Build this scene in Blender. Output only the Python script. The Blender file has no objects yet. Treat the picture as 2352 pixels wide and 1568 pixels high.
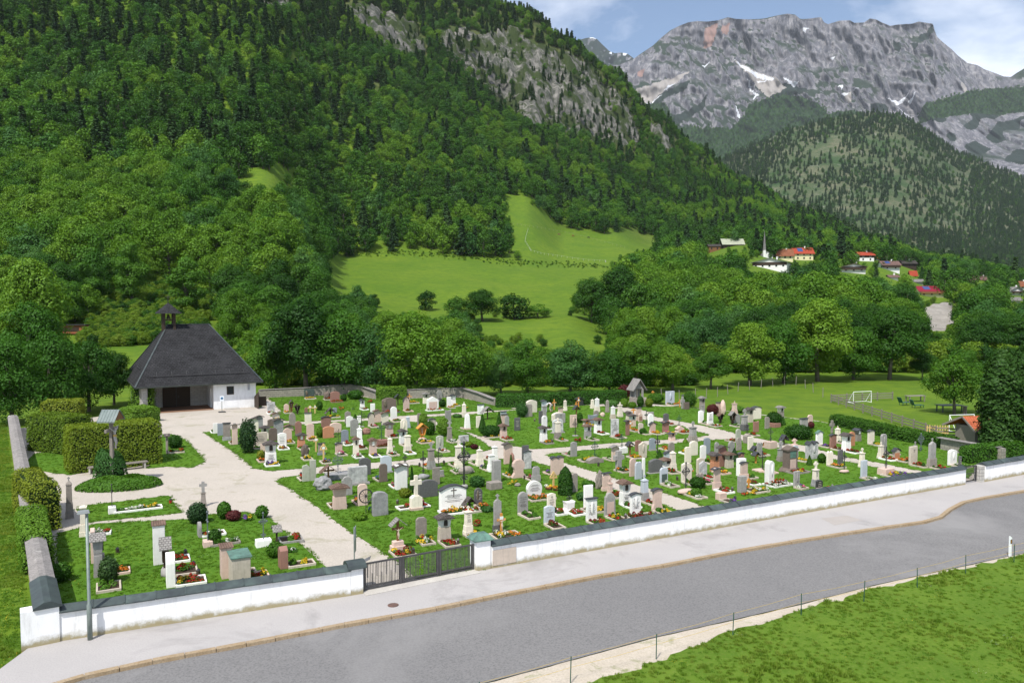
import bpy, bmesh, math, random
import numpy as np
from mathutils import Vector, Matrix, noise
R = math.radians
rnd = random.Random(11)
SC = bpy.context.scene
COL = SC.collection
# ------------------------------------------------------------------ camera, sky, sun, exposure
CAM_H = 12.0
FPX = 1829.0                      # focal length in units of a 2352 wide frame
PITCH = math.atan(94.0 / FPX)
cd = bpy.data.cameras.new('camera')
cam = bpy.data.objects.new('camera', cd); COL.objects.link(cam)
cam.location = (0, 0, CAM_H); cam.rotation_euler = (R(90) - PITCH, 0, 0)
cd.sensor_width = 36.0; cd.lens = 36.0 * FPX / 2352.0
cd.clip_start = 0.5; cd.clip_end = 30000
SC.camera = cam
SUN_TO = Vector((-0.28, -0.62, 1.0)).normalized()
SUN_EL = math.asin(SUN_TO.z); SUN_AZ = math.atan2(SUN_TO.x, SUN_TO.y)
w = bpy.data.worlds.new("World"); SC.world = w; w.use_nodes = True
nt = w.node_tree; nt.nodes.clear()
def nd(tree, kind, **kw):
    n = tree.nodes.new(kind)
    for k, v in kw.items(): setattr(n, k, v)
    return n
wo = nd(nt, 'ShaderNodeOutputWorld'); bg = nd(nt, 'ShaderNodeBackground')
sky = nd(nt, 'ShaderNodeTexSky'); sky.sky_type = 'NISHITA'; sky.sun_disc = False
sky.sun_elevation = SUN_EL; sky.sun_rotation = SUN_AZ; sky.air_density = 1.0; sky.dust_density = 1.0; sky.ozone_density = 3.5
tc = nd(nt, 'ShaderNodeTexCoord'); mp = nd(nt, 'ShaderNodeMapping'); mp.inputs['Scale'].default_value = (1.0, 1.0, 2.0)
mp.inputs['Location'].default_value = (0.33, 0.1, 0.15)
n1 = nd(nt, 'ShaderNodeTexNoise'); n1.inputs['Scale'].default_value = 2.3; n1.inputs['Detail'].default_value = 8; n1.inputs['Roughness'].default_value = .55; n1.inputs['Distortion'].default_value = .25
rp = nd(nt, 'ShaderNodeValToRGB'); rp.color_ramp.elements[0].position = .45; rp.color_ramp.elements[1].position = .66
mx = nd(nt, 'ShaderNodeMixRGB'); mx.inputs[2].default_value = (10.4, 10.6, 11.2, 1)
nt.links.new(tc.outputs['Generated'], mp.inputs[0]); nt.links.new(mp.outputs[0], n1.inputs['Vector'])
nt.links.new(n1.outputs[0], rp.inputs[0]); nt.links.new(rp.outputs[0], mx.inputs[0]); nt.links.new(sky.outputs[0], mx.inputs[1])
nt.links.new(mx.outputs[0], bg.inputs[0]); nt.links.new(bg.outputs[0], wo.inputs[0])
bg.inputs[1].default_value = 0.13
sl = bpy.data.lights.new('sun', 'SUN'); sl.energy = 4.5; sl.angle = R(.53); sl.color = (1, .965, .90)
so = bpy.data.objects.new('sun', sl); COL.objects.link(so); so.rotation_euler = SUN_TO.to_track_quat('Z', 'Y').to_euler()
SC.view_settings.view_transform = 'Standard'; SC.view_settings.look = 'None'; SC.view_settings.exposure = 0.2; SC.view_settings.gamma = 1
SC.render.engine = 'CYCLES'
SC.cycles.max_bounces = 6; SC.cycles.diffuse_bounces = 3; SC.cycles.transmission_bounces = 4; SC.cycles.transparent_max_bounces = 4
SC.cycles.volume_bounces = 0
# ------------------------------------------------------------------ projection helpers (pixels of the photo at 2352 x 1568)
SP, CP = math.sin(PITCH), math.cos(PITCH)
def ray(px, py):
    a, b = px - 1176.0, py - 784.0
    return a, FPX * CP - b * SP, -FPX * SP - b * CP
def gp(px, py, z=0.0):
    a, f, d = ray(px, py)
    t = (z - CAM_H) / d
    return Vector((a * t, f * t, z))
def at(px, py, Y):
    a, f, d = ray(px, py); t = Y / f
    return Vector((a * t, Y, CAM_H + d * t))
def proj(x, y, z):
    z -= CAM_H
    dep = y * CP - z * SP
    return 1176 + FPX * x / dep, 784 - FPX * (y * SP + z * CP) / dep, dep
E1 = Vector((.891, .453, 0)); E2 = Vector((-.453, .891, 0))     # along the road wall / along the long paths
YAW = math.atan2(E1.y, E1.x)
# ------------------------------------------------------------------ objects
def tag(o, label=None, cat=None, group=None, kind=None):
    if label: o['label'] = label
    if cat: o['category'] = cat; o['kind'] = 'thing'
    if group: o['group'] = group
    if kind: o['kind'] = kind
    return o
def empty(name, loc=(0, 0, 0), rz=0, label=None, cat=None, group=None):
    o = bpy.data.objects.new(name, None); COL.objects.link(o); o.empty_display_size = .2
    o.location = loc; o.rotation_euler = (0, 0, rz)
    return tag(o, label, cat, group)
class MB:
    """collects shapes, links them as one mesh object"""
    def __init__(s): s.v = []; s.f = []; s.m = []; s.sm = []; s.cur = 0; s.smooth = False
    def add(s, vs, fs):
        k = len(s.v); s.v.extend([tuple(p) for p in vs])
        for f in fs: s.f.append([k + i for i in f]); s.m.append(s.cur); s.sm.append(s.smooth)
    def box(s, x0, x1, y0, y1, z0, z1, tx=0, ty=0):
        s.add([(x0, y0, z0), (x1, y0, z0), (x1, y1, z0), (x0, y1, z0), (x0 + tx, y0 + ty, z1), (x1 - tx, y0 + ty, z1), (x1 - tx, y1 - ty, z1), (x0 + tx, y1 - ty, z1)],
              [(3, 2, 1, 0), (4, 5, 6, 7), (0, 1, 5, 4), (1, 2, 6, 5), (2, 3, 7, 6), (3, 0, 4, 7)])
        return s
    def prism(s, prof, y0, y1, axis='y', bev=0):
        """prof: list of (x,z) counter clockwise seen from -y; extruded y0..y1"""
        n = len(prof)
        def P(p, y): return (p[0], y, p[1]) if axis == 'y' else (y, p[0], p[1])
        vs = [P(p, y0) for p in prof] + [P(p, y1) for p in prof]
        fs = [tuple(range(n)), tuple(range(2 * n - 1, n - 1, -1))]
        for i in range(n):
            j = (i + 1) % n; fs.append((j, i, n + i, n + j))
        if axis != 'y': fs = [f[::-1] for f in fs]
        s.add(vs, fs); return s
    def tube(s, pts, r, n=6, r1=None, cap=True):
        pts = [Vector(p) for p in pts]; m = len(pts); vs = []; fs = []
        for i, p in enumerate(pts):
            d = (pts[min(i + 1, m - 1)] - pts[max(i - 1, 0)]).normalized()
            a = d.orthogonal().normalized() if abs(d.z) < .999 else Vector((1, 0, 0))
            if abs(d.z) < .99: a = d.cross(Vector((0, 0, 1))).normalized()
            b = d.cross(a).normalized()
            rr = r if r1 is None else r + (r1 - r) * i / max(1, m - 1)
            if isinstance(r, (list, tuple)): rr = r[i]
            for k in range(n):
                t = 2 * math.pi * k / n
                vs.append(p + a * (rr * math.cos(t)) + b * (rr * math.sin(t)))
        for i in range(m - 1):
            for k in range(n):
                k2 = (k + 1) % n; fs.append((i * n + k, i * n + k2, (i + 1) * n + k2, (i + 1) * n + k))
        if cap: fs += [tuple(range(n))[::-1], tuple((m - 1) * n + k for k in range(n))]
        s.add(vs, fs); return s
    def bar(s, a, b, w, h=None):
        """rectangular bar from a to b"""
        a = Vector(a); b = Vector(b); h = h or w; d = (b - a).normalized()
        u = d.cross(Vector((0, 0, 1)));  u = Vector((1, 0, 0)) if u.length < 1e-4 else u.normalized()
        v = u.cross(d).normalized(); vs = []
        for p in (a, b):
            for (i, j) in ((-1, -1), (1, -1), (1, 1), (-1, 1)): vs.append(p + u * (i * w / 2) + v * (j * h / 2))
        s.add(vs, [(3, 2, 1, 0), (4, 5, 6, 7), (0, 1, 5, 4), (1, 2, 6, 5), (2, 3, 7, 6), (3, 0, 4, 7)]); return s
    def lathe(s, prof, n=10, c=(0, 0, 0)):
        vs = []; fs = []; m = len(prof)
        for (r, z) in prof:
            for k in range(n):
                t = 2 * math.pi * k / n; vs.append((c[0] + r * math.cos(t), c[1] + r * math.sin(t), c[2] + z))
        for i in range(m - 1):
            for k in range(n):
                k2 = (k + 1) % n; fs.append((i * n + k, i * n + k2, (i + 1) * n + k2, (i + 1) * n + k))
        fs += [tuple(range(n))[::-1], tuple((m - 1) * n + k for k in range(n))]
        s.add(vs, fs); return s
    def blob(s, c, r, seed=0, amp=.18, sub=2, fr=1.3):
        bm = bmesh.new(); bmesh.ops.create_icosphere(bm, subdivisions=sub, radius=1)
        vs = []
        for v in bm.verts:
            k = 1 + amp * noise.fractal(v.co * fr + Vector((seed * 7.3, seed * 1.7, 3)), 1, 2, 3)
            vs.append((c[0] + v.co.x * r[0] * k, c[1] + v.co.y * r[1] * k, c[2] + v.co.z * r[2] * k))
        fs = [tuple(v.index for v in f.verts) for f in bm.faces]; bm.free()
        s.add(vs, fs); return s
    def quadsheet(s, pts): s.add(pts, [tuple(range(len(pts)))]); return s
    def mesh(s, name, mats, bevel=0):
        me = bpy.data.meshes.new(name); me.from_pydata(s.v, [], s.f)
        for m in (mats if isinstance(mats, (list, tuple)) else [mats]): me.materials.append(m)
        me.polygons.foreach_set('material_index', s.m); me.polygons.foreach_set('use_smooth', s.sm)
        facet_uv(me); me.update(); return me
    def build(s, name, mats, parent=None, loc=None, rz=0, bevel=0):
        o = bpy.data.objects.new(name, s.mesh(name, mats)); COL.objects.link(o)
        if parent: o.parent = parent
        if loc is not None: o.location = loc
        o.rotation_euler = (0, 0, rz)
        if bevel:
            b = o.modifiers.new('b', 'BEVEL'); b.width = bevel; b.segments = 1; b.limit_method = 'ANGLE'; b.angle_limit = R(40)
        return o
def facet_uv(me):
    """every facet is unfolded in metres: u along its level line, v up its slope"""
    n = len(me.loops)
    if n == 0: return
    uv = me.uv_layers.new(name='uv')
    co = np.empty(len(me.vertices) * 3); me.vertices.foreach_get('co', co); co = co.reshape(-1, 3)
    li = np.empty(n, int); me.loops.foreach_get('vertex_index', li)
    npoly = len(me.polygons); nr = np.empty(npoly * 3); me.polygons.foreach_get('normal', nr); nr = nr.reshape(-1, 3)
    lt = np.empty(npoly, int); me.polygons.foreach_get('loop_total', lt)
    pn = np.repeat(nr, lt, axis=0)
    t = np.stack([-pn[:, 1], pn[:, 0], np.zeros(len(pn))], 1); L = np.linalg.norm(t, axis=1)
    flat = L < .05; t[flat] = (1, 0, 0); t /= np.maximum(np.linalg.norm(t, axis=1), 1e-6)[:, None]
    b = np.cross(pn, t); b[flat] = (0, 1, 0)
    P = co[li]
    out = np.stack([(P * t).sum(1), (P * b).sum(1)], 1).astype(np.float32).ravel()
    uv.data.foreach_set('uv', out)
# ------------------------------------------------------------------ materials
MATS = {}
def principled(name, rough=.85, spec=.3):
    m = bpy.data.materials.new(name); m.use_nodes = True; t = m.node_tree
    p = t.nodes['Principled BSDF']; p.inputs['Roughness'].default_value = rough; p.inputs['Specular IOR Level'].default_value = spec
    return m, t, p
def c4(c): return (c[0], c[1], c[2], 1)
def mixc(t, fac, a, b, blend='MIX'):
    n = nd(t, 'ShaderNodeMixRGB'); n.blend_type = blend
    for s, v in ((0, fac), (1, a), (2, b)):
        if isinstance(v, (int, float)): n.inputs[s].default_value = v
        elif isinstance(v, tuple): n.inputs[s].default_value = c4(v)
        else: t.links.new(v, n.inputs[s])
    return n.outputs[0]
def nz(t, vec, scale, detail=4, rough=.6, dist=0):
    n = nd(t, 'ShaderNodeTexNoise'); n.inputs['Scale'].default_value = scale; n.inputs['Detail'].default_value = detail
    n.inputs['Roughness'].default_value = rough; n.inputs['Distortion'].default_value = dist
    if vec is not None: t.links.new(vec, n.inputs['Vector'])
    return n.outputs[0]
def ramp(t, val, a, b, ca=(0, 0, 0), cb=(1, 1, 1)):
    n = nd(t, 'ShaderNodeValToRGB'); e = n.color_ramp.elements
    e[0].position = a; e[1].position = b; e[0].color = c4(ca); e[1].color = c4(cb)
    t.links.new(val, n.inputs[0]); return n.outputs[0]
def coord(t, which='Object', scale=None):
    n = nd(t, 'ShaderNodeTexCoord'); o = n.outputs[which]
    if scale:
        m = nd(t, 'ShaderNodeMapping'); m.inputs['Scale'].default_value = scale; t.links.new(o, m.inputs[0]); o = m.outputs[0]
    return o
def bump(t, p, val, strength=.3, dist=.02):
    b = nd(t, 'ShaderNodeBump'); b.inputs['Strength'].default_value = strength; b.inputs['Distance'].default_value = dist
    t.links.new(val, b.inputs['Height']); t.links.new(b.outputs[0], p.inputs['Normal'])
def stone(name, c1, c2, scale=6, rough=.8, bmp=.25, streak=.35, spec=.3, dirt=(.12, .115, .10)):
    """cut stone: two tone mottling, weather streaks running down, grime"""
    if name in MATS: return MATS[name]
    m, t, p = principled(name, rough, spec); v = coord(t)
    a = mixc(t, ramp(t, nz(t, v, scale, 6, .65), .35, .68), c1, c2)
    st = nz(t, coord(t, 'Object', (9, 9, .8)), 1.6, 5, .7)
    oi = nd(t, 'ShaderNodeObjectInfo')
    a = mixc(t, ramp(t, st, .52, .80, (0, 0, 0), (streak, streak, streak)), a, dirt)
    hs = nd(t, 'ShaderNodeHueSaturation'); t.links.new(a, hs.inputs['Color'])
    mr = nd(t, 'ShaderNodeMapRange'); mr.inputs[3].default_value = .88; mr.inputs[4].default_value = 1.1; t.links.new(oi.outputs['Random'], mr.inputs[0]); t.links.new(mr.outputs[0], hs.inputs['Value'])
    t.links.new(hs.outputs[0], p.inputs['Base Color'])
    bump(t, p, nz(t, v, scale * 6, 5, .7), bmp, .02); MATS[name] = m; return m
def plain(name, c1, c2=None, scale=8, rough=.7, bmp=.15, spec=.3, metal=0):
    if name in MATS: return MATS[name]
    m, t, p = principled(name, rough, spec); v = coord(t)
    a = mixc(t, ramp(t, nz(t, v, scale, 5), .35, .65), c1, c2 or tuple(x * .8 for x in c1))
    t.links.new(a, p.inputs['Base Color']); p.inputs['Metallic'].default_value = metal
    if bmp: bump(t, p, nz(t, v, scale * 5, 4), bmp, .01)
    MATS[name] = m; return m
def wood(name, c1, c2, rough=.75):
    if name in MATS: return MATS[name]
    m, t, p = principled(name, rough, .25); v = coord(t, 'UV', (22, 2.0, 1))
    a = mixc(t, ramp(t, nz(t, v, 1.5, 6, .7, .6), .3, .7), c1, c2)
    t.links.new(a, p.inputs['Base Color']); bump(t, p, nz(t, v, 2, 5), .3, .01); MATS[name] = m; return m
def shingle(name, c1, c2, lich, w=.22, h=.16, mort=.012, lscale=2.2):
    """overlapping roof shingles from the unfolded facets"""
    if name in MATS: return MATS[name]
    m, t, p = principled(name, .9, .12); v = coord(t, 'UV')
    b = nd(t, 'ShaderNodeTexBrick'); b.inputs['Scale'].default_value = 1; b.inputs['Brick Width'].default_value = w; b.inputs['Row Height'].default_value = h
    b.inputs['Mortar Size'].default_value = mort; b.inputs['Mortar Smooth'].default_value = .2; b.inputs['Bias'].default_value = 0
    b.inputs['Color1'].default_value = c4(c1); b.inputs['Color2'].default_value = c4(c2); b.inputs['Mortar'].default_value = c4(tuple(x * .35 for x in c1))
    t.links.new(v, b.inputs['Vector'])
    l = ramp(t, nz(t, v, lscale * 4, 6, .75), .60, .68); l2 = ramp(t, nz(t, v, lscale * .35, 3), .4, .75, (.15, .15, .15), (.8, .8, .8))
    mu = mixc(t, 1.0, l, l2, 'MULTIPLY')
    a = mixc(t, mu, b.outputs['Color'], lich)
    a = mixc(t, ramp(t, nz(t, v, .5, 4), .35, .7, (0, 0, 0), (.35, .35, .35)), a, tuple(min(1, x * 1.8) for x in c2))
    t.links.new(a, p.inputs['Base Color'])
    bw = nd(t, 'ShaderNodeMath', operation='SUBTRACT'); bw.inputs[0].default_value = 1; t.links.new(b.outputs['Fac'], bw.inputs[1])
    bump(t, p, bw.outputs[0], .6, .02); MATS[name] = m; return m
def leafmat(name, cols, trans=.26, rnd_obj=.72, rough=.55):
    """leaves: colour differs from leaf to leaf and from plant to plant, light comes through"""
    if name in MATS: return MATS[name]
    m = bpy.data.materials.new(name); m.use_nodes = True; t = m.node_tree; t.nodes.clear()
    o = nd(t, 'ShaderNodeOutputMaterial'); g = nd(t, 'ShaderNodeNewGeometry'); oi = nd(t, 'ShaderNodeObjectInfo')
    r = nd(t, 'ShaderNodeValToRGB'); e = r.color_ramp.elements
    e[0].color = c4(cols[0]); e[1].color = c4(cols[-1])
    for i, c in enumerate(cols[1:-1]):
        k = e.new((i + 1) / (len(cols) - 1)); k.color = c4(c)
    ad = nd(t, 'ShaderNodeMath', operation='MULTIPLY_ADD'); ad.inputs[1].default_value = 1 - rnd_obj
    ml = nd(t, 'ShaderNodeMath', operation='MULTIPLY'); ml.inputs[1].default_value = rnd_obj
    t.links.new(oi.outputs['Random'], ml.inputs[0]); t.links.new(g.outputs['Random Per Island'], ad.inputs[0]); t.links.new(ml.outputs[0], ad.inputs[2])
    t.links.new(ad.outputs[0], r.inputs[0])
    d = nd(t, 'ShaderNodeBsdfDiffuse'); tr = nd(t, 'ShaderNodeBsdfTranslucent'); x = nd(t, 'ShaderNodeMixShader'); x.inputs[0].default_value = trans
    gl = nd(t, 'ShaderNodeBsdfGlossy'); gl.inputs['Roughness'].default_value = rough; gl.inputs[0].default_value = (.9, 1, .9, 1)
    x2 = nd(t, 'ShaderNodeMixShader'); x2.inputs[0].default_value = .012
    t.links.new(r.outputs[0], d.inputs[0]); t.links.new(mixc(t, 1.0, r.outputs[0], (1.3, 1.25, .5), 'MULTIPLY'), tr.inputs[0])
    t.links.new(d.outputs[0], x.inputs[1]); t.links.new(tr.outputs[0], x.inputs[2])
    t.links.new(x.outputs[0], x2.inputs[1]); t.links.new(gl.outputs[0], x2.inputs[2]); t.links.new(x2.outputs[0], o.inputs[0])
    MATS[name] = m; return m
def quads_mesh(name, cen, nor, size, mats, mi=None, asp=1.0, seed=1, bend=True):
    """numpy: one small leaf (a quad, pointed) at each centre, facing nor"""
    g = np.random.RandomState(seed); n = len(cen)
    nor = nor / np.maximum(np.linalg.norm(nor, axis=1), 1e-6)[:, None]
    a = np.cross(nor, g.normal(size=(n, 3))); a /= np.maximum(np.linalg.norm(a, axis=1), 1e-6)[:, None]
    b = np.cross(nor, a); s = np.asarray(size).reshape(-1, 1) * np.ones((n, 1))
    sa = s * .5; sb = s * .5 * asp
    v = np.stack([cen - a * sa, cen - b * sb + nor * s * .12, cen + a * sa, cen + b * sb + nor * s * .12], 1).reshape(-1, 3)
    me = bpy.data.meshes.new(name); me.vertices.add(4 * n); me.vertices.foreach_set('co', v.ravel())
    me.loops.add(4 * n); me.loops.foreach_set('vertex_index', np.arange(4 * n))
    me.polygons.add(n); me.polygons.foreach_set('loop_start', np.arange(0, 4 * n, 4)); me.polygons.foreach_set('loop_total', np.full(n, 4))
    for m in (mats if isinstance(mats, (list, tuple)) else [mats]): me.materials.append(m)
    if mi is not None: me.polygons.foreach_set('material_index', np.asarray(mi, dtype=np.int32))
    me.update(); me.validate(); return me
def link(name, me, parent=None, loc=None, rz=0, sc=None):
    o = bpy.data.objects.new(name, me); COL.objects.link(o)
    if parent: o.parent = parent
    if loc is not None: o.location = loc
    o.rotation_euler = (0, 0, rz)
    if sc: o.scale = (sc, sc, sc) if isinstance(sc, (int, float)) else sc
    return o
def inpoly(x, y, poly):
    c = False; n = len(poly); j = n - 1
    for i in range(n):
        xi, yi = poly[i]; xj, yj = poly[j]
        if (yi > y) != (yj > y) and x < (xj - xi) * (y - yi) / (yj - yi) + xi: c = not c
        j = i
    return c
def scatter(name, pts, rots, scl, idx, protos):
    """one object: a cloud of points, a plant of protos[idx] on each"""
    me = bpy.data.meshes.new(name); me.vertices.add(len(pts)); me.vertices.foreach_set('co', np.asarray(pts, dtype=np.float32).ravel())
    for nme, ty, d in (('rz', 'FLOAT', rots), ('scl', 'FLOAT', scl), ('idx', 'INT', idx)):
        a = me.attributes.new(nme, ty, 'POINT'); a.data.foreach_set('value', d)
    o = bpy.data.objects.new(name, me); COL.objects.link(o)
    c = bpy.data.collections.new(name + '_kinds')
    for i, p in enumerate(protos):
        q = bpy.data.objects.new('%02d_plant' % i, p); c.objects.link(q)
    g = bpy.data.node_groups.new(name, 'GeometryNodeTree')
    g.interface.new_socket('Geometry', in_out='INPUT', socket_type='NodeSocketGeometry'); g.interface.new_socket('Geometry', in_out='OUTPUT', socket_type='NodeSocketGeometry')
    gi = nd(g, 'NodeGroupInput'); go = nd(g, 'NodeGroupOutput'); ip = nd(g, 'GeometryNodeInstanceOnPoints'); ci = nd(g, 'GeometryNodeCollectionInfo')
    ci.inputs['Collection'].default_value = c; ci.inputs['Separate Children'].default_value = True; ci.inputs['Reset Children'].default_value = True
    ip.inputs['Pick Instance'].default_value = True
    def na(nme, ty):
        n = nd(g, 'GeometryNodeInputNamedAttribute'); n.data_type = ty; n.inputs['Name'].default_value = nme; return n.outputs['Attribute']
    cx = nd(g, 'ShaderNodeCombineXYZ'); g.links.new(na('rz', 'FLOAT'), cx.inputs[2])
    g.links.new(gi.outputs[0], ip.inputs['Points']); g.links.new(ci.outputs[0], ip.inputs['Instance']); g.links.new(na('idx', 'INT'), ip.inputs['Instance Index'])
    g.links.new(cx.outputs[0], ip.inputs['Rotation']); g.links.new(na('scl', 'FLOAT'), ip.inputs['Scale']); g.links.new(ip.outputs[0], go.inputs[0])
    md = o.modifiers.new('plants', 'NODES'); md.node_group = g
    return o
# ------------------------------------------------------------------ terrain: (depth, picture height) profiles of the valley side
PROF = {
 -320: [(108, None), (140, 800), (200, 640), (300, 420), (420, 240), (560, 60), (700, -120), (850, -250)],
 0: [(108, None), (140, 800), (200, 655), (260, 525), (330, 400), (450, 215), (560, 60), (650, -60), (800, -200)],
 300: [(112, None), (145, 790), (190, 675), (250, 545), (300, 455), (330, 425), (420, 270), (520, 120), (640, -40), (800, -170)],
 600: [(118, None), (155, 790), (200, 690), (250, 565), (320, 425), (360, 385), (480, 240), (620, 80), (720, -20), (850, -130)],
 800: [(128, None), (190, 770), (265, 700), (420, 590), (432, 566), (520, 430), (650, 260), (800, 110), (950, -20), (1100, -150)],
 1000: [(130, None), (190, 800), (240, 735), (265, 715), (280, 700), (430, 588), (445, 572), (560, 420), (700, 285), (850, 175), (950, 90), (1050, 0), (1150, -60), (1300, -70)],
 1200: [(138, None), (190, 800), (240, 738), (270, 713), (290, 700), (430, 602), (450, 582), (520, 505), (600, 452), (750, 360), (900, 275), (990, 140), (1060, 30), (1250, 60)],
 1300: [(138, None), (190, 795), (240, 735), (270, 713), (290, 702), (450, 602), (600, 540), (625, 520), (800, 400), (920, 300), (980, 200), (1060, 95), (1250, 140)],
 1400: [(138, None), (190, 800), (240, 760), (300, 700), (450, 605), (600, 548), (700, 490), (850, 400), (950, 330), (1000, 250), (1080, 165), (1250, 230)],
 1500: [(138, None), (190, 790), (250, 730), (340, 660), (480, 605), (640, 565), (760, 490), (950, 380), (1030, 310), (1090, 265), (1250, 340)],
 1600: [(135, None), (200, 760), (300, 680), (400, 625), (480, 595), (640, 575), (800, 500), (1000, 410), (1100, 345), (1300, 420)],
 1700: [(132, None), (200, 765), (300, 685), (400, 622), (480, 575), (560, 560), (750, 510), (950, 460), (1100, 425), (1300, 490)],
 1850: [(130, None), (200, 770), (300, 695), (400, 636), (480, 606), (600, 582), (800, 535), (1000, 508), (1150, 495), (1350, 560)],
 2000: [(130, None), (200, 775), (300, 705), (390, 652), (470, 606), (600, 592), (900, 572), (1150, 556), (1350, 600)],
 2150: [(130, None), (200, 790), (300, 742), (335, 695), (390, 683), (470, 648), (700, 620), (1000, 606), (1200, 604), (1350, 640)],
 2400: [(130, None), (200, 790), (300, 742), (400, 702), (500, 672), (800, 655), (1200, 650), (1350, 670)],
 2750: [(130, None), (200, 790), (300, 742), (400, 702), (500, 672), (800, 655), (1200, 650), (1350, 670)],
}
YG = np.arange(0, 1360, 4.0)
KEYS = sorted(PROF)
ZT = []
for k in KEYS:
    ys, zs = [0.0], [-.16]
    for (Y, py) in PROF[k]:
        ys.append(Y); zs.append(-.16 if py is None else at(1176, py, Y).z)
    z = np.interp(YG, ys, zs)
    kk = np.array([1, 2, 3, 2, 1.]) / 9
    zz = np.convolve(np.pad(z, 2, mode='edge'), kk, 'valid'); zz[YG < PROF[k][0][0] - 8] = -.16
    ZT.append(zz)
ZT = np.array(ZT); KX = np.array(KEYS, float)
def H(x, y):
    if y < 6: return -.16
    p = min(max(1176 + FPX * x / y, KX[0]), KX[-1] - .01)
    i = int(np.searchsorted(KX, p, 'right') - 1); u = (p - KX[i]) / (KX[i + 1] - KX[i]); u = u * u * (3 - 2 * u)
    j = min(y / 4.0, len(YG) - 1.01); a = int(j); b = j - a
    za = ZT[i, a] * (1 - b) + ZT[i, a + 1] * b; zb = ZT[i + 1, a] * (1 - b) + ZT[i + 1, a + 1] * b
    z = za * (1 - u) + zb * u
    if y > 125: z += min(1, (y - 125) / 60) * (1.3 * noise.noise(Vector((x * .03, y * .03, 2))) + (2.2 * noise.noise(Vector((x * .011, y * .011, 7))) if y > 300 else 0))
    return z
def hit(px, py, y0=105, y1=1300):
    """where the line of sight through a point of the photo meets the slope"""
    y = y0; a, f, d = ray(px, py); last = None
    while y < y1:
        p = at(px, py, y)
        if p.z <= H(p.x, y): 
            lo, hi = y - 3, y
            for _ in range(12):
                m = (lo + hi) / 2; q = at(px, py, m)
                if q.z <= H(q.x, m): hi = m
                else: lo = m
            q = at(px, py, hi); return Vector((q.x, hi, H(q.x, hi)))
        y += 3
    return None
ROCK = [[(1000, 85), (1060, 62), (1110, 90), (1180, 70), (1215, 95), (1260, 112), (1310, 122), (1350, 145), (1400, 190), (1440, 245), (1472, 320), (1442, 348), (1380, 332), (1300, 300), (1230, 300), (1170, 262), (1100, 192), (1040, 140)],
        [(775, 8), (850, 15), (900, 38), (960, 72), (978, 120), (945, 148), (900, 122), (850, 82), (800, 42)], [(440, 0), (475, 0), (470, 30), (450, 30)], [(590, 0), (660, 0), (680, 30), (650, 40), (600, 20)],
        [(1490, 270), (1520, 300), (1545, 350), (1520, 345), (1495, 310)], [(2120, 705), (2180, 690), (2195, 740), (2150, 775), (2125, 745)]]
MEADOW = [[(755, 600), (870, 578), (1000, 585), (1190, 600), (1200, 560), (1175, 500), (1160, 450), (1210, 455), (1228, 485), (1300, 527), (1390, 540), (1440, 530), (1515, 552), (1420, 580), (1400, 600), (1408, 635), (1335, 650), (1305, 700), (1255, 708), (1060, 690), (1000, 712), (905, 700), (875, 690), (845, 650), (762, 655)],
          [(1090, 750), (1180, 735), (1290, 714), (1400, 775), (1385, 785), (1250, 785), (1150, 775)], [(530, 393), (630, 390), (672, 401), (650, 410), (560, 412)]]
MEADOW.append(ROCK[5])
SCRUB = [[(175, 800), (240, 690), (380, 640), (450, 660), (490, 700), (470, 770), (380, 790)]]
HOUSE_RECT = []
def inany(x, y, P): return any(inpoly(x, y, q) for q in P)
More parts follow.
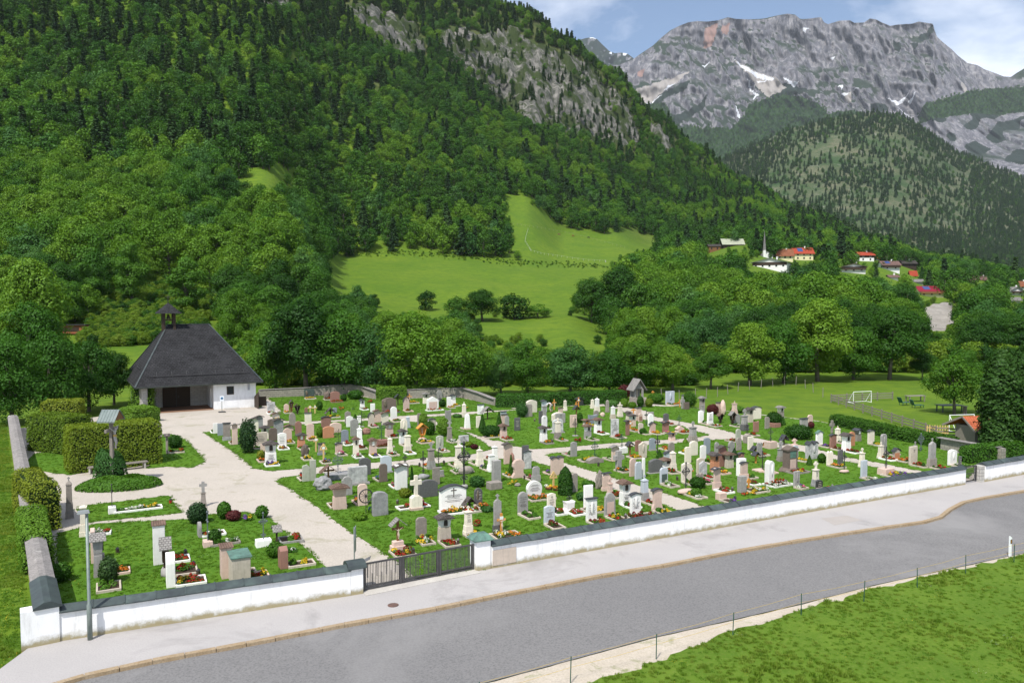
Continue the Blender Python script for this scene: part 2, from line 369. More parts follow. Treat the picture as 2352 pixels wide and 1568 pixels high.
# ground mesh
cols = list(np.arange(-320, 800, 14)) + list(np.arange(800, 1520, 4)) + list(np.arange(1520, 2751, 12))
rows = [1.0, 6, 12, 20, 30, 40, 52, 64, 76, 88, 98] + list(np.arange(106, 300, 5)) + list(np.arange(300, 620, 8)) + list(np.arange(620, 860, 8)) + list(np.arange(860, 1110, 4.5)) + list(np.arange(1110, 1350, 24))
def ground_mat():
    m, t, p = principled('ground', .95, .1); v = coord(t)
    big = nz(t, v, .035, 6, .65); mid = nz(t, v, .35, 6, .7); fine = nz(t, v, 3.5, 5, .75)
    a = mixc(t, ramp(t, big, .36, .66), (.076, .146, .009), (.122, .186, .013))
    a = mixc(t, ramp(t, mid, .42, .72), a, (.045, .105, .010)); a = mixc(t, ramp(t, fine, .40, .75, (0, 0, 0), (.55, .55, .55)), a, (.135, .19, .03))
    stripe = nz(t, coord(t, 'Object', (.05, .9, .4)), .5, 3, .6)
    a = mixc(t, ramp(t, stripe, .5, .7, (0, 0, 0), (.35, .35, .35)), a, (.05, .12, .012))
    at_ = nd(t, 'ShaderNodeAttribute'); at_.attribute_name = 'rock'
    rv = coord(t, 'Object', (.05, .05, .02)); rn = nz(t, rv, 1.4, 8, .72, .6)
    rc = mixc(t, ramp(t, rn, .38, .58), (.10, .10, .092), (.285, .268, .24))
    crack = nz(t, coord(t, 'Object', (.16, .16, .035)), 1.0, 8, .75, .8)
    rc = mixc(t, ramp(t, crack, .44, .56, (.85, .85, .85), (0, 0, 0)), rc, (.06, .07, .05))
    gr = nz(t, coord(t, 'Object', (.03, .03, .012)), 1.6, 6, .7)
    rc = mixc(t, ramp(t, gr, .47, .53), rc, (.045, .065, .022))
    ys_ = nd(t, 'ShaderNodeSeparateXYZ'); t.links.new(v, ys_.inputs[0]); ym = nd(t, 'ShaderNodeMapRange'); ym.inputs[1].default_value = 600; ym.inputs[2].default_value = 760; t.links.new(ys_.outputs[1], ym.inputs[0]); a = mixc(t, ym.outputs[0], a, mixc(t, ramp(t, nz(t, v, .05, 5), .4, .6), (.035, .062, .016), (.085, .10, .035)))
    edge = nz(t, v, .06, 5, .7)
    mul = nd(t, 'ShaderNodeMath', operation='MULTIPLY_ADD'); mul.inputs[1].default_value = .9; mul.inputs[2].default_value = -.45; t.links.new(edge, mul.inputs[0])
    ad = nd(t, 'ShaderNodeMath', operation='ADD'); t.links.new(at_.outputs['Fac'], ad.inputs[0]); t.links.new(mul.outputs[0], ad.inputs[1])
    sc_ = nd(t, 'ShaderNodeMapRange'); sc_.inputs[1].default_value = 420; sc_.inputs[2].default_value = 400; t.links.new(ys_.outputs[1], sc_.inputs[0]); rc = mixc(t, sc_.outputs[0], rc, mixc(t, ramp(t, rn, .35, .6), (.40, .365, .32), (.55, .51, .46)))
    a = mixc(t, ramp(t, ad.outputs[0], .42, .52), a, rc)
    t.links.new(a, p.inputs['Base Color'])
    hb = nd(t, 'ShaderNodeMath', operation='MULTIPLY'); t.links.new(at_.outputs['Fac'], hb.inputs[0]); t.links.new(crack, hb.inputs[1])
    b1 = nd(t, 'ShaderNodeBump'); b1.inputs['Strength'].default_value = .9; b1.inputs['Distance'].default_value = 5; t.links.new(hb.outputs[0], b1.inputs['Height'])
    b2 = nd(t, 'ShaderNodeBump'); b2.inputs['Strength'].default_value = .5; b2.inputs['Distance'].default_value = .12; t.links.new(fine, b2.inputs['Height']); t.links.new(b1.outputs[0], b2.inputs['Normal'])
    t.links.new(b2.outputs[0], p.inputs['Normal']); return m
GROUND = ground_mat()
def grid_mesh(name, P, nr, nc, mat, attrs):
    me = bpy.data.meshes.new(name)
    f = [(i * nc + j, i * nc + j + 1, (i + 1) * nc + j + 1, (i + 1) * nc + j) for i in range(nr - 1) for j in range(nc - 1)]
    me.from_pydata(P, [], f); me.materials.append(mat)
    for k, v in attrs.items():
        a = me.attributes.new(k, 'FLOAT', 'POINT'); a.data.foreach_set('value', v)
    me.polygons.foreach_set('use_smooth', [True] * len(f)); me.update()
    return link(name, me)
P = []; rk = []
for Y in rows:
    for c in cols:
        x = (c - 1176) / FPX * Y; z = H(x, Y); r = 0
        if Y > 250:
            qx, qy, _ = proj(x, Y, z)
            if inany(qx, qy, ROCK): r = 1
        if r and Y > 700:
            n = noise.fractal(Vector((x * .02, Y * .02, z * .008)), 1, 2.1, 5); n2 = noise.noise(Vector((x * .09, Y * .09, z * .02)))
            z += n * 12 + n2 * 5 + 5 * noise.noise(Vector((x * .16, Y * .02, 4)))
        P.append((x, Y, z)); rk.append(r)
tag(grid_mesh('ground', P, len(rows), len(cols), GROUND, {'rock': rk}), kind='structure')
# ------------------------------------------------------------------ far hill, mountains
def lerp_poly(pl, x):
    return float(np.interp(x, [p[0] for p in pl], [p[1] for p in pl]))
CREST = [(1400, 420), (1560, 400), (1640, 385), (1720, 338), (1800, 296), (1900, 268), (2000, 257), (2060, 263), (2110, 283), (2150, 312), (2200, 350), (2250, 372), (2300, 396), (2352, 418), (2500, 470), (2700, 560)]
def hill_pt(px, t):
    cy = lerp_poly(CREST, px); py = 650 + (cy - 650) * (t ** .92); Y = 1500 + 1100 * t
    p = at(px, py, Y)
    n = noise.fractal(Vector((p.x * .004, p.y * .004, 1)), 1, 2, 4)
    return Vector((p.x, p.y, p.z + n * 14 * min(1, t * 4)))
def hill_mat():
    m, t, p = principled('far hill', .95, .1); v = coord(t, 'Object', (.01, .01, .01))
    a = mixc(t, ramp(t, nz(t, v, 1.4, 7, .7), .40, .62), (.035, .075, .022), (.14, .14, .085))
    a = mixc(t, ramp(t, nz(t, v, 4.5, 7, .75), .56, .66), a, (.30, .28, .25)); a = mixc(t, ramp(t, nz(t, v, 9, 6, .7), .45, .7), a, (.045, .08, .03))
    t.links.new(a, p.inputs['Base Color']); bump(t, p, nz(t, v, 12, 6, .7), .7, 6); return m
P = []; pc = list(range(1400, 2701, 13)); tr = [i / 60 for i in range(61)] + [1.03, 1.1, 1.25]
for t_ in tr:
    for px in pc:
        q = hill_pt(px, min(t_, 1)); P.append((q.x * (1 + max(0, t_ - 1) * .4), q.y + max(0, t_ - 1) * 1200, q.z - max(0, t_ - 1) * 900))
tag(grid_mesh('hill', P, len(tr), len(pc), hill_mat(), {}), kind='structure')
def Z2(l): return [(1176 + x / 2, y / 2) for x, y in l]
SIL = [(1300, 150), (1420, 150), (1452, 138), (1470, 125), (1500, 105), (1520, 86), (1540, 70), (1560, 60), (1580, 52), (1600, 49), (1625, 50), (1650, 47), (1672, 40), (1690, 44), (1720, 45), (1745, 44), (1760, 42), (1785, 36), (1808, 32), (1826, 34), (1838, 44), (1850, 44), (1862, 43), (1875, 41), (1886, 40), (1893, 52), (1902, 56), (1915, 52), (1928, 48), (1952, 47), (1962, 53), (1985, 52), (1998, 43), (2012, 45), (2025, 52), (2045, 60), (2062, 57), (2095, 55), (2110, 50), (2128, 53), (2143, 55), (2146, 68), (2152, 85), (2165, 97), (2185, 113), (2200, 128), (2222, 145), (2245, 150), (2262, 160), (2285, 168), (2305, 176), (2322, 177), (2335, 168), (2352, 158), (2420, 150), (2560, 120), (2700, 140)]
SNOW = [Z2(l) for l in ([(1010, 264), (1060, 288), (1110, 316), (1205, 354), (1200, 366), (1150, 360), (1080, 328)], [(1236, 350), (1300, 374), (1322, 368), (1296, 398)], [(1080, 356), (1096, 360), (1098, 396), (1134, 430), (1104, 462), (1114, 430), (1090, 400)], [(1026, 492), (1036, 492), (1052, 548), (1038, 544)], [(870, 294), (908, 276), (886, 304)],
        [(1508, 428), (1550, 420), (1530, 446)], [(1496, 392), (1528, 388), (1515, 408)], [(1718, 446), (1772, 458), (1826, 418), (1796, 464), (1765, 480)], [(1820, 455), (1864, 416), (1830, 470)], [(1765, 488), (1842, 525), (1832, 534)], [(1334, 126), (1368, 122), (1345, 146)], [(1456, 254), (1488, 250), (1470, 266)], [(610, 476), (690, 430), (640, 472)], [(690, 415), (760, 372), (720, 410)], [(1120, 360), (1180, 366), (1130, 370)], [(1556, 404), (1596, 402), (1570, 412)])]
TALUS = [Z2(l) for l in ([(550, 410), (640, 385), (810, 332), (826, 330), (700, 415), (630, 470), (580, 480), (560, 440)], [(1010, 264), (1110, 310), (1210, 352), (1260, 400), (1180, 440), (1130, 400), (1090, 345)], [(1520, 420), (1560, 420), (1560, 470), (1530, 460)], [(2060, 380), (2080, 380), (2115, 470), (2100, 490)])]
REDR = [Z2(l) for l in ([(886, 125), (945, 100), (930, 190), (905, 220), (878, 205)], [(966, 112), (1004, 100), (988, 155), (962, 155)], [(580, 320), (610, 315), (600, 350), (575, 350)])]
WOODS = [Z2(l) for l in ([(560, 640), (640, 470), (705, 470), (760, 580), (1010, 590), (1060, 540), (1090, 480), (1180, 445), (1260, 430), (1330, 440), (1410, 470), (1450, 515), (1560, 500), (1700, 540), (1850, 560), (1700, 700), (600, 800)], [(1860, 520), (1900, 480), (2000, 450), (2120, 410), (2240, 400), (2352, 400), (2500, 400), (2500, 500), (2352, 510), (2230, 530), (2120, 520), (2000, 540), (1880, 552)])]
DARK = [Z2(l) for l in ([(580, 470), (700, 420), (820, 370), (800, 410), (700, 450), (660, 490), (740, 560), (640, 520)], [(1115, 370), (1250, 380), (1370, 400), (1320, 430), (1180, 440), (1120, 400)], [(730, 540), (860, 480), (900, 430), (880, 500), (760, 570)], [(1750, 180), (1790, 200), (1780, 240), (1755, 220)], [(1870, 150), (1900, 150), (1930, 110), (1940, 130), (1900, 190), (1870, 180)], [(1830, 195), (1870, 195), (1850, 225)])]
def mountain_mat():
    m, t, p = principled('mountain rock', .95, .1); v = coord(t, 'Object', (.004, .004, .004)); vs = coord(t, 'Object', (.012, .012, .003))
    vr = coord(t, 'Object', (.03, .03, .0065))
    a = mixc(t, ramp(t, nz(t, vs, 1.9, 10, .78, .3), .40, .57), (.20, .195, .215), (.40, .385, .39))
    a = mixc(t, ramp(t, nz(t, vr, 1.0, 9, .8, .4), .46, .55, (.9, .9, .9), (0, 0, 0)), a, (.095, .10, .12))  # bluish dark ribs: gully shadows painted into the rock colour
    a = mixc(t, ramp(t, nz(t, coord(t, 'Object', (.004, .004, .03)), 1.0, 7, .7, .5), .44, .56, (.5, .5, .5), (0, 0, 0)), a, (.17, .165, .18))
    g = nd(t, 'ShaderNodeNewGeometry'); s = nd(t, 'ShaderNodeSeparateXYZ'); t.links.new(g.outputs['Normal'], s.inputs[0])
    sl = nd(t, 'ShaderNodeMath', operation='MULTIPLY_ADD'); sl.inputs[1].default_value = .55; t.links.new(s.outputs[2], sl.inputs[0]); t.links.new(nz(t, v, 3.5, 7, .7), sl.inputs[2])
    a = mixc(t, mixc(t, 1.0, ramp(t, sl.outputs[0], .80, .86), ramp(t, nz(t, coord(t, 'Object', (.0016, .0016, .003)), 1.0, 4), .46, .56), 'MULTIPLY'), a, (.04, .06, .04))
    def att(n): 
        q = nd(t, 'ShaderNodeAttribute'); q.attribute_name = n; return q.outputs['Fac']
    n2 = nz(t, v, 7, 6, .75)
    def mask(n, k=.7):
        ma = nd(t, 'ShaderNodeMath', operation='MULTIPLY_ADD'); ma.inputs[1].default_value = k; t.links.new(n2, ma.inputs[0]); t.links.new(att(n), ma.inputs[2])
        return ramp(t, ma.outputs[0], .80, .92)
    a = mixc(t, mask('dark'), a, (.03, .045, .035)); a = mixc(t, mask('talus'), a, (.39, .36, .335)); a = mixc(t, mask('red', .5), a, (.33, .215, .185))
    gw = mixc(t, ramp(t, nz(t, v, 14, 5, .8), .4, .65), (.018, .05, .014), (.05, .10, .024))
    a = mixc(t, mask('woods', .6), a, gw); a = mixc(t, mask('snow', .35), a, (.74, .76, .80))
    t.links.new(a, p.inputs['Base Color']); bump(t, p, nz(t, vs, 3.0, 9, .75, .3), .8, 30); return m
py_ = lambda y: y > 235
def mount_pt(px, u):
    sy = lerp_poly(SIL, px); 
    if u <= 1:
        py = 440 + (sy - 440) * u
        Y = float(np.interp(u, [0, .35, .55, .8, 1], [3700, 4450, 4750, 5000, 5200]))
    p = at(px, py, Y); return p
P = []; A = {k: [] for k in ('snow', 'talus', 'red', 'woods', 'dark')}
pc = list(np.arange(1330, 2501, 2.6)); ur = [i / 150 for i in range(151)] + [1.02, 1.12]
for u in ur:
    for px in pc:
        q = mount_pt(px, min(u, 1)); qx, qy = px, proj(q.x, q.y, q.z)[1]
        w_ = min(1, u * 3) * min(1, max(0, (1 - u) / .10)) ** .6 * (1 if px < 2150 else .55)
        sk = q.x + .10 * (q.z - 800)
        r1 = abs(noise.fractal(Vector((sk * .0062, q.z * .0017, 3.1)), 1, 2.1, 4)); r2 = noise.fractal(Vector((sk * .030, q.z * .010, 9)), 1, 2.2, 4); r3 = noise.fractal(Vector((q.x * .0014, q.z * .0022, 5)), 1, 2, 3); r4 = abs(noise.noise(Vector((sk * .019, q.z * .005, 6)))) ; r5 = noise.noise(Vector((q.x * .002, q.z * .019 + q.x * .002, 2)))
        dy = (r1 * 120 + r2 * 36 + r3 * 70 + r4 * 62 + r5 * 30) * w_
        s_ = (q.y + dy) / q.y
        z = CAM_H + (q.z - CAM_H) * (1 + (s_ - 1) * .35)
        x = q.x * s_; y = q.y * s_
        if u > 1: z = q.z - (u - 1) * 1500; y += (u - 1) * 4000
        P.append((x, y, z))
        jx = qx + 3 * noise.noise(Vector((qx * .1, qy * .1, 1))); jy = qy + 3 * noise.noise(Vector((qx * .1, qy * .1, 8)))
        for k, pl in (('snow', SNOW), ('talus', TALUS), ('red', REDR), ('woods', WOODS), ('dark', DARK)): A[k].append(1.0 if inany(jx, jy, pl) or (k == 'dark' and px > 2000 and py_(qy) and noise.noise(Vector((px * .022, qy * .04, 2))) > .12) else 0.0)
MM = mountain_mat(); MW = [P[i] for i in range(len(P)) if A['woods'][i] and i % 3 == 0]
tag(grid_mesh('mountain', P, len(ur), len(pc), MM, A), kind='structure')
SIL2 = [(1240, 150), (1320, 95), (1335, 91), (1345, 88), (1362, 86), (1372, 91), (1385, 104), (1400, 118), (1412, 123), (1425, 121), (1440, 123), (1450, 130), (1462, 140), (1490, 160), (1560, 200)]
P = []; A2 = {'snow': [], 'dark': []}; pc = list(range(1240, 1561, 4)); ur = [i / 24 for i in range(25)] + [1.1]
for u in ur:
    for px in pc:
        sy = lerp_poly(SIL2, px); py = 230 + (sy - 230) * min(u, 1); q = at(px, py, 6300 + 800 * min(u, 1)); n = noise.fractal(Vector((px * .05, py * .05, 2)), 1, 2, 4) * 90 * (u < .95)
        P.append((q.x, q.y + n + max(0, u - 1) * 3000, q.z - max(0, u - 1) * 1500)); A2['dark'].append(1.0 if noise.noise(Vector((px * .11, py * .2, 4))) > -.2 else 0.0)
        A2['snow'].append(1.0 if (1352 < px < 1370 and py < 91) or (1398 < px < 1408 and 119 < py < 127) or (1428 < px < 1442 and py < 127) else 0)
tag(grid_mesh('distant_mountain', P, len(ur), len(pc), MM, A2), kind='structure')
# ------------------------------------------------------------------ trees
G_MID = leafmat('leaf mid', [(.021, .076, .007), (.049, .140, .012), (.094, .208, .018)])
G_YEL = leafmat('leaf bright', [(.046, .126, .009), (.092, .198, .014), (.145, .258, .022)])
G_DRK = leafmat('leaf dark', [(.013, .050, .006), (.031, .094, .009), (.066, .160, .014)])
G_BLU = leafmat('leaf blue', [(.026, .088, .019), (.050, .135, .028), (.085, .190, .038)])
G_CON = leafmat('needles', [(.020, .052, .018), (.034, .078, .024), (.056, .108, .030)], trans=.2)
G_RED = leafmat('leaf purple', [(.045, .008, .012), (.085, .014, .018), (.12, .03, .03)], trans=.25)
G_YEW = leafmat('leaf yew', [(.075, .140, .011), (.135, .200, .014), (.215, .235, .024)], trans=.25)
G_IVY = leafmat('leaf ivy', [(.060, .150, .012), (.100, .210, .018), (.150, .260, .030)], trans=.25)
BARK = plain('bark', (.085, .07, .055), (.16, .14, .115), 14, .9, .5)
def tree_mesh(seed, n, leaf, kind='round', mats=(), trunk=True, H0=10.0, wid=.36, low=.05, jit=.34):
    """returns (trunk mesh, crown mesh) of a tree H0 tall"""
    g = np.random.RandomState(seed); rr = random.Random(seed)
    cen = []; nor = []; sz = []; tips = []
    if kind == 'cone':
        lv = 26
        for i in range(lv):
            f = i / (lv - 1); z = H0 * (.10 + .88 * f); rad = H0 * wid * (1 - f) ** .85 + .05 * H0 * (1 - f) + .12
            for b in range(int(7 + 9 * (1 - f))):
                a = rr.random() * 6.283; L = rad * rr.uniform(.65, 1.08); k = max(4, int(n / (lv * 11)))
                for q in range(k):
                    u = (q + rr.random()) / k
                    cen.append((math.cos(a) * L * u + rr.gauss(0, .05 * H0 * .4), math.sin(a) * L * u + rr.gauss(0, .05 * H0 * .4), z - .25 * L * u * u + rr.gauss(0, .08)))
                    nor.append((math.cos(a) * .5 + rr.gauss(0, .35), math.sin(a) * .5 + rr.gauss(0, .35), .9))
                    sz.append(leaf * rr.uniform(.7, 1.3))
    else:
        lobes = []; nl = 34 if kind == 'round' else 24
        for i in range(nl):
            while True:
                p = np.array([rr.uniform(-1, 1), rr.uniform(-1, 1), rr.uniform(-1, 1)]); q = np.linalg.norm(p)
                if .45 < q < 1: break
            taper = 1 - .45 * max(0, p[2]) if kind != 'column' else 1
            c = np.array([p[0] * wid * H0 * .80 * taper, p[1] * wid * H0 * .80 * taper, H0 * (low + (1 - low) * .5 + p[2] * (1 - low) * .42)])
            lobes.append((c, H0 * rr.uniform(.085, .15) * (1.15 if kind == 'round' else .9)))
        lobes.append((np.array([0, 0, H0 * .9]), H0 * .09)); tips = [l[0] for l in lobes]
        ws = np.array([l[1] ** 2 for l in lobes]); ws /= ws.sum()
        for (c, r), wgt in zip(lobes, ws):
            k = int(n * wgt); d = g.normal(size=(k, 3)); d[:, 2] += .25; d /= np.linalg.norm(d, axis=1)[:, None]
            rad = r * (g.uniform(.30, 1.0, k) ** .45) * (1 + .25 * np.sin(d[:, 0] * 5 + seed) * np.cos(d[:, 1] * 6))
            q = c + d * rad[:, None] * np.array([1.15, 1.15, .80])
            cen.append(q); nor.append(d * .9 + g.normal(size=(k, 3)) * jit + np.array([0, 0, .35])); sz.append(leaf * g.uniform(.6, 1.35, k))
        cen = np.concatenate(cen); nor = np.concatenate(nor); sz = np.concatenate(sz)
    cen = np.asarray(cen); nor = np.asarray(nor); sz = np.asarray(sz)
    crown = quads_mesh('crown', cen, nor, sz, list(mats), seed=seed, asp=.8)
    b = MB(); b.smooth = True; th = H0 * (.92 if kind == 'cone' else .62); r0 = H0 * .022
    b.tube([(0, 0, -.6), (.02 * H0 * rr.uniform(-1, 1), .02 * H0 * rr.uniform(-1, 1), th * .5), (.03 * H0 * rr.uniform(-1, 1), 0, th)], [r0 * 1.25, r0 * .85, r0 * .25], 7)
    if tips:
        for tpt in rr.sample(tips, min(9, len(tips))):
            z0 = th * rr.uniform(.35, .8); b.tube([(0, 0, z0), (tpt[0] * .5, tpt[1] * .5, (z0 + tpt[2]) / 2 + .02 * H0), tuple(tpt)], [r0 * .45, r0 * .28, r0 * .08], 5)
    return b.mesh('trunk', BARK), crown
def joined(tr, cr):
    bm = bmesh.new(); bm.from_mesh(cr); k = len(cr.materials); f0 = len(bm.faces); bm.from_mesh(tr)
    bm.faces.ensure_lookup_table()
    for f in bm.faces[f0:]: f.material_index = k
    me = bpy.data.meshes.new('plant'); bm.to_mesh(me); bm.free()
    for m in cr.materials: me.materials.append(m)
    me.materials.append(BARK); return me
NEAR = [tree_mesh(3, 17000, .225, mats=[G_MID]), tree_mesh(4, 17000, .225, mats=[G_YEL]), tree_mesh(5, 17000, .225, mats=[G_DRK], wid=.38), tree_mesh(6, 17000, .22, mats=[G_BLU]), tree_mesh(7, 12000, .23, 'column', [G_MID], wid=.24, low=.10), tree_mesh(8, 7000, .36, 'cone', [G_CON], wid=.20)]
MIDT = [tree_mesh(23, 5200, .33, mats=[G_MID]), tree_mesh(24, 5200, .33, mats=[G_YEL]), tree_mesh(25, 5200, .33, mats=[G_DRK], wid=.39), tree_mesh(26, 5200, .33, mats=[G_BLU]), tree_mesh(27, 4000, .33, 'column', [G_MID], wid=.25), tree_mesh(28, 2400, .50, 'cone', [G_CON], wid=.19)]
FART = [joined(*tree_mesh(33, 1250, .60, mats=[G_MID])), joined(*tree_mesh(34, 1250, .60, mats=[G_YEL])), joined(*tree_mesh(35, 1250, .60, mats=[G_DRK], wid=.4)), joined(*tree_mesh(36, 1250, .60, mats=[G_BLU])), joined(*tree_mesh(37, 1000, .58, 'column', [G_MID], wid=.25)), joined(*tree_mesh(38, 800, .75, 'cone', [G_CON], wid=.19))]
BUSH = [tree_mesh(43, 2600, .55, mats=[G_MID], wid=.55, low=.0), tree_mesh(44, 2600, .55, mats=[G_YEL], wid=.55, low=.0), tree_mesh(45, 2600, .55, mats=[G_DRK], wid=.52, low=.0)]
KIND = ['broadleaf_tree', 'broadleaf_tree', 'broadleaf_tree', 'broadleaf_tree', 'slender_tree', 'conifer_tree']
TONE = ['mid green', 'bright yellow-green', 'dark green', 'bluish green', 'slim green', 'dark spiky']
def put_tree(loc, h, kind, near=True, label=None, group=None, wide=1.0, name=None, cat='tree', protos=None):
    tm, cm = (protos or (NEAR if near else MIDT))[kind]
    s = h / 10.0
    o = empty(name or KIND[kind], loc, rnd.uniform(0, 6.28), label, cat, group); o.scale = (s * wide, s * wide, s)
    link('trunk', tm, o); link('crown', cm, o); return o
# trees one can single out: (px, base py, top py, kind, widening, label)
NAMED = [
 (635, 900, 735, 0, 1.0, 'round green tree behind the stone wall just beside the chapel'), (705, 905, 668, 2, 1.0, 'tall dark tree rising behind the slate roof and the stone wall'),
 (785, 905, 705, 0, 1.1, 'broad green tree behind the dark granite slab at the wall'), (862, 908, 735, 3, 1.0, 'bluish green tree behind the ivy-topped bend of the wall'),
 (955, 912, 708, 1, 1.18, 'big bright maple directly behind the ivy-covered wall'), (1062, 912, 752, 1, 1.15, 'olive-green spreading tree beside the big bright maple'),
 (1150, 905, 800, 3, 1.1, 'low bluish tree between the olive tree and the twin maples'), (1212, 905, 772, 0, 1.0, 'first of the twin young maples behind the clipped hedge'),
 (1310, 905, 775, 3, 1.35, 'second, wider of the twin maples behind the clipped hedge'), (1398, 905, 795, 0, 1.2, 'short green tree behind the hedge next to the wider maple'),
 (1465, 900, 778, 1, 1.35, 'yellow-green tree right behind the purple-leaved shrub'), (1545, 898, 788, 1, 1.2, 'light green tree between the tall shrine and the field'),
 (1632, 893, 800, 2, 1.25, 'dark bushy tree overhanging the upper corner of the field'), (1722, 885, 735, 1, 1.25, 'wide olive-green tree shading the edge of the field'),
 (1800, 880, 728, 0, 1.1, 'green tree casting deep shade on the far field edge'), (1878, 876, 680, 1, 1.1, 'tallest yellow-green tree above the far field edge'),
 (1960, 872, 745, 0, 1.2, 'full green tree beyond the rail fence corner'), (2042, 872, 700, 2, 1.1, 'tall dark tree beyond the small football goal'),
 (2118, 872, 800, 2, 1.0, 'dark tree below the pale rock scar'), (2225, 880, 800, 0, 1.1, 'green tree peeping out behind the walnut tree'), (2310, 885, 790, 2, 1.1, 'dark green tree behind the twin tall conifers'),
 (75, 850, 585, 1, .85, 'tall light green maple on the slope above the yew hedge'), (30, 975, 770, 0, 1.0, 'green tree at the corner of the side wall'), (112, 960, 752, 0, 1.0, 'drooping green tree behind the flat-topped hedge'),
 (205, 945, 775, 0, 1.0, 'bushy green tree between hedge and chapel'), (262, 930, 800, 2, .9, 'dark shrubby tree touching the chapel eaves'),
 (303, 700, 552, 4, .9, 'slender lone tree with a bare stem on the scrubby slope'), (430, 722, 585, 4, 1.1, 'leaning bare-stemmed tree above the bell turret'),
 (1108, 738, 660, 2, 1.5, 'largest of the round bushes on the meadow ledge'), (1180, 733, 682, 2, 1.35, 'medium round bush on the ledge next to the largest one'), (1045, 737, 688, 2, 1.1, 'bush with white blossom on the meadow ledge'), (1236, 730, 702, 3, 1.9, 'low spreading bush at the end of the ledge'),
 (978, 712, 673, 2, 1.1, 'small round tree against the meadow above the bright maple'),
 (1360, 740, 632, 2, 1.15, 'rounded dark tree at the lower corner of the meadow'), (1428, 760, 600, 2, 1.0, 'dark tree beside the rounded one at the meadow corner'),
 (1425, 590, 536, 5, 1.0, 'lone spruce by the white paddock fence'), (600, 402, 386, 5, 1.2, 'tiny spruce alone in the hillside clearing'), (1182, 482, 464, 0, 1.2, 'single bush in the upper paddock'),
]
SKIP = []
for (px, by, ty, k, wd, lab) in NAMED:
    fl = gp(px, by, -.16)
    p = fl if fl.y < 118 else hit(px, by)
    if p is None: continue
    p = Vector((p.x, p.y, H(p.x, p.y)))
    h = p.z; 
    top = at(px, ty, p.y).z; h = max(1.5, top - p.z)
    big = p.y < 260
    if h * FPX / p.y < 60 and k < 4: put_tree(p, h * 1.22, k if k < 3 else 0, False, lab, None, 1.0 * wd, 'round_bush', 'bush', BUSH)
    else: put_tree(p, h, k, big, lab, None, wd)
    SKIP.append((p.x, p.y, h * .30 * wd))
# ------------------------------------------------------------------ materials of the place
def speckle(name, c1, c2, c3, big=.5, fine=60, rough=.95, bmp=.4, stain=None):
    if name in MATS: return MATS[name]
    m, t, p = principled(name, rough, .15); v = coord(t)
    a = mixc(t, ramp(t, nz(t, v, big, 6, .65), .35, .68), c1, c2)
    a = mixc(t, ramp(t, nz(t, v, fine, 4, .8), .42, .68, (0, 0, 0), (.8, .8, .8)), a, c3)
    if stain: a = mixc(t, ramp(t, nz(t, v, stain[1], 5, .7, .4), stain[2], stain[2] + .14), a, stain[0])
    t.links.new(a, p.inputs['Base Color']); bump(t, p, nz(t, v, fine, 4, .8), bmp, .015); MATS[name] = m; return m
GRAVEL = speckle('gravel', (.50, .445, .385), (.44, .395, .34), (.28, .25, .21), .30, 13, stain=((.30, .28, .20), .45, .55))
PAVE = speckle('pavement', (.42, .395, .38), (.37, .35, .338), (.30, .285, .275), .25, 18, bmp=.15, stain=((.285, .27, .26), .22, .54))
ROAD = speckle('road', (.185, .180, .178), (.215, .208, .203), (.10, .098, .096), .12, 13, bmp=.25, stain=((.235, .228, .222), .07, .52))
SHOULD = speckle('shoulder', (.52, .46, .38), (.44, .38, .30), (.33, .29, .23), .9, 14, stain=((.16, .19, .06), .8, .58))
def lawn_mat(name, a1, a2, dry, k=1):
    m, t, p = principled(name, .95, .1); v = coord(t)
    a = mixc(t, ramp(t, nz(t, v, .22, 6, .65), .36, .66), a1, a2)
    a = mixc(t, ramp(t, nz(t, v, 1.7, 6, .75), .42, .74, (0, 0, 0), (.75, .75, .75)), a, tuple(x * .82 for x in a1)); f = nz(t, v, 9, 5, .8)
    a = mixc(t, ramp(t, f, .46, .74, (0, 0, 0), (.6, .6, .6)), a, dry); t.links.new(a, p.inputs['Base Color']); bump(t, p, f, .8, .06); MATS[name] = m; return m
LAWN = lawn_mat('lawn', (.058, .145, .012), (.092, .190, .015), (.13, .215, .025))
MEAD = lawn_mat('meadow', (.078, .155, .014), (.12, .20, .020), (.19, .225, .05))
def plaster(name, c, grime, top=.42):
    m, t, p = principled(name, .9, .2); v = coord(t)
    a = mixc(t, ramp(t, nz(t, v, 1.2, 6, .7), .4, .7), c, tuple(x * .93 for x in c)); a = mixc(t, ramp(t, nz(t, coord(t, 'Object', (3.2, 3.2, .6)), 1.1, 7, .78), .50, .76, (0, 0, 0), (.5, .5, .5)), a, (.40, .39, .36))
    s = nd(t, 'ShaderNodeSeparateXYZ'); t.links.new(v, s.inputs[0])
    q = nd(t, 'ShaderNodeMath', operation='MULTIPLY_ADD'); q.inputs[1].default_value = 1.5; t.links.new(s.outputs[2], q.inputs[0]); t.links.new(nz(t, v, 2.2, 7, .75), q.inputs[2])
    a = mixc(t, ramp(t, q.outputs[0], top + .28, top + .62, (.9, .9, .9), (0, 0, 0)), a, grime)
    a = mixc(t, ramp(t, q.outputs[0], top + .18, top + .34, (.75, .75, .75), (0, 0, 0)), a, (.30, .24, .10))
    t.links.new(a, p.inputs['Base Color']); bump(t, p, nz(t, v, 5, 6, .7), .5, .03); MATS[name] = m; return m
WHITE = plaster('white plaster', (.86, .86, .85), (.42, .40, .33)); CLEANW = plaster('clean plaster', (.84, .84, .84), (.6, .58, .53), -.05)
COPPER = plain('copper sheet', (.040, .050, .053), (.075, .105, .095), 2.2, .55, .25, .4)
_t = COPPER.node_tree; _p = _t.nodes['Principled BSDF']; _g = nd(_t, 'ShaderNodeNewGeometry'); _c = _p.inputs['Base Color'].links[0].from_socket
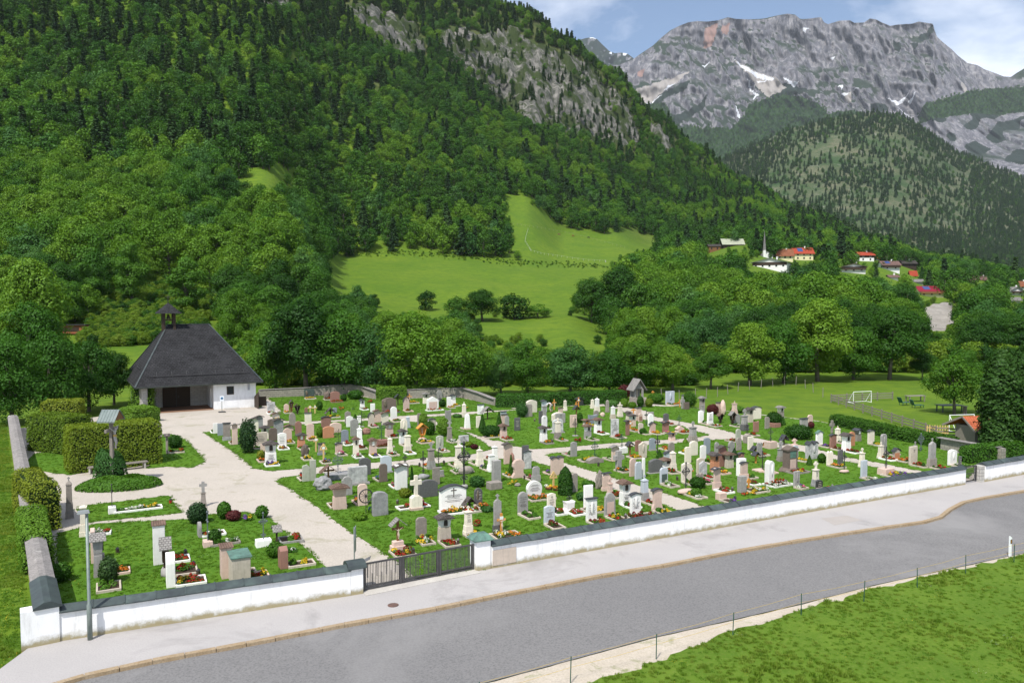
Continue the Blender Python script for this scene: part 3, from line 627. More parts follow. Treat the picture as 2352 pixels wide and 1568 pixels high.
_t.links.new(mixc(_t, ramp(_t, _g.outputs['Random Per Island'], .0, 1.0, (0, 0, 0), (.75, .75, .75)), _c, (.022, .026, .03)), _p.inputs['Base Color'])
PATINA = plain('green copper', (.12, .235, .185), (.07, .12, .10), 3, .6, .25, .4)
LSTONE = speckle('old coping', (.30, .275, .26), (.22, .205, .195), (.12, .115, .105), 1.2, 9, stain=((.40, .38, .35), 2.0, .58))
CONC = speckle('concrete', (.55, .52, .47), (.45, .42, .38), (.35, .33, .30), .8, 18)
IRON = plain('wrought iron', (.022, .022, .024), (.035, .033, .033), 6, .5, .1, .5)
GATEM = plain('gate metal', (.052, .050, .052), (.075, .072, .07), 4, .55, .1, .4)
GALV = plain('lamp metal', (.16, .20, .185), (.23, .265, .24), 3, .5, .1, .5, .3)
KERB = speckle('kerb granite', (.32, .235, .14), (.39, .31, .215), (.20, .145, .085), 2.0, 14, bmp=.3)
SLATE = shingle('roof slate', (.019, .019, .020), (.033, .033, .035), (.36, .36, .36), .34, .26, .022, 1.5)
OLDW = wood('weathered wood', (.16, .14, .115), (.27, .245, .21)); DARKW = wood('dark wood', (.030, .021, .015), (.065, .045, .03)); BRNW = wood('brown wood', (.14, .065, .025), (.23, .12, .05)); ORGW = wood('orange wood', (.50, .20, .035), (.62, .30, .07)); YELW = wood('light wood', (.55, .36, .13), (.66, .48, .22))
DGLASS = plain('dark glass', (.02, .024, .028), (.03, .035, .04), 2, .12, 0, .5)
def rubble(name, c1, c2, mort, w=.42, h=.22):
    m, t, p = principled(name, .9, .2); v = coord(t, 'UV')
    d = nd(t, 'ShaderNodeMixRGB'); d.inputs[0].default_value = .12; t.links.new(v, d.inputs[1]); n = nd(t, 'ShaderNodeTexNoise'); n.inputs['Scale'].default_value = 2.5; t.links.new(v, n.inputs['Vector']); t.links.new(n.outputs['Color'], d.inputs[2])
    b = nd(t, 'ShaderNodeTexBrick'); b.inputs['Scale'].default_value = 1; b.inputs['Brick Width'].default_value = w; b.inputs['Row Height'].default_value = h; b.inputs['Mortar Size'].default_value = .02; b.inputs['Mortar Smooth'].default_value = .5
    b.inputs['Color1'].default_value = c4(c1); b.inputs['Color2'].default_value = c4(c2); b.inputs['Mortar'].default_value = c4(mort); t.links.new(d.outputs[0], b.inputs['Vector'])
    a = mixc(t, ramp(t, nz(t, v, 3, 6, .7), .4, .7, (0, 0, 0), (.6, .6, .6)), b.outputs['Color'], tuple(x * .6 for x in c1)); t.links.new(a, p.inputs['Base Color'])
    w_ = nd(t, 'ShaderNodeMath', operation='SUBTRACT'); w_.inputs[0].default_value = 1; t.links.new(b.outputs['Fac'], w_.inputs[1]); bump(t, p, w_.outputs[0], .7, .04); MATS[name] = m; return m
RUBBLE = rubble('rubble wall', (.36, .33, .28), (.27, .25, .21), (.20, .19, .16)); ASHLAR = rubble('pale ashlar', (.50, .48, .44), (.42, .40, .36), (.28, .27, .25), .55, .2)
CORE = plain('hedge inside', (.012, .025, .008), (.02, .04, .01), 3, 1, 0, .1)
# ------------------------------------------------------------------ flat sheets
def G(l, z=0.0): return [gp(a, b, z) for a, b in l]
def ragged(pts, step=.5, amp=.09, seed=0):
    out = []; n = len(pts)
    for i in range(n):
        a, b = pts[i], pts[(i + 1) % n]; L = (b - a).length; k = max(1, int(L / step))
        nr = Vector((-(b - a).y, (b - a).x, 0)).normalized()
        for j in range(k):
            p = a + (b - a) * (j / k); out.append(p + nr * amp * (noise.noise(Vector((p.x * 1.1, p.y * 1.1, seed))) + .7 * noise.noise(Vector((p.x * 3.7, p.y * 3.7, seed)))))
    return out
def sheet(name, pts, z, mat, thick=0):
    bm = bmesh.new(); vs = [bm.verts.new((p.x, p.y, z)) for p in pts]; f = bm.faces.new(vs)
    if f.normal.z < 0 or True: bm.normal_update()
    if f.normal.z < 0: f.normal_flip()
    if thick:
        r = bmesh.ops.extrude_face_region(bm, geom=[f]); bmesh.ops.translate(bm, vec=(0, 0, -thick), verts=[v for v in r['geom'] if isinstance(v, bmesh.types.BMVert)])
    bmesh.ops.triangulate(bm, faces=[q for q in bm.faces if len(q.verts) > 4]); me = bpy.data.meshes.new(name); bm.to_mesh(me); bm.free(); me.materials.append(mat); facet_uv(me)
    return tag(link(name, me), kind='structure')
YARD = [(30, 985), (300, 945), (365, 930), (600, 935), (617, 911), (697, 907), (800, 903), (880, 917), (932, 913), (1060, 910), (1137, 929), (1300, 925), (1440, 922), (1720, 948), (1880, 966), (2000, 992), (2180, 1036), (2290, 1056), (2226, 1106), (1096, 1303), (840, 1356), (130, 1448)]
sheet('gravel_yard', G(YARD), -.012, GRAVEL)
PLOT = {
 'W': [(132, 1225), (221, 1203), (431, 1192), (470, 1183), (560, 1176), (617, 1189), (685, 1247), (750, 1305), (795, 1352), (130, 1452)],
 'W2': [(183, 1163), (387, 1138), (416, 1177), (200, 1199)],
 'H': [(60, 1060), (85, 1040), (203, 1040), (215, 1074), (165, 1090), (120, 1085), (75, 1076)],
 'H2': [(376, 997), (400, 998), (424, 1010), (448, 1032), (471, 1060), (442, 1073), (383, 1071), (340, 1075)],
 'M1': [(468, 993), (518, 1024), (551, 1048), (585, 1075), (620, 1081), (692, 1075), (804, 1064), (899, 1059), (983, 1050), (1042, 1048), (1097, 1040), (1130, 1030), (1098, 1008), (1066, 993), (1036, 982), (958, 970), (912, 964), (771, 969), (694, 975), (663, 971), (613, 978), (551, 984), (509, 988)],
 'B1': [(617, 913), (650, 946), (619, 948), (632, 962), (655, 966), (698, 968), (789, 963), (914, 955), (987, 951), (1097, 944), (1185, 940), (1133, 931), (1060, 914), (1005, 913), (932, 916), (872, 920), (835, 912), (800, 906), (697, 910)],
 'M2': [(975, 957), (996, 957), (1097, 950), (1185, 942), (1258, 935), (1350, 931), (1405, 935), (1432, 947), (1478, 964), (1511, 968), (1566, 978), (1584, 988), (1630, 998), (1600, 1004), (1550, 1008), (1460, 1013), (1368, 1020), (1277, 1028), (1222, 1031), (1183, 1024), (1148, 1011), (1133, 1011), (1079, 993), (1040, 982)],
 'BR': [(1432, 931), (1496, 946), (1509, 957), (1584, 971), (1658, 986), (1713, 1000), (1786, 1015), (1859, 1024), (1927, 1046), (2025, 1063), (2128, 1084), (2226, 1098), (2250, 1062), (2290, 1056), (2175, 1034), (2000, 991), (1878, 968), (1713, 950), (1560, 934)],
 'C': [(636, 1105), (645, 1098), (666, 1094), (726, 1089), (849, 1078), (955, 1069), (1047, 1060), (1148, 1054), (1222, 1059), (1277, 1076), (1332, 1096), (1419, 1128), (1525, 1159), (1560, 1174), (1600, 1198), (1580, 1216), (1096, 1306), (960, 1330), (911, 1287), (849, 1248), (781, 1203), (730, 1162), (677, 1129)],
 'R': [(1253, 1044), (1277, 1041), (1332, 1035), (1493, 1022), (1553, 1018), (1645, 1010), (1687, 1008), (1758, 1022), (1848, 1039), (1919, 1056), (2072, 1084), (2107, 1091), (2150, 1118), (1700, 1196), (1660, 1183), (1630, 1165), (1589, 1152), (1516, 1128), (1406, 1095), (1368, 1083), (1295, 1061)],
}
PW = {}
for k, l in PLOT.items():
    PW[k] = G(l); sheet('lawn', ragged(PW[k], .45, .12, len(k) * 3 + ord(k[0])), .03, LAWN, .06)
# earth and gravel ring of the cross mound, road, pavement, verge
KL = [(130, 1568), (194, 1549), (350, 1515), (496, 1488), (631, 1463), (790, 1432), (1000, 1395), (1160, 1362), (1380, 1320), (1520, 1297), (1700, 1262), (1850, 1237), (2000, 1214), (2120, 1197), (2160, 1186), (2182, 1168), (2212, 1152), (2262, 1141), (2352, 1126), (2700, 1076)]
kz = [gp(a, b, 0) for a, b in KL]; kz = [kz[0] + (kz[0] - kz[1]) * 3] + kz
wb = [gp(-260, 1568 + 60), gp(85, 1480), gp(840, 1362), gp(1060, 1318), gp(2215, 1112), gp(2700, 1022)]
sheet('pavement', [wb[0] + Vector((-6, -8, 0))] + [gp(0, 1535)] + [p + E2 * .35 for p in wb[1:]] + kz[::-1], 0.0, PAVE)
RE = [gp(600, 1690), gp(1000, 1590), gp(1263, 1521), gp(1495, 1458), gp(1680, 1417), gp(1842, 1380), gp(2004, 1338), gp(2212, 1294), gp(2319, 1271), gp(2700, 1195)]
sheet('road', kz + RE[::-1], -.10, ROAD)
VG = [(400, 1780), (1000, 1640), (1310, 1567), (1430, 1540), (1507, 1514), (1560, 1488), (1683, 1442), (1760, 1420), (1842, 1394), (2004, 1347), (2212, 1299), (2319, 1275), (2700, 1198)]
vg = [gp(*q) for q in VG]
sheet('verge', ragged(RE + [p - E2 * 1.4 for p in vg[::-1]], .5, .05, 3), -.125, SHOULD)
FIELD = ragged(vg + [gp(2700, 1900) + Vector((6, 0, 0)), gp(300, 1900)], .35, .26, 8)
sheet('roadside_meadow', FIELD, -.095, MEAD)
b = MB()
for i in range(len(kz) - 1):
    a, c = kz[i], kz[i + 1]; L = (c - a).length; n = max(1, round(L / 1.0)); nr = Vector((-(c - a).y, (c - a).x, 0)).normalized()
    for j in range(n):
        p = a + (c - a) * ((j + .012) / n); q = a + (c - a) * ((j + .988) / n); o = rnd.uniform(-.012, .012); h = .018 + rnd.uniform(-.006, .008)
        b.add([p - nr * (.13 + o) + Vector((0, 0, -.2)), q - nr * (.13 + o) + Vector((0, 0, -.2)), q + nr * .11 + Vector((0, 0, -.2)), p + nr * .11 + Vector((0, 0, -.2)),
               p - nr * (.115 + o) + Vector((0, 0, h)), q - nr * (.115 + o) + Vector((0, 0, h)), q + nr * .11 + Vector((0, 0, h)), p + nr * .11 + Vector((0, 0, h))],
              [(3, 2, 1, 0), (4, 5, 6, 7), (0, 1, 5, 4), (1, 2, 6, 5), (2, 3, 7, 6), (3, 0, 4, 7)])
tag(b.build('kerb', KERB), kind='structure')
tag(link('manhole_slab', sheet('x', G([(1885, 1190), (1945, 1183), (1980, 1194), (1917, 1206)]), .006, speckle('slab', (.40, .36, .33), (.36, .33, .30), (.27, .25, .23), 1, 25)).data), 'brownish square concrete patch with a small lid set in the pavement', 'pavement slab')
bpy.data.objects.remove(bpy.data.objects['x'])
# ------------------------------------------------------------------ walls
def wall_run(name, a, b_, h, th, mat, capmat, label, cat='wall', cap='gable', seam=1.0, over=.10, ch=.20, capname='coping'):
    """a wall along a-b (its road face), parts: the masonry and its coping"""
    d = (b_ - a); L = d.length; rz = math.atan2(d.y, d.x)
    o = empty(name, a, rz, label, cat)
    m = MB(); n = max(2, int(L / .8)); prev = None
    for i in range(n):
        x0, x1 = L * i / n, L * (i + 1) / n
        m.box(x0, x1 + .0, 0, th, -.3, h)
    m2 = MB(); 
    for k in range(n + 1):
        pass
    v = []; f = []
    for i in range(n + 1):
        x = L * i / n; q = .025 * noise.noise(Vector((a.x + x * .7, 0, 3)))
        v += [(x, q, -.3), (x, q * .4, h), (x, th, h), (x, th, -.3)]
    for i in range(n):
        k = i * 4
        for j in range(3): f.append((k + j, k + j + 4, k + j + 5, k + j + 1))
    f += [(0, 1, 2, 3), (n * 4 + 3, n * 4 + 2, n * 4 + 1, n * 4)]
    m2.add(v, [q[::-1] if len(q) == 4 else q for q in f]); m2.build('masonry', mat, o)
    c = MB(); k = max(1, round(L / seam))
    for i in range(k):
        x0, x1 = L * i / k, L * (i + 1) / k - .012; e = rnd.uniform(-.008, .008)
        if cap == 'gable': pr = [(-over, h + .003 + e), (th + over, h + .003 + e), (th + over, h + .04 + e), (th * .62, h + ch + e), (th * .45, h + ch + e), (-over, h + .045 + e)]
        elif cap == 'round': pr = [(-over, h + .003 + e)] + [(th + over, h + .003 + e)] + [(th / 2 + (th / 2 + over) * math.cos(t * math.pi / 6), h + .04 + ch * math.sin(t * math.pi / 6) + e) for t in range(7)]
        else: pr = [(-over, h + .003 + e), (th + over, h + .003 + e), (th + over, h + ch + e), (-over, h + ch + e)]
        c.prism(pr, x0, x1, 'x')
        if cap == 'gable': c.prism([(p[0], p[1] + .03) for p in pr[2:]] + [(-over, h + .03)], x1 - .02, x1 + .03, 'x')
    c.build(capname, capmat, o); return o
A0, A1 = gp(112, 1476), gp(836, 1362); B0, B1 = gp(1094, 1311), gp(2218, 1112)
wl = wall_run('boundary_wall', A0 + E1 * .35, A1 - E1 * .55, 1.02, .5, WHITE, COPPER, 'white plastered roadside wall with dark sheet coping behind the lamp post')
wr = wall_run('boundary_wall', B0 + E1 * .75, B1, 1.0, .5, WHITE, COPPER, 'long white roadside wall with dark sheet coping between both gates')
b = MB(); b.box(.05, 1.25, -.025, .02, .12, .82); b.build('inscription_panel', stone('panel', (.55, .46, .38), (.47, .40, .33), 4), wr)
C0 = gp(2262, 1106); wall_run('boundary_wall', C0, gp(2700, 1024), 1.05, .5, WHITE, COPPER, 'short end of the white roadside wall past the small iron gate')
# corner pillar and gate pillars
def pillar(loc, w, d, h, label, capm, roof='hip', mat=None):
    o = empty('wall_pillar', loc, YAW, label, 'pillar'); b = MB(); b.box(-w / 2, w / 2, 0, d, -.3, h); b.build('shaft', mat or WHITE, o, bevel=.015)
    c = MB(); e = .12
    if roof == 'hip': c.box(-w / 2 - e, w / 2 + e, -e, d + e, h + .003, h + .05); c.box(-w / 2 - e + .02, w / 2 + e - .02, -e + .02, d + e - .02, h + .05, h + .26, w * .25, d * .33)
    else: c.prism([(-e, h + .003), (d + e, h + .003)] + [(d / 2 + (d / 2 + e) * math.cos(t * math.pi / 6), h + .04 + .22 * math.sin(t * math.pi / 6)) for t in range(7)], -w / 2 - e, w / 2 + e, 'x')
    c.build('cap', capm, o); return o
pillar(A1 - E1 * .28, .52, .62, 1.08, 'white gate pillar with curved copper cap at the end of the short wall', COPPER, 'round')
pillar(B0 + E1 * .36, .72, .7, 1.32, 'taller white gate pillar with green copper hip cap beside the big gate', PATINA)
S0 = gp(62, 1134); S1 = gp(84, 1236); S2 = gp(20, 975)
d = (gp(108, 1480) - gp(28, 985)).normalized()
cr_ = gp(88, 1482)
def side(t): return cr_ - d * t
sw = empty('side_wall', side(0), math.atan2(-d.y, -d.x), 'old side wall with broad lichen-grey stone coping running back from the road', 'wall')
Ls = (gp(28, 985) - cr_).length
b = MB(); b.box(.0, Ls, -.62, 0, -.35, 1.28); b.build('masonry', WHITE, sw)
b = MB()
for i in range(int(Ls / 1.6)):
    x0, x1 = 3.1 + i * 1.6, 3.1 + (i + 1) * 1.6 - .015
    if x1 > Ls: break
    b.prism([(-.72, 1.283), (.1, 1.283), (.1, 1.36), (-.2, 1.50), (-.42, 1.50), (-.72, 1.36)], x0, x1, 'x')
b.build('coping', LSTONE, sw)
b = MB(); b.prism([(-.76, 1.283), (.14, 1.283), (.14, 1.34), (-.2, 1.52), (-.42, 1.52), (-.76, 1.34)], -.12, 3.07, 'x'); b.build('corner_cap', COPPER, sw)
b = MB(); b.box(-.05, .5, -.66, .5, -.35, 1.279); b.build('corner_pillar', WHITE, sw)
# back walls of rubble
def back_run(pts, h, label, th=.5, mat=RUBBLE):
    o = empty('stone_wall', gp(*pts[0]), 0, label, 'wall'); b = MB(); q = [gp(*p) - gp(*pts[0]) for p in pts]
    for i in range(len(q) - 1):
        a, c = q[i], q[i + 1]; L = (c - a).length; n = max(1, int(L / .7)); nr = Vector((-(c - a).y, (c - a).x, 0)).normalized()
        for j in range(n):
            p, s = a + (c - a) * (j / n), a + (c - a) * ((j + 1) / n); h0 = h[i] + (h[i + 1] - h[i]) * j / n + rnd.uniform(-.03, .03); u = Vector((0, 0, 1))
            b.add([p - u * .4, s - u * .4, s + nr * th - u * .4, p + nr * th - u * .4, p + u * h0, s + u * h0, s + nr * th + u * h0, p + nr * th + u * h0], [(3, 2, 1, 0), (4, 5, 6, 7), (0, 1, 5, 4), (1, 2, 6, 5), (2, 3, 7, 6), (3, 0, 4, 7)])
    b.build('masonry', mat, o)
    c = MB()
    for i in range(len(q) - 1):
        a, e = q[i], q[i + 1]; c.bar(a + Vector((0, 0, h[i] + .055)) + Vector((0, th / 2, 0)), e + Vector((0, 0, h[i + 1] + .055)) + Vector((0, th / 2, 0)), th + .1, .05)
    c.build('coping', LSTONE, o); return o
back_run([(594, 914), (697, 910), (798, 904)], [.95, 1.0, 1.15], 'grey rubble stone wall beside the chapel behind the dark granite slabs')
back_run([(798, 904), (835, 909), (870, 919)], [1.15, 1.1, .9], 'sloping bend of the rubble wall with an ivy-covered top')
back_run([(932, 915), (1000, 913), (1062, 913), (1098, 922), (1137, 932)], [1.0, 1.1, 1.15, 1.0, .7], 'rough rubble wall behind the white family tomb ending at the hedge')
back_run([(2160, 1032), (2225, 1046), (2300, 1060)], [.9, .95, 1.0], 'low rubble wall in the shade by the small iron gate')
# ------------------------------------------------------------------ hedges
def leafy(name, foot, z0, z1, leafm, n, size, label, cat='hedge', seed=1, rough=.10, rnd_top=.3, group=None):
    """clipped hedge on a convex footprint: dark inside, a skin of leaves"""
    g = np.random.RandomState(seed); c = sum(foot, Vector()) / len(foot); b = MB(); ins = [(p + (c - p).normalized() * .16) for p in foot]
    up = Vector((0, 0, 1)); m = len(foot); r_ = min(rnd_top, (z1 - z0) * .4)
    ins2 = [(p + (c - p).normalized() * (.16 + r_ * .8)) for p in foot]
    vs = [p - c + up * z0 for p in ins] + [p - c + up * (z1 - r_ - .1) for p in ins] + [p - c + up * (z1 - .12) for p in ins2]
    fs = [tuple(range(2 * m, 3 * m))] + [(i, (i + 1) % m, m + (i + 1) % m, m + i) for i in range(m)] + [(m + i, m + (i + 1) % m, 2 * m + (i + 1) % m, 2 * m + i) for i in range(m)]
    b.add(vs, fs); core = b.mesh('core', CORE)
    per = [(foot[(i + 1) % m] - foot[i]).length for i in range(m)]; hh = z1 - z0; area = sum(per) * hh
    xs = [p.x for p in foot]; ys = [p.y for p in foot]; ta = abs(sum(foot[i].x * foot[(i + 1) % m].y - foot[(i + 1) % m].x * foot[i].y for i in range(m))) / 2
    nt_ = int(n * ta / (ta + area)); C = []; N = []
    sgn = 1 if sum(foot[i].x * foot[(i + 1) % m].y - foot[(i + 1) % m].x * foot[i].y for i in range(m)) > 0 else -1
    for i in range(m):
        a, e = foot[i], foot[(i + 1) % m]; k = int((n - nt_) * per[i] / sum(per)); u = g.rand(k); v = g.rand(k); nr = Vector(((e - a).y, -(e - a).x, 0)).normalized() * sgn
        for j in range(k):
            z = z0 + hh * v[j]; t_ = max(0, (z - (z1 - r_)) / r_); p = a + (e - a) * u[j]
            p = p + (c - p).normalized() * (r_ * .9 * t_ * t_)
            w_ = rough * (noise.noise(Vector((p.x * 1.3, p.y * 1.3, z * 1.3 + seed))) + g.normal() * .35)
            C.append((p.x - c.x + nr.x * w_, p.y - c.y + nr.y * w_, z)); N.append((nr.x + g.normal() * .5, nr.y + g.normal() * .5, .35 + t_ + g.normal() * .4))
    k = 0
    while k < nt_:
        x, y = g.uniform(min(xs), max(xs)), g.uniform(min(ys), max(ys))
        if not inpoly(x, y, [(p.x, p.y) for p in foot]): 
            continue
        dmin = min(abs((foot[(i + 1) % m] - foot[i]).cross(Vector((x, y, 0)) - foot[i]).z) / per[i] for i in range(m)); t_ = max(0, 1 - dmin / max(r_, .01))
        z = z1 - r_ * .6 * t_ * t_ + rough * (.8 * noise.noise(Vector((x * .9, y * .9, seed))) + g.normal() * .3); C.append((x - c.x, y - c.y, z)); N.append((g.normal() * .5, g.normal() * .5, 1)); k += 1
    lm = quads_mesh('leaves', np.array(C), np.array(N), size * g.uniform(.6, 1.3, len(C)), [leafm], seed=seed, asp=.8)
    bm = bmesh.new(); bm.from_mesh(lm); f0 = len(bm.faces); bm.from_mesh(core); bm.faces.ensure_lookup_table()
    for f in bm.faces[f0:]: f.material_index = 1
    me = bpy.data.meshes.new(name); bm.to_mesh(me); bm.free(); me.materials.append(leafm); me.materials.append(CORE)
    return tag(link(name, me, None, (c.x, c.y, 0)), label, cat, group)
def strip(a, b_, th, side_=1):
    nr = Vector((-(b_ - a).y, (b_ - a).x, 0)).normalized() * side_; return [a, b_, b_ + nr * th, a + nr * th]
yl = gp(222, 1082); yr = gp(372, 1064)
leafy('hedge', strip(yl + (yl - yr).normalized() * 1.6, yr, 2.6), 0, 3.15, G_YEW, 15000, .13, 'tall clipped yew hedge with olive-brown top behind the bench', seed=1)
leafy('hedge', strip(gp(62, 1034), gp(150, 1046), 2.4), 0, 2.9, G_YEW, 9000, .13, 'clipped yew hedge with a reddish-brown corner next to the side wall', seed=2)
leafy('hedge', strip(gp(95, 992), gp(185, 988), 2.4), 0, 2.75, G_YEW, 6000, .14, 'flat-topped hedge block rising behind the other yew hedges', seed=3)
leafy('hedge', strip(gp(95, 1166), gp(141, 1214), 1.4, -1), 0, 2.55, G_YEW, 8000, .10, 'rounded upright hedge standing inside the side wall by the slim stone pillar', seed=4, rnd_top=.6)
t0 = (gp(52, 1140, 1.3) - side(0)).dot(-d); 
leafy('ivy_mat', [side(9.0) - E1 * .25, side(15.3) - E1 * .25, side(15.3) + E1 * .95, side(9.0) + E1 * .95], .0, 1.62, G_IVY, 9000, .10, 'thick bright ivy growing over the middle of the side wall', 'ivy', seed=5)
leafy('ivy_mat', strip(gp(306, 975), gp(368, 966), 2.6), 0, 1.5, G_IVY, 7000, .14, 'bright green ivy mound on the low wall before the chapel porch', 'ivy', seed=6, rnd_top=.5)
leafy('hedge', strip(gp(872, 921), gp(934, 917), 1.2), 0, 1.6, G_IVY, 4500, .16, 'ivy-green hedge block at the bend of the rubble wall', seed=7)
leafy('ivy_mat', strip(gp(800, 902), gp(868, 914), .9), .75, 1.5, G_IVY, 2600, .16, 'light green ivy spilling over the sloping bend of the wall', 'ivy', seed=8)
leafy('ivy_mat', strip(gp(934, 912), gp(1004, 911), .9), .75, 1.45, G_IVY, 2600, .16, 'light ivy crest on the rubble wall behind the orange cross', 'ivy', seed=9)
leafy('hedge', strip(gp(1140, 936), gp(1262, 936), 1.5), 0, 1.45, G_MID, 7000, .15, 'clipped green hedge beginning where the rubble wall ends', seed=10)
leafy('hedge', strip(gp(1265, 933), gp(1440, 925), 1.4), 0, 1.45, G_MID, 9000, .15, 'long clipped hedge behind the white obelisks ending at the purple shrub', seed=11)
leafy('hedge', strip(gp(1905, 976), gp(2055, 1010), 1.3), 0, 1.0, G_DRK, 8000, .13, 'low dark hedge between graves and football field, far half', seed=12, rough=.16)
leafy('hedge', strip(gp(2055, 1010), gp(2178, 1034), 1.3), 0, 1.0, G_DRK, 7000, .13, 'low dark hedge near the small wooden hut', seed=13, rough=.16)
leafy('hedge', strip(gp(2228, 1066) , gp(2352, 1050), .9), 0, 1.25, G_MID, 6000, .12, 'narrow green hedge just inside the end of the white wall', seed=14)
# ------------------------------------------------------------------ chapel
def build_chapel():
    ch = empty('chapel', (-37.5, 92.7, 0), math.atan2(.5, .87), 'white cemetery chapel with a steep black slate hip roof and bell turret', 'chapel')
    e, ey, zr, ze = 6.55, 7.5, 9.25, 2.9
    def Fz(vs, fs, nm, mat, par=ch): b = MB(); b.add(vs, fs); return b.build(nm, mat, par)
    rf = MB(); q = [(-e, -ey, ze), (e, -ey, ze), (e, ey, ze), (-e, ey, ze)]; r1, r2 = (-2.4, 0, zr), (2.05, 0, zr)
    rf.add([q[0], q[1], r2, r1], [(0, 1, 2, 3)]); rf.add([q[1], q[2], r2], [(0, 1, 2)]); rf.add([q[2], q[3], r1, r2], [(0, 1, 2, 3)]); rf.add([q[3], q[0], r1], [(0, 1, 2)])
    roof = rf.build('roof', SLATE, ch)
    b = MB(); 
    for a, c in ((0, 1), (1, 2), (2, 3), (3, 0)): b.bar(Vector(q[a]) - Vector((0, 0, .07)), Vector(q[c]) - Vector((0, 0, .07)), .10, .13)
    b.add([(x, y, z - .10) for x, y, z in q], [(3, 2, 1, 0)]); b.build('eaves', plain('eaves', (.03, .035, .03), (.05, .06, .05), 4), roof)
    b = MB()
    for a, c in ((q[0], r1), (q[1], r2), (q[2], r2), (q[3], r1), (r1, r2)): b.bar(Vector(a) + Vector((0, 0, .02)), Vector(c) + Vector((0, 0, .02)), .16, .04)
    b.build('ridge_flashing', COPPER, roof)
    # walls: white block at one front corner, rubble walls round the porch
    b = MB(); b.box(1.35, 5.9, -6.8, -.5, -.3, 2.84); b.build('white_wall', CLEANW, ch)
    b = MB(); b.box(-5.9, 1.34, -2.7, -2.35, -.3, 2.83); b.box(-5.9, -5.3, -6.8, -2.71, -.3, 2.83); b.box(-5.9, 5.9, 6.5, 6.9, -.3, 2.83); b.box(5.5, 5.9, -.49, 6.49, -.3, 2.83); b.box(-5.9, -5.5, -2.34, 6.49, -.3, 2.83)
    b.build('stone_wall', ASHLAR, ch)
    b = MB(); b.box(-3.4, -.5, -2.78, -2.71, 0, 2.55); dr = b.build('door', DARKW, ch); b = MB(); b.box(-2.0, -1.93, -2.81, -2.78, 0, 2.5); b.box(-1.8, -1.7, -2.85, -2.78, 1.05, 1.25); b.build('handle', IRON, dr)
    b = MB(); b.box(-5.29, 1.34, -7.0, -2.79, -.2, .06); b.build('porch_floor', speckle('brick floor', (.30, .17, .10), (.24, .13, .08), (.16, .09, .06), 2, 12), ch)
    wf = MB()
    for x0, x1, z0, z1 in ((2.75, 3.5, 1.55, 1.63), (2.75, 3.5, 2.38, 2.46), (2.75, 2.83, 1.63, 2.38), (3.42, 3.5, 1.63, 2.38)): wf.box(x0, x1, -6.87, -6.81, z0, z1)
    wn = wf.build('window', DARKW, ch); b = MB(); b.box(2.83, 3.42, -6.835, -6.81, 1.63, 2.38); b.build('pane', DGLASS, wn)
    b = MB(); b.box(5.0, 5.22, -6.93, -6.81, 1.95, 2.80); b.build('grey_plate', plain('plate_grey', (.45, .46, .50), None, 3, .6), ch)  # narrow grey plate, upright on the white wall
    b = MB(); b.box(2.4, 3.9, -7.7, -6.95, -.02, .10); b.build('step', CONC, ch)
    b = MB(); b.box(1.27, 1.345, -5.3, -4.3, 0, 2.15); b.build('side_door', CLEANW, ch)
    # snow rail along the lower roof
    sg = MB(); sl_ = (zr - ze) / ey
    def on(x, y): return Vector((x, y, ze + (y + ey) * sl_ + .16))
    sg.tube([on(-4.9, -6.5), on(5.3, -6.5)], .045, 6)
    for x in (-4.3, -2.8, -1.3, .2, 1.7, 3.2, 4.7): sg.bar(on(x, -6.65), on(x, -5.9) - Vector((0, 0, .1)), .05, .03)
    sg.tube([Vector((-5.6, -3, ze + (e - 5.6) * (zr - ze) / 4.15 + .14)), Vector((-5.6, 1, ze + (e - 5.6) * (zr - ze) / 4.15 + .14))], .045, 6)
    sg.build('snow_rail', IRON, roof)
    # bell turret
    tx = -2.3; b = MB()
    for sx in (-.55, .55):
        for sy in (-.55, .55): b.box(tx + sx - .14, tx + sx + .14, sy - .14, sy + .14, zr - .75, zr + 1.28)
    for y in (-.55, .55): b.box(tx - .41, tx + .41, y - .06, y + .06, zr + .45, zr + .57)
    tw = b.build('bell_turret', DARKW, ch)
    b = MB(); z0 = zr + 1.28; b.add([(tx - 1.3, -1.3, z0), (tx + 1.3, -1.3, z0), (tx + 1.3, 1.3, z0), (tx - 1.3, 1.3, z0), (tx, 0, z0 + 1.25)], [(3, 2, 1, 0), (0, 1, 4), (1, 2, 4), (2, 3, 4), (3, 0, 4)]); b.build('turret_roof', SLATE, tw)
    b = MB(); b.smooth = True; b.lathe([(.02, .52), (.10, .5), (.15, .35), (.19, .15), (.28, .02), (.27, 0)], 12, (tx, 0, zr + .62)); b.build('bell', plain('bronze', (.10, .075, .04), (.06, .05, .035), 5, .4, .1, .5, .6), tw)
    b = MB(); b.bar((tx, 0, z0 + 1.2), (tx, 0, z0 + 2.15), .05); b.bar((tx - .28, 0, z0 + 1.85), (tx + .28, 0, z0 + 1.85), .05); b.build('roof_cross', IRON, tw)
    return ch
build_chapel()
leafy('ivy_mat', [gp(300, 940), gp(350, 950), gp(352, 940), gp(318, 934)], 0, 2.7, G_IVY, 4200, .15, 'ivy climbing the porch corner of the chapel', 'ivy', seed=16, rough=.3)
o = empty('bin_screen', gp(594, 939) , math.atan2(.5, .87) + 1.57, 'dark wooden screen leaning against the chapel end wall', 'screen'); b = MB(); b.prism([(.1, 0), (2.6, 0), (2.6, 1.0), (.1, 1.9)], -.06, .0); b.build('panel', DARKW, o); b = MB(); b.box(2.5, 2.6, -1.4, -.061, 0, 1.05); b.build('end_board', DARKW, o)
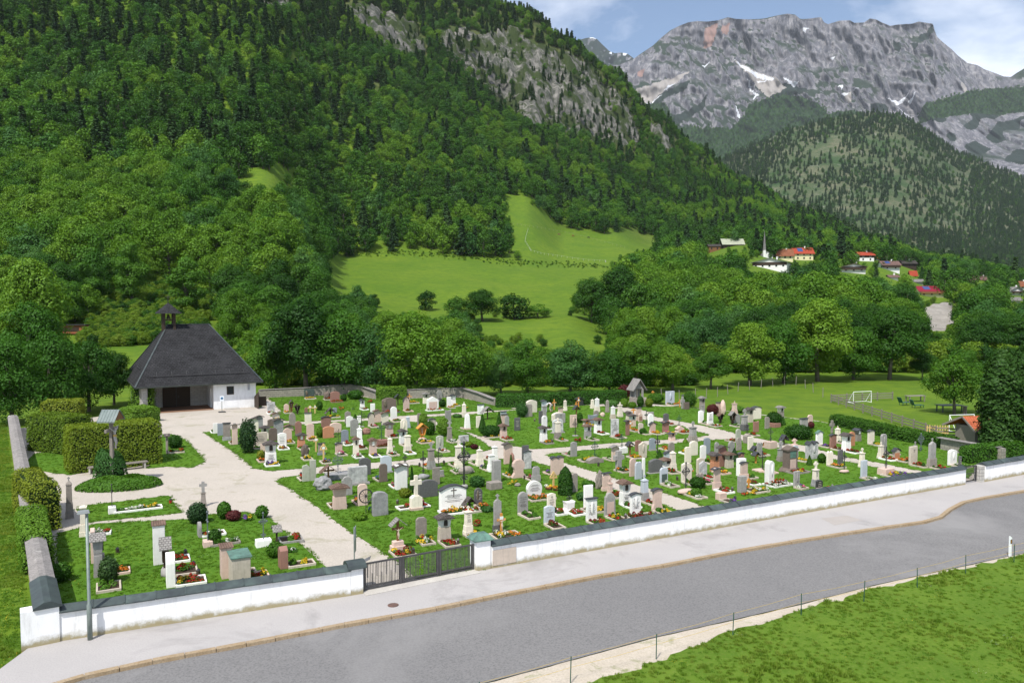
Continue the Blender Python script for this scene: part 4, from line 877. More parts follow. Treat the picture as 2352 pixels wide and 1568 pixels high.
def sign(loc, rz, h, bw, bh, label, face=(.75, .8, .85), foot=True, double=False):
    o = empty('notice_sign', loc, rz, label, 'sign'); b = MB(); b.tube([(0, 0, 0), (0, 0, h)], .03, 6); b.build('post', GALV, o)
    if foot: b = MB(); b.box(-.35, .35, -.3, .3, .0, .07); b.build('foot', IRON, o)
    b = MB(); b.box(-bw / 2, bw / 2, -.05, -.031, h - bh, h); bd = b.build('board', plain('sign face %s' % (face,), face, face, 2, .5, 0), o)
    if double: b = MB(); b.box(-bw / 2, bw / 2, -.05, -.031, h - 2.1 * bh, h - 1.05 * bh); b.build('board', GALV, o)
    return bd
sg = sign(gp(510, 946), .5, 1.75, .42, .55, 'small white notice sign on a footed pole before the chapel wall')
b = MB(); b.lathe([(.13, 0), (.13, .012)], 16); k = b.build('emblem', plain('sign blue', (.05, .16, .30), None, 3, .5, 0), sg, (0, -.051, 1.5)); k.rotation_euler = (R(90), 0, 0)
sign(gp(814, 1297), 1.62, 1.75, .55, .55, 'grey traffic sign seen edge-on just inside the big gate', (.3, .33, .33), False, True)
# ------------------------------------------------------------------ the big gate, the small gate
def build_gate():
    a = A1 + E1 * .02 + E2 * .22; c = B0 + E2 * .22; L = (c - a).length - .02
    g = empty('entrance_gate', a, math.atan2((c - a).y, (c - a).x), 'long dark metal entrance gate with slim bars and a small rosette', 'gate')
    H1 = 1.18
    for i in range(3):
        x0, x1 = L * i / 3 + .015, L * (i + 1) / 3 - .015
        b = MB(); b.box(x0, x0 + .09, -.035, .035, .04, H1); b.box(x1 - .09, x1, -.035, .035, .04, H1); b.box(x0 + .09, x1 - .09, -.03, .03, H1 - .07, H1); b.box(x0 + .09, x1 - .09, -.03, .03, .16, .22); b.box(x0 + .09, x1 - .09, -.025, .025, .05, .09)
        lf = b.build('gate_leaf', GATEM, g); b = MB(); n = 22
        for k in range(n):
            x = x0 + .12 + (x1 - x0 - .24) * k / (n - 1)
            if i == 1 and abs(k - n / 2) < 1.6: continue
            w = .022 if k % 3 == 1 else .010
            z0, z1 = (.22, H1 - .07)
            if k % 3 == 1: z0, z1 = ((.22, .70) if (k // 3) % 2 else (.55, H1 - .07))
            b.box(x - w, x + w, -.012, .012, z0, z1)
            if k % 3 == 1: b.box(x - .011, x + .011, -.01, .01, .22, H1 - .07)
        for k in range(n * 2):
            x = x0 + .1 + (x1 - x0 - .2) * k / (n * 2); b.bar((x, 0, .09), (x + .05, 0, .16), .012)
        b.build('bars', GATEM, lf)
        if i == 1:
            b = MB(); cx = (x0 + x1) / 2
            for k in range(4):
                t = math.pi / 2 * k + math.pi / 4; pts = [(cx + .05 * math.cos(t), 0, .68 + .05 * math.sin(t)), (cx + .16 * math.cos(t + .45), 0, .68 + .16 * math.sin(t + .45)), (cx + .25 * math.cos(t), 0, .68 + .25 * math.sin(t)), (cx + .16 * math.cos(t - .45), 0, .68 + .16 * math.sin(t - .45)), (cx + .05 * math.cos(t), 0, .68 + .05 * math.sin(t))]; b.tube(pts, .014, 4)
            b.bar((cx, 0, .22), (cx, 0, .45), .02); b.bar((cx, 0, .9), (cx, 0, H1 - .07), .02); b.build('rosette', GATEM, lf)
    t = MB(); t.box(-.05, L + .05, -.55, .25, -.2, .03); tag(t.build('threshold', CONC, None, a, math.atan2((c - a).y, (c - a).x)), 'pale concrete threshold strip under the big gate', 'threshold')
build_gate()
def small_gate():
    a = B1 + E1 * .05 + E2 * .2; L = (C0 - B1).length - .5
    g = empty('iron_gate', a, YAW, 'small wrought-iron side gate between wall end and stone post', 'gate'); b = MB(); b.box(0, .05, -.02, .02, .05, 1.1); b.box(L - .05, L, -.02, .02, .05, 1.1); b.box(.05, L - .05, -.02, .02, 1.05, 1.1); b.box(.05, L - .05, -.02, .02, .1, .15); b.box(.05, L - .05, -.02, .02, .6, .64); b.build('frame', IRON, g)
    b = MB(); n = 11
    for k in range(1, n): x = L * k / n; b.box(x - .012, x + .012, -.01, .01, .15, 1.16)
    b.build('bars', IRON, g)
    o = empty('gate_post', C0 - E1 * .22 + E2 * .02, YAW, 'rough pale stone post beside the small iron gate', 'gate post'); b = MB(); b.box(-.22, .22, 0, .48, -.2, 1.08); b.build('shaft', ASHLAR, o, bevel=.02)
small_gate()
# ------------------------------------------------------------------ lamp post
o = empty('lamp_post', gp(207, 1468), YAW, 'slim grey-green metal lamp post on the pavement before the white wall', 'lamp post')
b = MB(); b.smooth = True; b.tube([(0, 0, 0), (0, 0, 1.25), (0, 0, 1.3), (0, 0, 4.55)], [.085, .085, .055, .05], 10); b.build('pole', GALV, o)
b = MB(); b.box(-.30, .10, -.12, .12, 4.55, 4.64, .03, .03); hd = b.build('lamp_head', plain('lamp head', (.20, .22, .22), (.26, .28, .28), 4, .5), o); b = MB(); b.box(-.26, .02, -.09, .09, 4.53, 4.549); b.build('diffuser', plain('frosted', (.6, .6, .58), None, 3, .4, 0), hd)
# ------------------------------------------------------------------ field crucifix in the round bed
def skin_fig(name, joints, edges, mat, parent=None, loc=None, rz=0, sub=2, scale=1):
    me = bpy.data.meshes.new(name); me.from_pydata([tuple(c * scale for c in j[:3]) for j in joints], edges, []); me.materials.append(mat)
    o = bpy.data.objects.new(name, me); COL.objects.link(o)
    if parent: o.parent = parent
    if loc is not None: o.location = loc
    o.rotation_euler = (0, 0, rz)
    m = o.modifiers.new('skin', 'SKIN'); 
    for i, j in enumerate(joints): me.skin_vertices[0].data[i].radius = (j[3] * scale, (j[4] if len(j) > 4 else j[3]) * scale)
    me.skin_vertices[0].data[0].use_root = True
    s = o.modifiers.new('sub', 'SUBSURF'); s.levels = sub; s.render_levels = sub; return o
CORPUS_J = [(0, 0, .95, .105, .08), (0, -.01, 1.12, .095, .07), (0, -.02, 1.34, .125, .085), (0, -.03, 1.47, .05), (.03, -.07, 1.56, .065), (.02, -.06, 1.68, .07),
            (-.19, -.02, 1.43, .05), (-.42, .0, 1.56, .04), (-.66, .03, 1.72, .03), (-.74, .03, 1.76, .028), (.19, -.02, 1.43, .05), (.42, 0, 1.56, .04), (.66, .03, 1.72, .03), (.74, .03, 1.76, .028),
            (-.08, -.02, .88, .085), (-.09, -.12, .52, .06), (-.04, -.04, .16, .042), (-.03, -.12, .06, .035), (.08, -.02, .88, .085), (.08, -.12, .52, .06), (.04, -.04, .16, .042), (.03, -.12, .06, .035)]
CORPUS_E = [(0, 1), (1, 2), (2, 3), (3, 4), (4, 5), (2, 6), (6, 7), (7, 8), (8, 9), (2, 10), (10, 11), (11, 12), (12, 13), (0, 14), (14, 15), (15, 16), (16, 17), (0, 18), (18, 19), (19, 20), (20, 21)]
IVORY = plain('carved figure', (.62, .52, .40), (.50, .40, .30), 6, .6, .1)
def corpus(parent, z, s, y, mat=IVORY):
    return skin_fig('carved_figure', CORPUS_J, CORPUS_E, mat, parent, (0, y, z), 0, 1, s)
cx0 = gp(259, 1114); rz0 = YAW + 1.15
o = empty('field_crucifix', cx0, rz0, 'tall wooden wayside crucifix with a sheet-metal roof in the round bed', 'crucifix')
b = MB(); b.box(-.12, .12, -.09, .09, -.2, 4.6); b.box(-.85, .85, -.07, .07, 3.55, 3.75); b.build('cross_beams', OLDW, o)
b = MB(); zr = 4.95; hw = .78; ln = .55
b.add([(-hw, -ln, 4.25), (0, -ln, zr), (0, ln, zr), (-hw, ln, 4.25), (hw, -ln, 4.25), (hw, ln, 4.25)], [(0, 1, 2, 3), (1, 4, 5, 2)]); b.add([(-hw, -ln, 4.2), (0, -ln, zr - .05), (0, ln, zr - .05), (-hw, ln, 4.2), (hw, -ln, 4.2), (hw, ln, 4.2)], [(3, 2, 1, 0), (2, 5, 4, 1)])
for i in range(7):
    y = -ln + 2 * ln * i / 6; b.bar((-hw, y, 4.262), (0, y, zr + .012), .025); b.bar((hw, y, 4.262), (0, y, zr + .012), .025)
b.build('roof', plain('zinc sheet', (.12, .16, .15), (.17, .205, .195), 3, .5, .1, .5), o)
b = MB(); b.add([(-hw + .1, -ln + .02, 4.3), (hw - .1, -ln + .02, 4.3), (0, -ln + .02, zr - .08), (-hw + .1, -ln + .05, 4.3), (hw - .1, -ln + .05, 4.3), (0, -ln + .05, zr - .08)], [(0, 1, 2), (5, 4, 3), (0, 3, 4, 1), (1, 4, 5, 2), (2, 5, 3, 0)]); b.build('gable_board', BRNW, o)
fg = corpus(o, 2.35, .85, -.2, plain('painted figure', (.50, .42, .34), (.32, .34, .36), 5, .6)); b = MB(); b.smooth = True; b.tube([(0, 0, .72), (0, -.02, .86), (0, 0, .98)], [.12, .13, .11], 8); lc = b.build('loincloth', plain('gilt', (.55, .38, .10), (.4, .28, .08), 5, .4), fg)
g_ = np.random.RandomState(4)
def mound(name, c, rx, ry, h, rz, mat, n, size, label, cat, seed, group=None):
    g = np.random.RandomState(seed); t = g.rand(n) * 6.283; r = np.sqrt(g.rand(n)); ca, sa = math.cos(rz), math.sin(rz)
    x = rx * r * np.cos(t); y = ry * r * np.sin(t); z = h * np.sqrt(np.maximum(0, 1 - r ** 3.2)) * (1 + .22 * np.sin(x * 2.1 + seed) * np.cos(y * 2.7)) - .1 * g.rand(n)
    N = np.stack([x / rx ** 2, y / ry ** 2, z / max(h, .1) ** 2 * .6], 1); N /= np.linalg.norm(N, axis=1)[:, None]; N += g.normal(size=(n, 3)) * .5
    C = np.stack([x, y, np.maximum(z, .02)], 1); lm = quads_mesh(name, C, N, size * g.uniform(.6, 1.3, n), [mat], seed=seed, asp=.8)
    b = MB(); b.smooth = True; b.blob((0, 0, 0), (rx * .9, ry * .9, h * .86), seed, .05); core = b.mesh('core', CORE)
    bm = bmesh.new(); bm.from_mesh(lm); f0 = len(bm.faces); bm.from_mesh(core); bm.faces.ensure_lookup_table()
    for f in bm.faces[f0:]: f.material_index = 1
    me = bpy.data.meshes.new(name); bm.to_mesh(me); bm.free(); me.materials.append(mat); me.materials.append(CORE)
    return tag(link(name, me, None, c, rz), label, cat, group)
mound('shrub_bed', gp(274, 1117), 2.6, 1.55, .62, .25, G_MID, 9000, .12, 'round bed of low evergreen shrub encircling the wayside crucifix', 'shrub', 3)
mound('bush', gp(254, 1110), 1.05, .95, 2.35, 0, G_BLU, 3500, .13, 'grey-green bush climbing the foot of the wayside crucifix', 'bush', 4)
def bench(loc, rz, label, L=1.8):
    o = empty('bench', loc, rz, label, 'bench'); b = MB()
    for y in (-.2, 0, .2): b.box(-L / 2, L / 2, y - .085, y + .085, .42, .47)
    b.build('seat', OLDW, o)
    for x in (-L * .38, L * .38): b = MB(); b.box(x - .05, x + .05, -.25, .3, 0, .419); b.build('leg', CONC, o)
bench(gp(308, 1076), math.atan2((yr - yl).y, (yr - yl).x), 'weathered wooden bench at the foot of the tall yew hedge'); bench(gp(224, 1086), 0.3, 'second bench half hidden behind the round shrub bed', 1.2)
# ------------------------------------------------------------------ football field side: fence, goals, hut, trees, furniture
def rail_fence(pts, label, h=.95, rails=3, step=2.2):
    p0 = gp(*pts[0], -.16); o = empty('rail_fence', p0, 0, label, 'fence'); q = [gp(*p, -.16) - p0 for p in pts]; post = []; rl = MB()
    for i in range(len(q) - 1):
        a, c = q[i], q[i + 1]; n = max(1, round((c - a).length / step))
        for j in range(n + (i == len(q) - 2)): post.append(a + (c - a) * (j / n))
        for k in range(rails):
            z = Vector((0, -.07, h * (.32 + .29 * k)))
            rl.bar(a + z, c + z, .03, .12)
    for p in post:
        b = MB(); b.box(p.x - .055, p.x + .055, p.y - .03, p.y + .08, 0, h + .08); b.build('post', OLDW, o)
    rl.build('rails', OLDW, o); return o
rail_fence([(2050, 918), (1909, 924), (2126, 996), (2150, 1004), (2236, 1009)], 'grey wooden rail fence with three boards around the football field')
o = empty('picket_gate', gp(2127, 1000, -.16), -.12, 'short yellowish picket panel set in the rail fence', 'fence'); b = MB()
for i in range(9): b.box(i * .22, i * .22 + .09, -.1, -.06, 0, .95 + .03 * (i % 2))
b.build('pickets', YELW, o); b = MB(); b.box(-.02, 1.9, -.06, -.03, .25, .33); b.box(-.02, 1.9, -.06, -.03, .7, .78); b.build('rails', YELW, o)
WPAINT = plain('white paint', (.80, .82, .80), (.72, .75, .72), 3, .45, 0)
def goal(a, c, hz, dep, label):
    a, c = gp(*a, -.16), gp(*c, -.16); L = (c - a).length; o = empty('football_goal', a, math.atan2((c - a).y, (c - a).x), label, 'goal'); b = MB(); r = .045
    b.tube([(0, 0, 0), (0, 0, hz), (L, 0, hz), (L, 0, 0)], r, 6); b.build('frame', WPAINT, o); b = MB(); b.tube([(0, 0, hz), (0, dep, .05), (L, dep, .05), (L, 0, hz)], r * .8, 6); b.tube([(0, 0, .05), (0, dep, .05)], r * .8, 6); b.tube([(L, 0, .05), (L, dep, .05)], r * .8, 6); b.build('stay', WPAINT, o)
goal((1960, 926), (2001, 924), 1.35, .9, 'small white football goal by the rail fence corner'); goal((2180, 990), (2236, 988), 1.5, -.9, 'white football goal half hidden behind the tiled hut')
b = MB(); b.smooth = True; b.blob((0, 0, .11), (.11, .11, .11), 1, 0, 2); tag(b.build('football', WPAINT, None, gp(1984, 918, -.16)), 'white ball lying inside the small football goal', 'ball')
TILE = shingle('red tiles', (.34, .085, .04), (.42, .12, .055), (.5, .2, .1), .25, .3, .02)
hu = gp(2239, 1020, -.16); o = empty('garden_hut', hu, .22, 'small dark timber hut with a red tiled roof beside the tall conifers', 'hut')
b = MB(); b.box(0, 3.2, 0, 2.2, -.2, 1.45); b.build('wall', OLDW, o); b = MB(); b.add([(-.75, -.75, 1.28), (3.6, -.75, 1.28), (3.6, 1.1, 2.25), (-.35, 1.1, 2.25), (3.6, 2.9, 1.3), (-.75, 2.9, 1.3)], [(0, 1, 2, 3), (3, 2, 4, 5)]); b.add([(-.75, -.75, 1.2), (3.6, -.75, 1.2), (3.6, 1.1, 2.17), (-.35, 1.1, 2.17), (3.6, 2.9, 1.22), (-.75, 2.9, 1.22)], [(3, 2, 1, 0), (5, 4, 2, 3)]); b.build('roof', TILE, o)
b = MB(); b.bar((-.76, -.76, 1.24), (-.36, 1.1, 2.21), .05, .16); b.bar((-.76, 2.9, 1.26), (-.36, 1.1, 2.21), .05, .16); b.bar((-.76, -.77, 1.22), (3.6, -.77, 1.22), .04, .1); b.build('barge_board', OLDW, o); b = MB(); b.box(1.7, 2.6, -.02, -.001, 0, 1.1); b.build('door', DARKW, o)
wt = gp(2192, 952, -.16)
WALN = tree_mesh(61, 9500, .30, mats=[G_YEL], wid=.50, low=.16)
o = put_tree(wt, 6.6, 0, True, 'spreading bright walnut tree standing alone on the football field', None, 1.0, 'broadleaf_tree', 'tree', [WALN])
g = np.random.RandomState(9); n = 15000; f = g.rand(n); t_ = g.rand(n) * 6.283; lob = 1 + .22 * np.sin(3 * t_ + 9 * f) * np.cos(7 * f * 3 + t_) + .1 * g.normal(size=n); r_ = 1.35 * np.minimum(1, (1.02 - f) * 3.2) ** .6 * (.75 + .35 * np.minimum(1, f * 6)) * lob * (g.rand(n) ** .25)
THUJ = (NEAR[5][0], quads_mesh('crown', np.stack([r_ * np.cos(t_), r_ * np.sin(t_), 10 * f], 1), np.stack([np.cos(t_), np.sin(t_), .6 + 0 * f], 1) + g.normal(size=(n, 3)) * .5, .26 * g.uniform(.6, 1.3, n), [leafmat('thuja', [(.022, .062, .010), (.042, .100, .012), (.075, .140, .018)], .15)], seed=3, asp=.8))
put_tree(gp(2295, 1046, -.16), 8.3, 0, True, 'tall dark columnar conifer next to the tiled hut', None, 1.15, 'conifer_tree', 'tree', [THUJ]); put_tree(gp(2352, 1040, -.16), 8.6, 0, True, 'tall columnar conifer on the far side of its twin, away from the hut', None, 1.2, 'conifer_tree', 'tree', [THUJ])
def lounger(loc, rz, label):
    o = empty('sun_lounger', loc, rz, label, 'lounger'); gm = plain('green plastic', (.012, .075, .06), (.015, .09, .07), 3, .4, 0); b = MB(); b.box(-.3, .3, -.6, .55, .30, .34); b.build('seat', gm, o); b = MB(); b.add([(-.3, .55, .32), (.3, .55, .32), (.3, .85, .95), (-.3, .85, .95), (-.3, .6, .30), (.3, .6, .30), (.3, .9, .93), (-.3, .9, .93)], [(0, 1, 2, 3), (7, 6, 5, 4), (0, 4, 5, 1), (3, 2, 6, 7), (0, 3, 7, 4), (1, 5, 6, 2)]); b.build('backrest', gm, o)
    for x in (-.28, .24):
        for y in (-.55, .5): b = MB(); b.box(x, x + .04, y, y + .05, 0, .3); b.build('leg', gm, o)
lounger(gp(2078, 930, -.16), 1.9, 'upright dark green plastic lounger by the wooden table'); lounger(gp(2108, 936, -.16), 1.7, 'reclined dark green plastic lounger in front of the wooden table')
def table(loc, rz, L, w, h, mat, label):
    o = empty('garden_table', loc, rz, label, 'table'); b = MB(); b.box(-L / 2, L / 2, -w / 2, w / 2, h - .06, h); b.build('tabletop', mat, o)
    for x in (-L * .42, L * .42):
        for y in (-w * .4, w * .4): b = MB(); b.box(x - .05, x + .05, y - .05, y + .05, 0, h - .061); b.build('leg', mat, o)
table(gp(2102, 922, -.16), .2, 2.4, .8, .74, OLDW, 'weathered wooden table behind the two green loungers'); table(gp(2180, 945, -.16), .1, 2.6, 1.3, .76, plain('slate table', (.05, .065, .07), None, 3, .4, 0), 'dark table-tennis table in the shade of the walnut tree')
o = empty('tree_stump', gp(2216, 953, -.16), 0, 'upright hollow log standing beside the walnut trunk', 'stump'); b = MB(); b.lathe([(.2, 0), (.19, .9), (.14, .92)], 10); b.build('log', BARK, o); b = MB(); b.lathe([(.28, .922), (.28, .97)], 10); b.build('lid', OLDW, o)
b = MB(); b.box(-.45, .45, -.3, .3, 0, .5); tag(b.build('wooden_crate', OLDW, None, gp(2256, 950, -.16), .2, .01), 'pale wooden crate on the grass past the walnut tree', 'crate')
o = empty('flag', gp(2257, 978, -.16), 0, 'white and blue flag drooping from a dark pole by the conifers', 'flag'); b = MB(); b.tube([(0, 0, 0), (0, 0, 2.35)], .035, 6); b.build('pole', DARKW, o); b = MB(); b.add([(0, 0, 2.3), (.25, .03, 2.15), (.55, -.04, 1.85), (.85, .04, 1.6), (0, 0, 1.95), (.28, .03, 1.8), (.55, -.04, 1.55), (.82, .04, 1.35)], [(4, 5, 1, 0), (5, 6, 2, 1), (6, 7, 3, 2)]); b.build('cloth', plain('flag cloth', (.70, .74, .80), (.12, .22, .50), 3.5, .8, 0), o)
# pasture wire fence at the forest edge
o = empty('pasture_fence', gp(1600, 905, -.16), 0, 'line of thin pasture fence stakes with wire along the forest edge', 'fence'); b0 = gp(1600, 905, -.16); wr_ = MB(); prev = None
for px, py in ((1520, 915), (1560, 919), (1597, 915), (1622, 914), (1648, 911), (1672, 905), (1695, 899), (1722, 895), (1748, 891), (1775, 887), (1802, 884), (1828, 884), (1850, 892), (1868, 901), (1890, 912)):
    p = gp(px, py, -.16) - b0; b = MB(); k = rnd.uniform(-.12, .12); b.tube([p, p + Vector((k, 0, 1.25))], .045, 5); b.build('stake', OLDW, o); top = p + Vector((k * .8, 0, 1.0))
    if prev: wr_.tube([prev, top], .008, 4)
    prev = top
wr_.build('wire', IRON, o)
# roadside: marker post, fence of stakes and cord
o = empty('marker_post', gp(2320, 1277, -.1), .4, 'white roadside marker post with a dark reflector panel at the meadow edge', 'marker post'); b = MB(); b.prism([(-.06, 0), (.06, 0), (.06, .90), (-.06, .98)], -.04, .05); b.build('shaft', WPAINT, o, bevel=.01); b = MB(); b.box(-.061, .061, -.044, -.041, .62, .82); b.build('black_band', IRON, o); b = MB(); b.box(-.022, .022, -.047, -.0445, .65, .79); b.build('reflector', plain('reflector', (.5, .22, .03), None, 3, .3, 0), o)
o = empty('cord_fence', gp(1310, 1567, -.1), 0, 'low fence of thin green stakes joined by yellow cord beside the road', 'fence'); c0 = gp(1310, 1567, -.1); cord = MB(); prev = None
for px, py in ((1100, 1630), (1310, 1567), (1507, 1512), (1683, 1459), (1840, 1412), (1984, 1381), (2107, 1349), (2218, 1317), (2329, 1291), (2440, 1262)):
    p = gp(px, py, -.1) - c0; b = MB(); k = rnd.uniform(-.03, .03); b.tube([p, p + Vector((k, 0, .86))], .018, 5); b.build('stake', plain('green stake', (.02, .075, .05), (.03, .09, .06), 4, .5, 0), o)
    for zz in (.5, .82):
        if prev: m_ = (prev + p) / 2; cord.tube([prev + Vector((0, 0, zz)), m_ + Vector((0, 0, zz - .03)), p + Vector((0, 0, zz))], .0055, 4)
    prev = p
cord.build('cord', plain('yellow cord', (.52, .36, .06), None, 3, .6, 0), o)
# ------------------------------------------------------------------ village, bee house, paddock, horses
WALLW = plain('house white', (.78, .77, .74), (.70, .69, .66), .8, .9, .05); WALLY = plain('house cream', (.72, .66, .40), (.66, .60, .36), .8, .9, .05)
RCOL = {'red': (.36, .065, .035), 'crimson': (.24, .022, .04), 'orange': (.25, .10, .055), 'brown': (.16, .10, .085), 'grey': (.21, .20, .19), 'green': (.38, .40, .30), 'dark': (.06, .055, .05)}
RM = {k: shingle('roof ' + k, c, tuple(x * .8 for x in c), tuple(min(1, x * 1.3) for x in c), .4, .4, .03, .5) for k, c in RCOL.items()}
def Z6(x, y): return 1550.4 + x / 2.934, 516.8 + y / 2.934
def house(x0, x1, yb, ye, yr_, roof, label, ridge='x', wall='w', name='house', depth=.75, rows=2, rz=0.0, wood=False, solar=False, over=.9, chim=True, cat='house', balc=False, zf=Z6, Y=None):
    a = zf(x0, yb); c = zf(x1, yb); mid = ((a[0] + c[0]) / 2, a[1]); p = hit(*mid) if Y is None else at(mid[0], mid[1], Y)
    if p is None: return
    k = p.y / FPX; W = (c[0] - a[0]) * k * .9; he = (a[1] - zf(0, ye)[1]) * k; hr = (a[1] - zf(0, yr_)[1]) * k; he = max(he, 1.6); hr = max(hr, he + .8)
    D = W * depth; o = empty(name, (p.x, p.y, p.z), math.atan2(-p.x * .0, 1) + rz, label, cat)
    wm = {'w': WALLW, 'y': WALLY, 'd': DARKW, 'b': BRNW}[wall]
    b = MB(); b.box(-W / 2, W / 2, 0, D, -3, he)
    if ridge == 'x': b.prism([(0, he), (D, he), (D / 2, hr - .15)], -W / 2, W / 2, 'x')
    else: b.prism([(-W / 2, he), (W / 2, he), (0, hr - .15)], 0, D)
    b.build('wall', wm, o)
    r = MB(); t = .16; v = over
    if ridge == 'x':
        s = (hr - he) / (D / 2); z0 = he - v * s
        for u in (0, 1):
            r.add([(-W / 2 - v, -v, z0), (W / 2 + v, -v, z0), (W / 2 + v, D / 2, hr), (-W / 2 - v, D / 2, hr), (-W / 2 - v, -v, z0 - t), (W / 2 + v, -v, z0 - t), (W / 2 + v, D / 2, hr - t), (-W / 2 - v, D / 2, hr - t)] if u == 0 else
                  [(W / 2 + v, D + v, z0), (-W / 2 - v, D + v, z0), (-W / 2 - v, D / 2, hr), (W / 2 + v, D / 2, hr), (W / 2 + v, D + v, z0 - t), (-W / 2 - v, D + v, z0 - t), (-W / 2 - v, D / 2, hr - t), (W / 2 + v, D / 2, hr - t)],
                  [(0, 1, 2, 3), (7, 6, 5, 4), (0, 4, 5, 1), (1, 5, 6, 2), (3, 7, 4, 0)])
    else:
        s = (hr - he) / (W / 2); z0 = he - v * s
        for u in (-1, 1):
            q = [(u * (W / 2 + v), -v, z0), (u * (W / 2 + v), D + v, z0), (0, D + v, hr), (0, -v, hr)]; q2 = [(x, y, z - t) for x, y, z in q]
            fs = [(0, 1, 2, 3), (7, 6, 5, 4), (0, 4, 5, 1), (1, 5, 6, 2), (3, 7, 4, 0), (2, 6, 7, 3)]; r.add(q + q2, fs if u > 0 else [f[::-1] for f in fs])
    rf = r.build('roof', RM[roof], o)
    if chim: c_ = MB(); c_.box(W * .12, W * .12 + .7, D * .45, D * .45 + .7, hr - 1.0, hr + .9); c_.build('chimney', WALLW, rf)
    if solar and ridge == 'x':
        c_ = MB(); ax = -W * .3; f = lambda x, u: (x, -v + (D / 2 + v) * u, z0 + (hr - z0) * u + .06); c_.add([f(ax, .35), f(ax + W * .28, .35), f(ax + W * .28, .9), f(ax, .9)], [(0, 1, 2, 3)]); c_.build('solar_panel', plain('solar', (.05, .08, .22), None, 2, .2, 0, .5), rf)
    if wood: c_ = MB(); c_.box(-W / 2 - .04, W / 2 + .04, -.05, -.004, he * .55, he); c_.build('timber_storey', DARKW if wall != 'y' else BRNW, o)
    if he > 2.2:
        n = max(2, int(W / 3.2)); rr = rows if he > 4.2 else 1
        for j in range(rr):
            zc = he * (.30 if (rr == 2 and j == 0) else (.74 if rr == 2 else .52))
            for i in range(n):
                x = -W / 2 + W * (i + .5) / n; b = MB(); b.box(x - .5, x + .5, -.09, -.052, zc - .6, zc + .6); wn = b.build('window', WPAINT if wood and j else DARKW, o); b = MB(); b.box(x - .4, x + .4, -.1, -.091, zc - .5, zc + .5); b.build('pane', DGLASS, wn)
    if balc: b = MB(); b.box(-W / 2 - .1, W / 2 + .1, -1.1, -.1, he * .52, he * .52 + .12); b.box(-W / 2 - .1, W / 2 + .1, -1.1, -1.04, he * .52 + .12, he * .52 + 1.0); b.build('balcony', DARKW if wall != 'y' else BRNW, o)
    HOUSE_RECT.append((a[0] - 4, c[0] + 4, zf(0, yr_)[1] - 4, a[1] - (a[1] - zf(0, yr_)[1]) * .10, p.y))
    return o
house(318, 470, 142, 124, 90, 'green', 'long dark barn with a pale green-grey roof above the trees', wall='d', depth=.6, rows=1, chim=False, name='barn', cat='barn')
house(222, 310, 178, 140, 128, 'dark', 'low open brown shed below the green-roofed barn', wall='b', depth=.5, rows=1, chim=False, name='shed', cat='shed', over=.5)
ch_ = house(584, 662, 222, 206, 178, 'grey', 'small white village church with a thin grey spire', 'y', depth=1.2, rows=1, chim=False, name='church', cat='church', over=.4)
if ch_:
    b = MB(); b.box(-2.6, -1.2, -.6, .8, 0, 4.6); b.build('tower', WALLW, ch_); b = MB(); b.add([(-2.65, -.65, 4.6), (-1.15, -.65, 4.6), (-1.15, .85, 4.6), (-2.65, .85, 4.6), (-1.9, .1, 16.5)], [(3, 2, 1, 0), (0, 1, 4), (1, 2, 4), (2, 3, 4), (3, 0, 4)]); b.build('spire', RM['grey'], ch_)
    HOUSE_RECT.append((1748, 1762, 553, 592, 480))
house(512, 760, 298, 250, 222, 'grey', 'broad chalet with a long grey roof and white gable wall', 'y', depth=.9, rows=2, wood=True, rz=-.5)
house(682, 800, 238, 196, 160, 'orange', 'long cream house with a faded orange roof behind trees', depth=.5, rows=1, wall='y')
house(800, 938, 238, 186, 150, 'red', 'cream house with orange-red roof and solar panel next to the church', depth=.7, rows=2, wall='y', solar=True)
house(1102, 1126, 226, 206, 194, 'orange', 'tiny white chapel-like kiosk with an orange roof', 'y', rows=1, chim=False, name='kiosk', cat='kiosk', over=.3)
house(1238, 1346, 244, 200, 180, 'red', 'white house with the brightest red roof on the ridge', rows=2, wood=True, depth=.8)
house(1348, 1408, 238, 228, 213, 'red', 'small garage with bright red roof beside the white house', rows=1, chim=False, name='garage', cat='garage')
house(1122, 1286, 324, 280, 258, 'brown', 'white chalet with brown roof and dark balcony half behind trees', 'y', rows=2, wood=True, balc=True, rz=-.25)
house(1396, 1520, 310, 264, 240, 'brown', 'white chalet with brown roof, solar panel and long balcony', rows=2, wood=True, solar=True, balc=True)
house(1528, 1632, 294, 256, 236, 'dark', 'dark timber chalet with a black-brown roof next to the solar chalet', rows=1, wall='d')
house(1588, 1628, 346, 328, 307, 'red', 'small orange-red roofed shed among trees below the chalets', rows=1, wall='b', chim=False, name='shed', cat='shed')
house(1642, 1818, 486, 440, 410, 'crimson', 'yellow house with a wide crimson roof and solar panel on the bluff', rows=2, wall='y', solar=True, balc=True, depth=.6, chim=False)
house(1444, 1506, 366, 354, 336, 'brown', 'brown roof peeping out of the trees below the solar chalet', rows=1)
house(1985, 2045, 376, 362, 340, 'brown', 'brown-roofed house among trees past the crimson roof', rows=1); house(2052, 2104, 376, 362, 342, 'brown', 'second brown-roofed house half sunk in trees', rows=1, wall='d')
house(1612, 1676, 396, 386, 364, 'grey', 'low grey-roofed outbuilding below the red shed', rows=1, chim=False, name='outbuilding', cat='outbuilding')
house(2255, 2352, 475, 440, 415, 'grey', 'white house with brown balcony at the edge of the village', 'y', rows=2, balc=True); house(2270, 2330, 526, 500, 485, 'grey', 'grey-roofed garage below the white edge house', rows=1, chim=False, name='garage', cat='garage'); house(2328, 2372, 440, 400, 378, 'orange', 'orange-brown roofed house just behind the white house with brown balcony', rows=1)
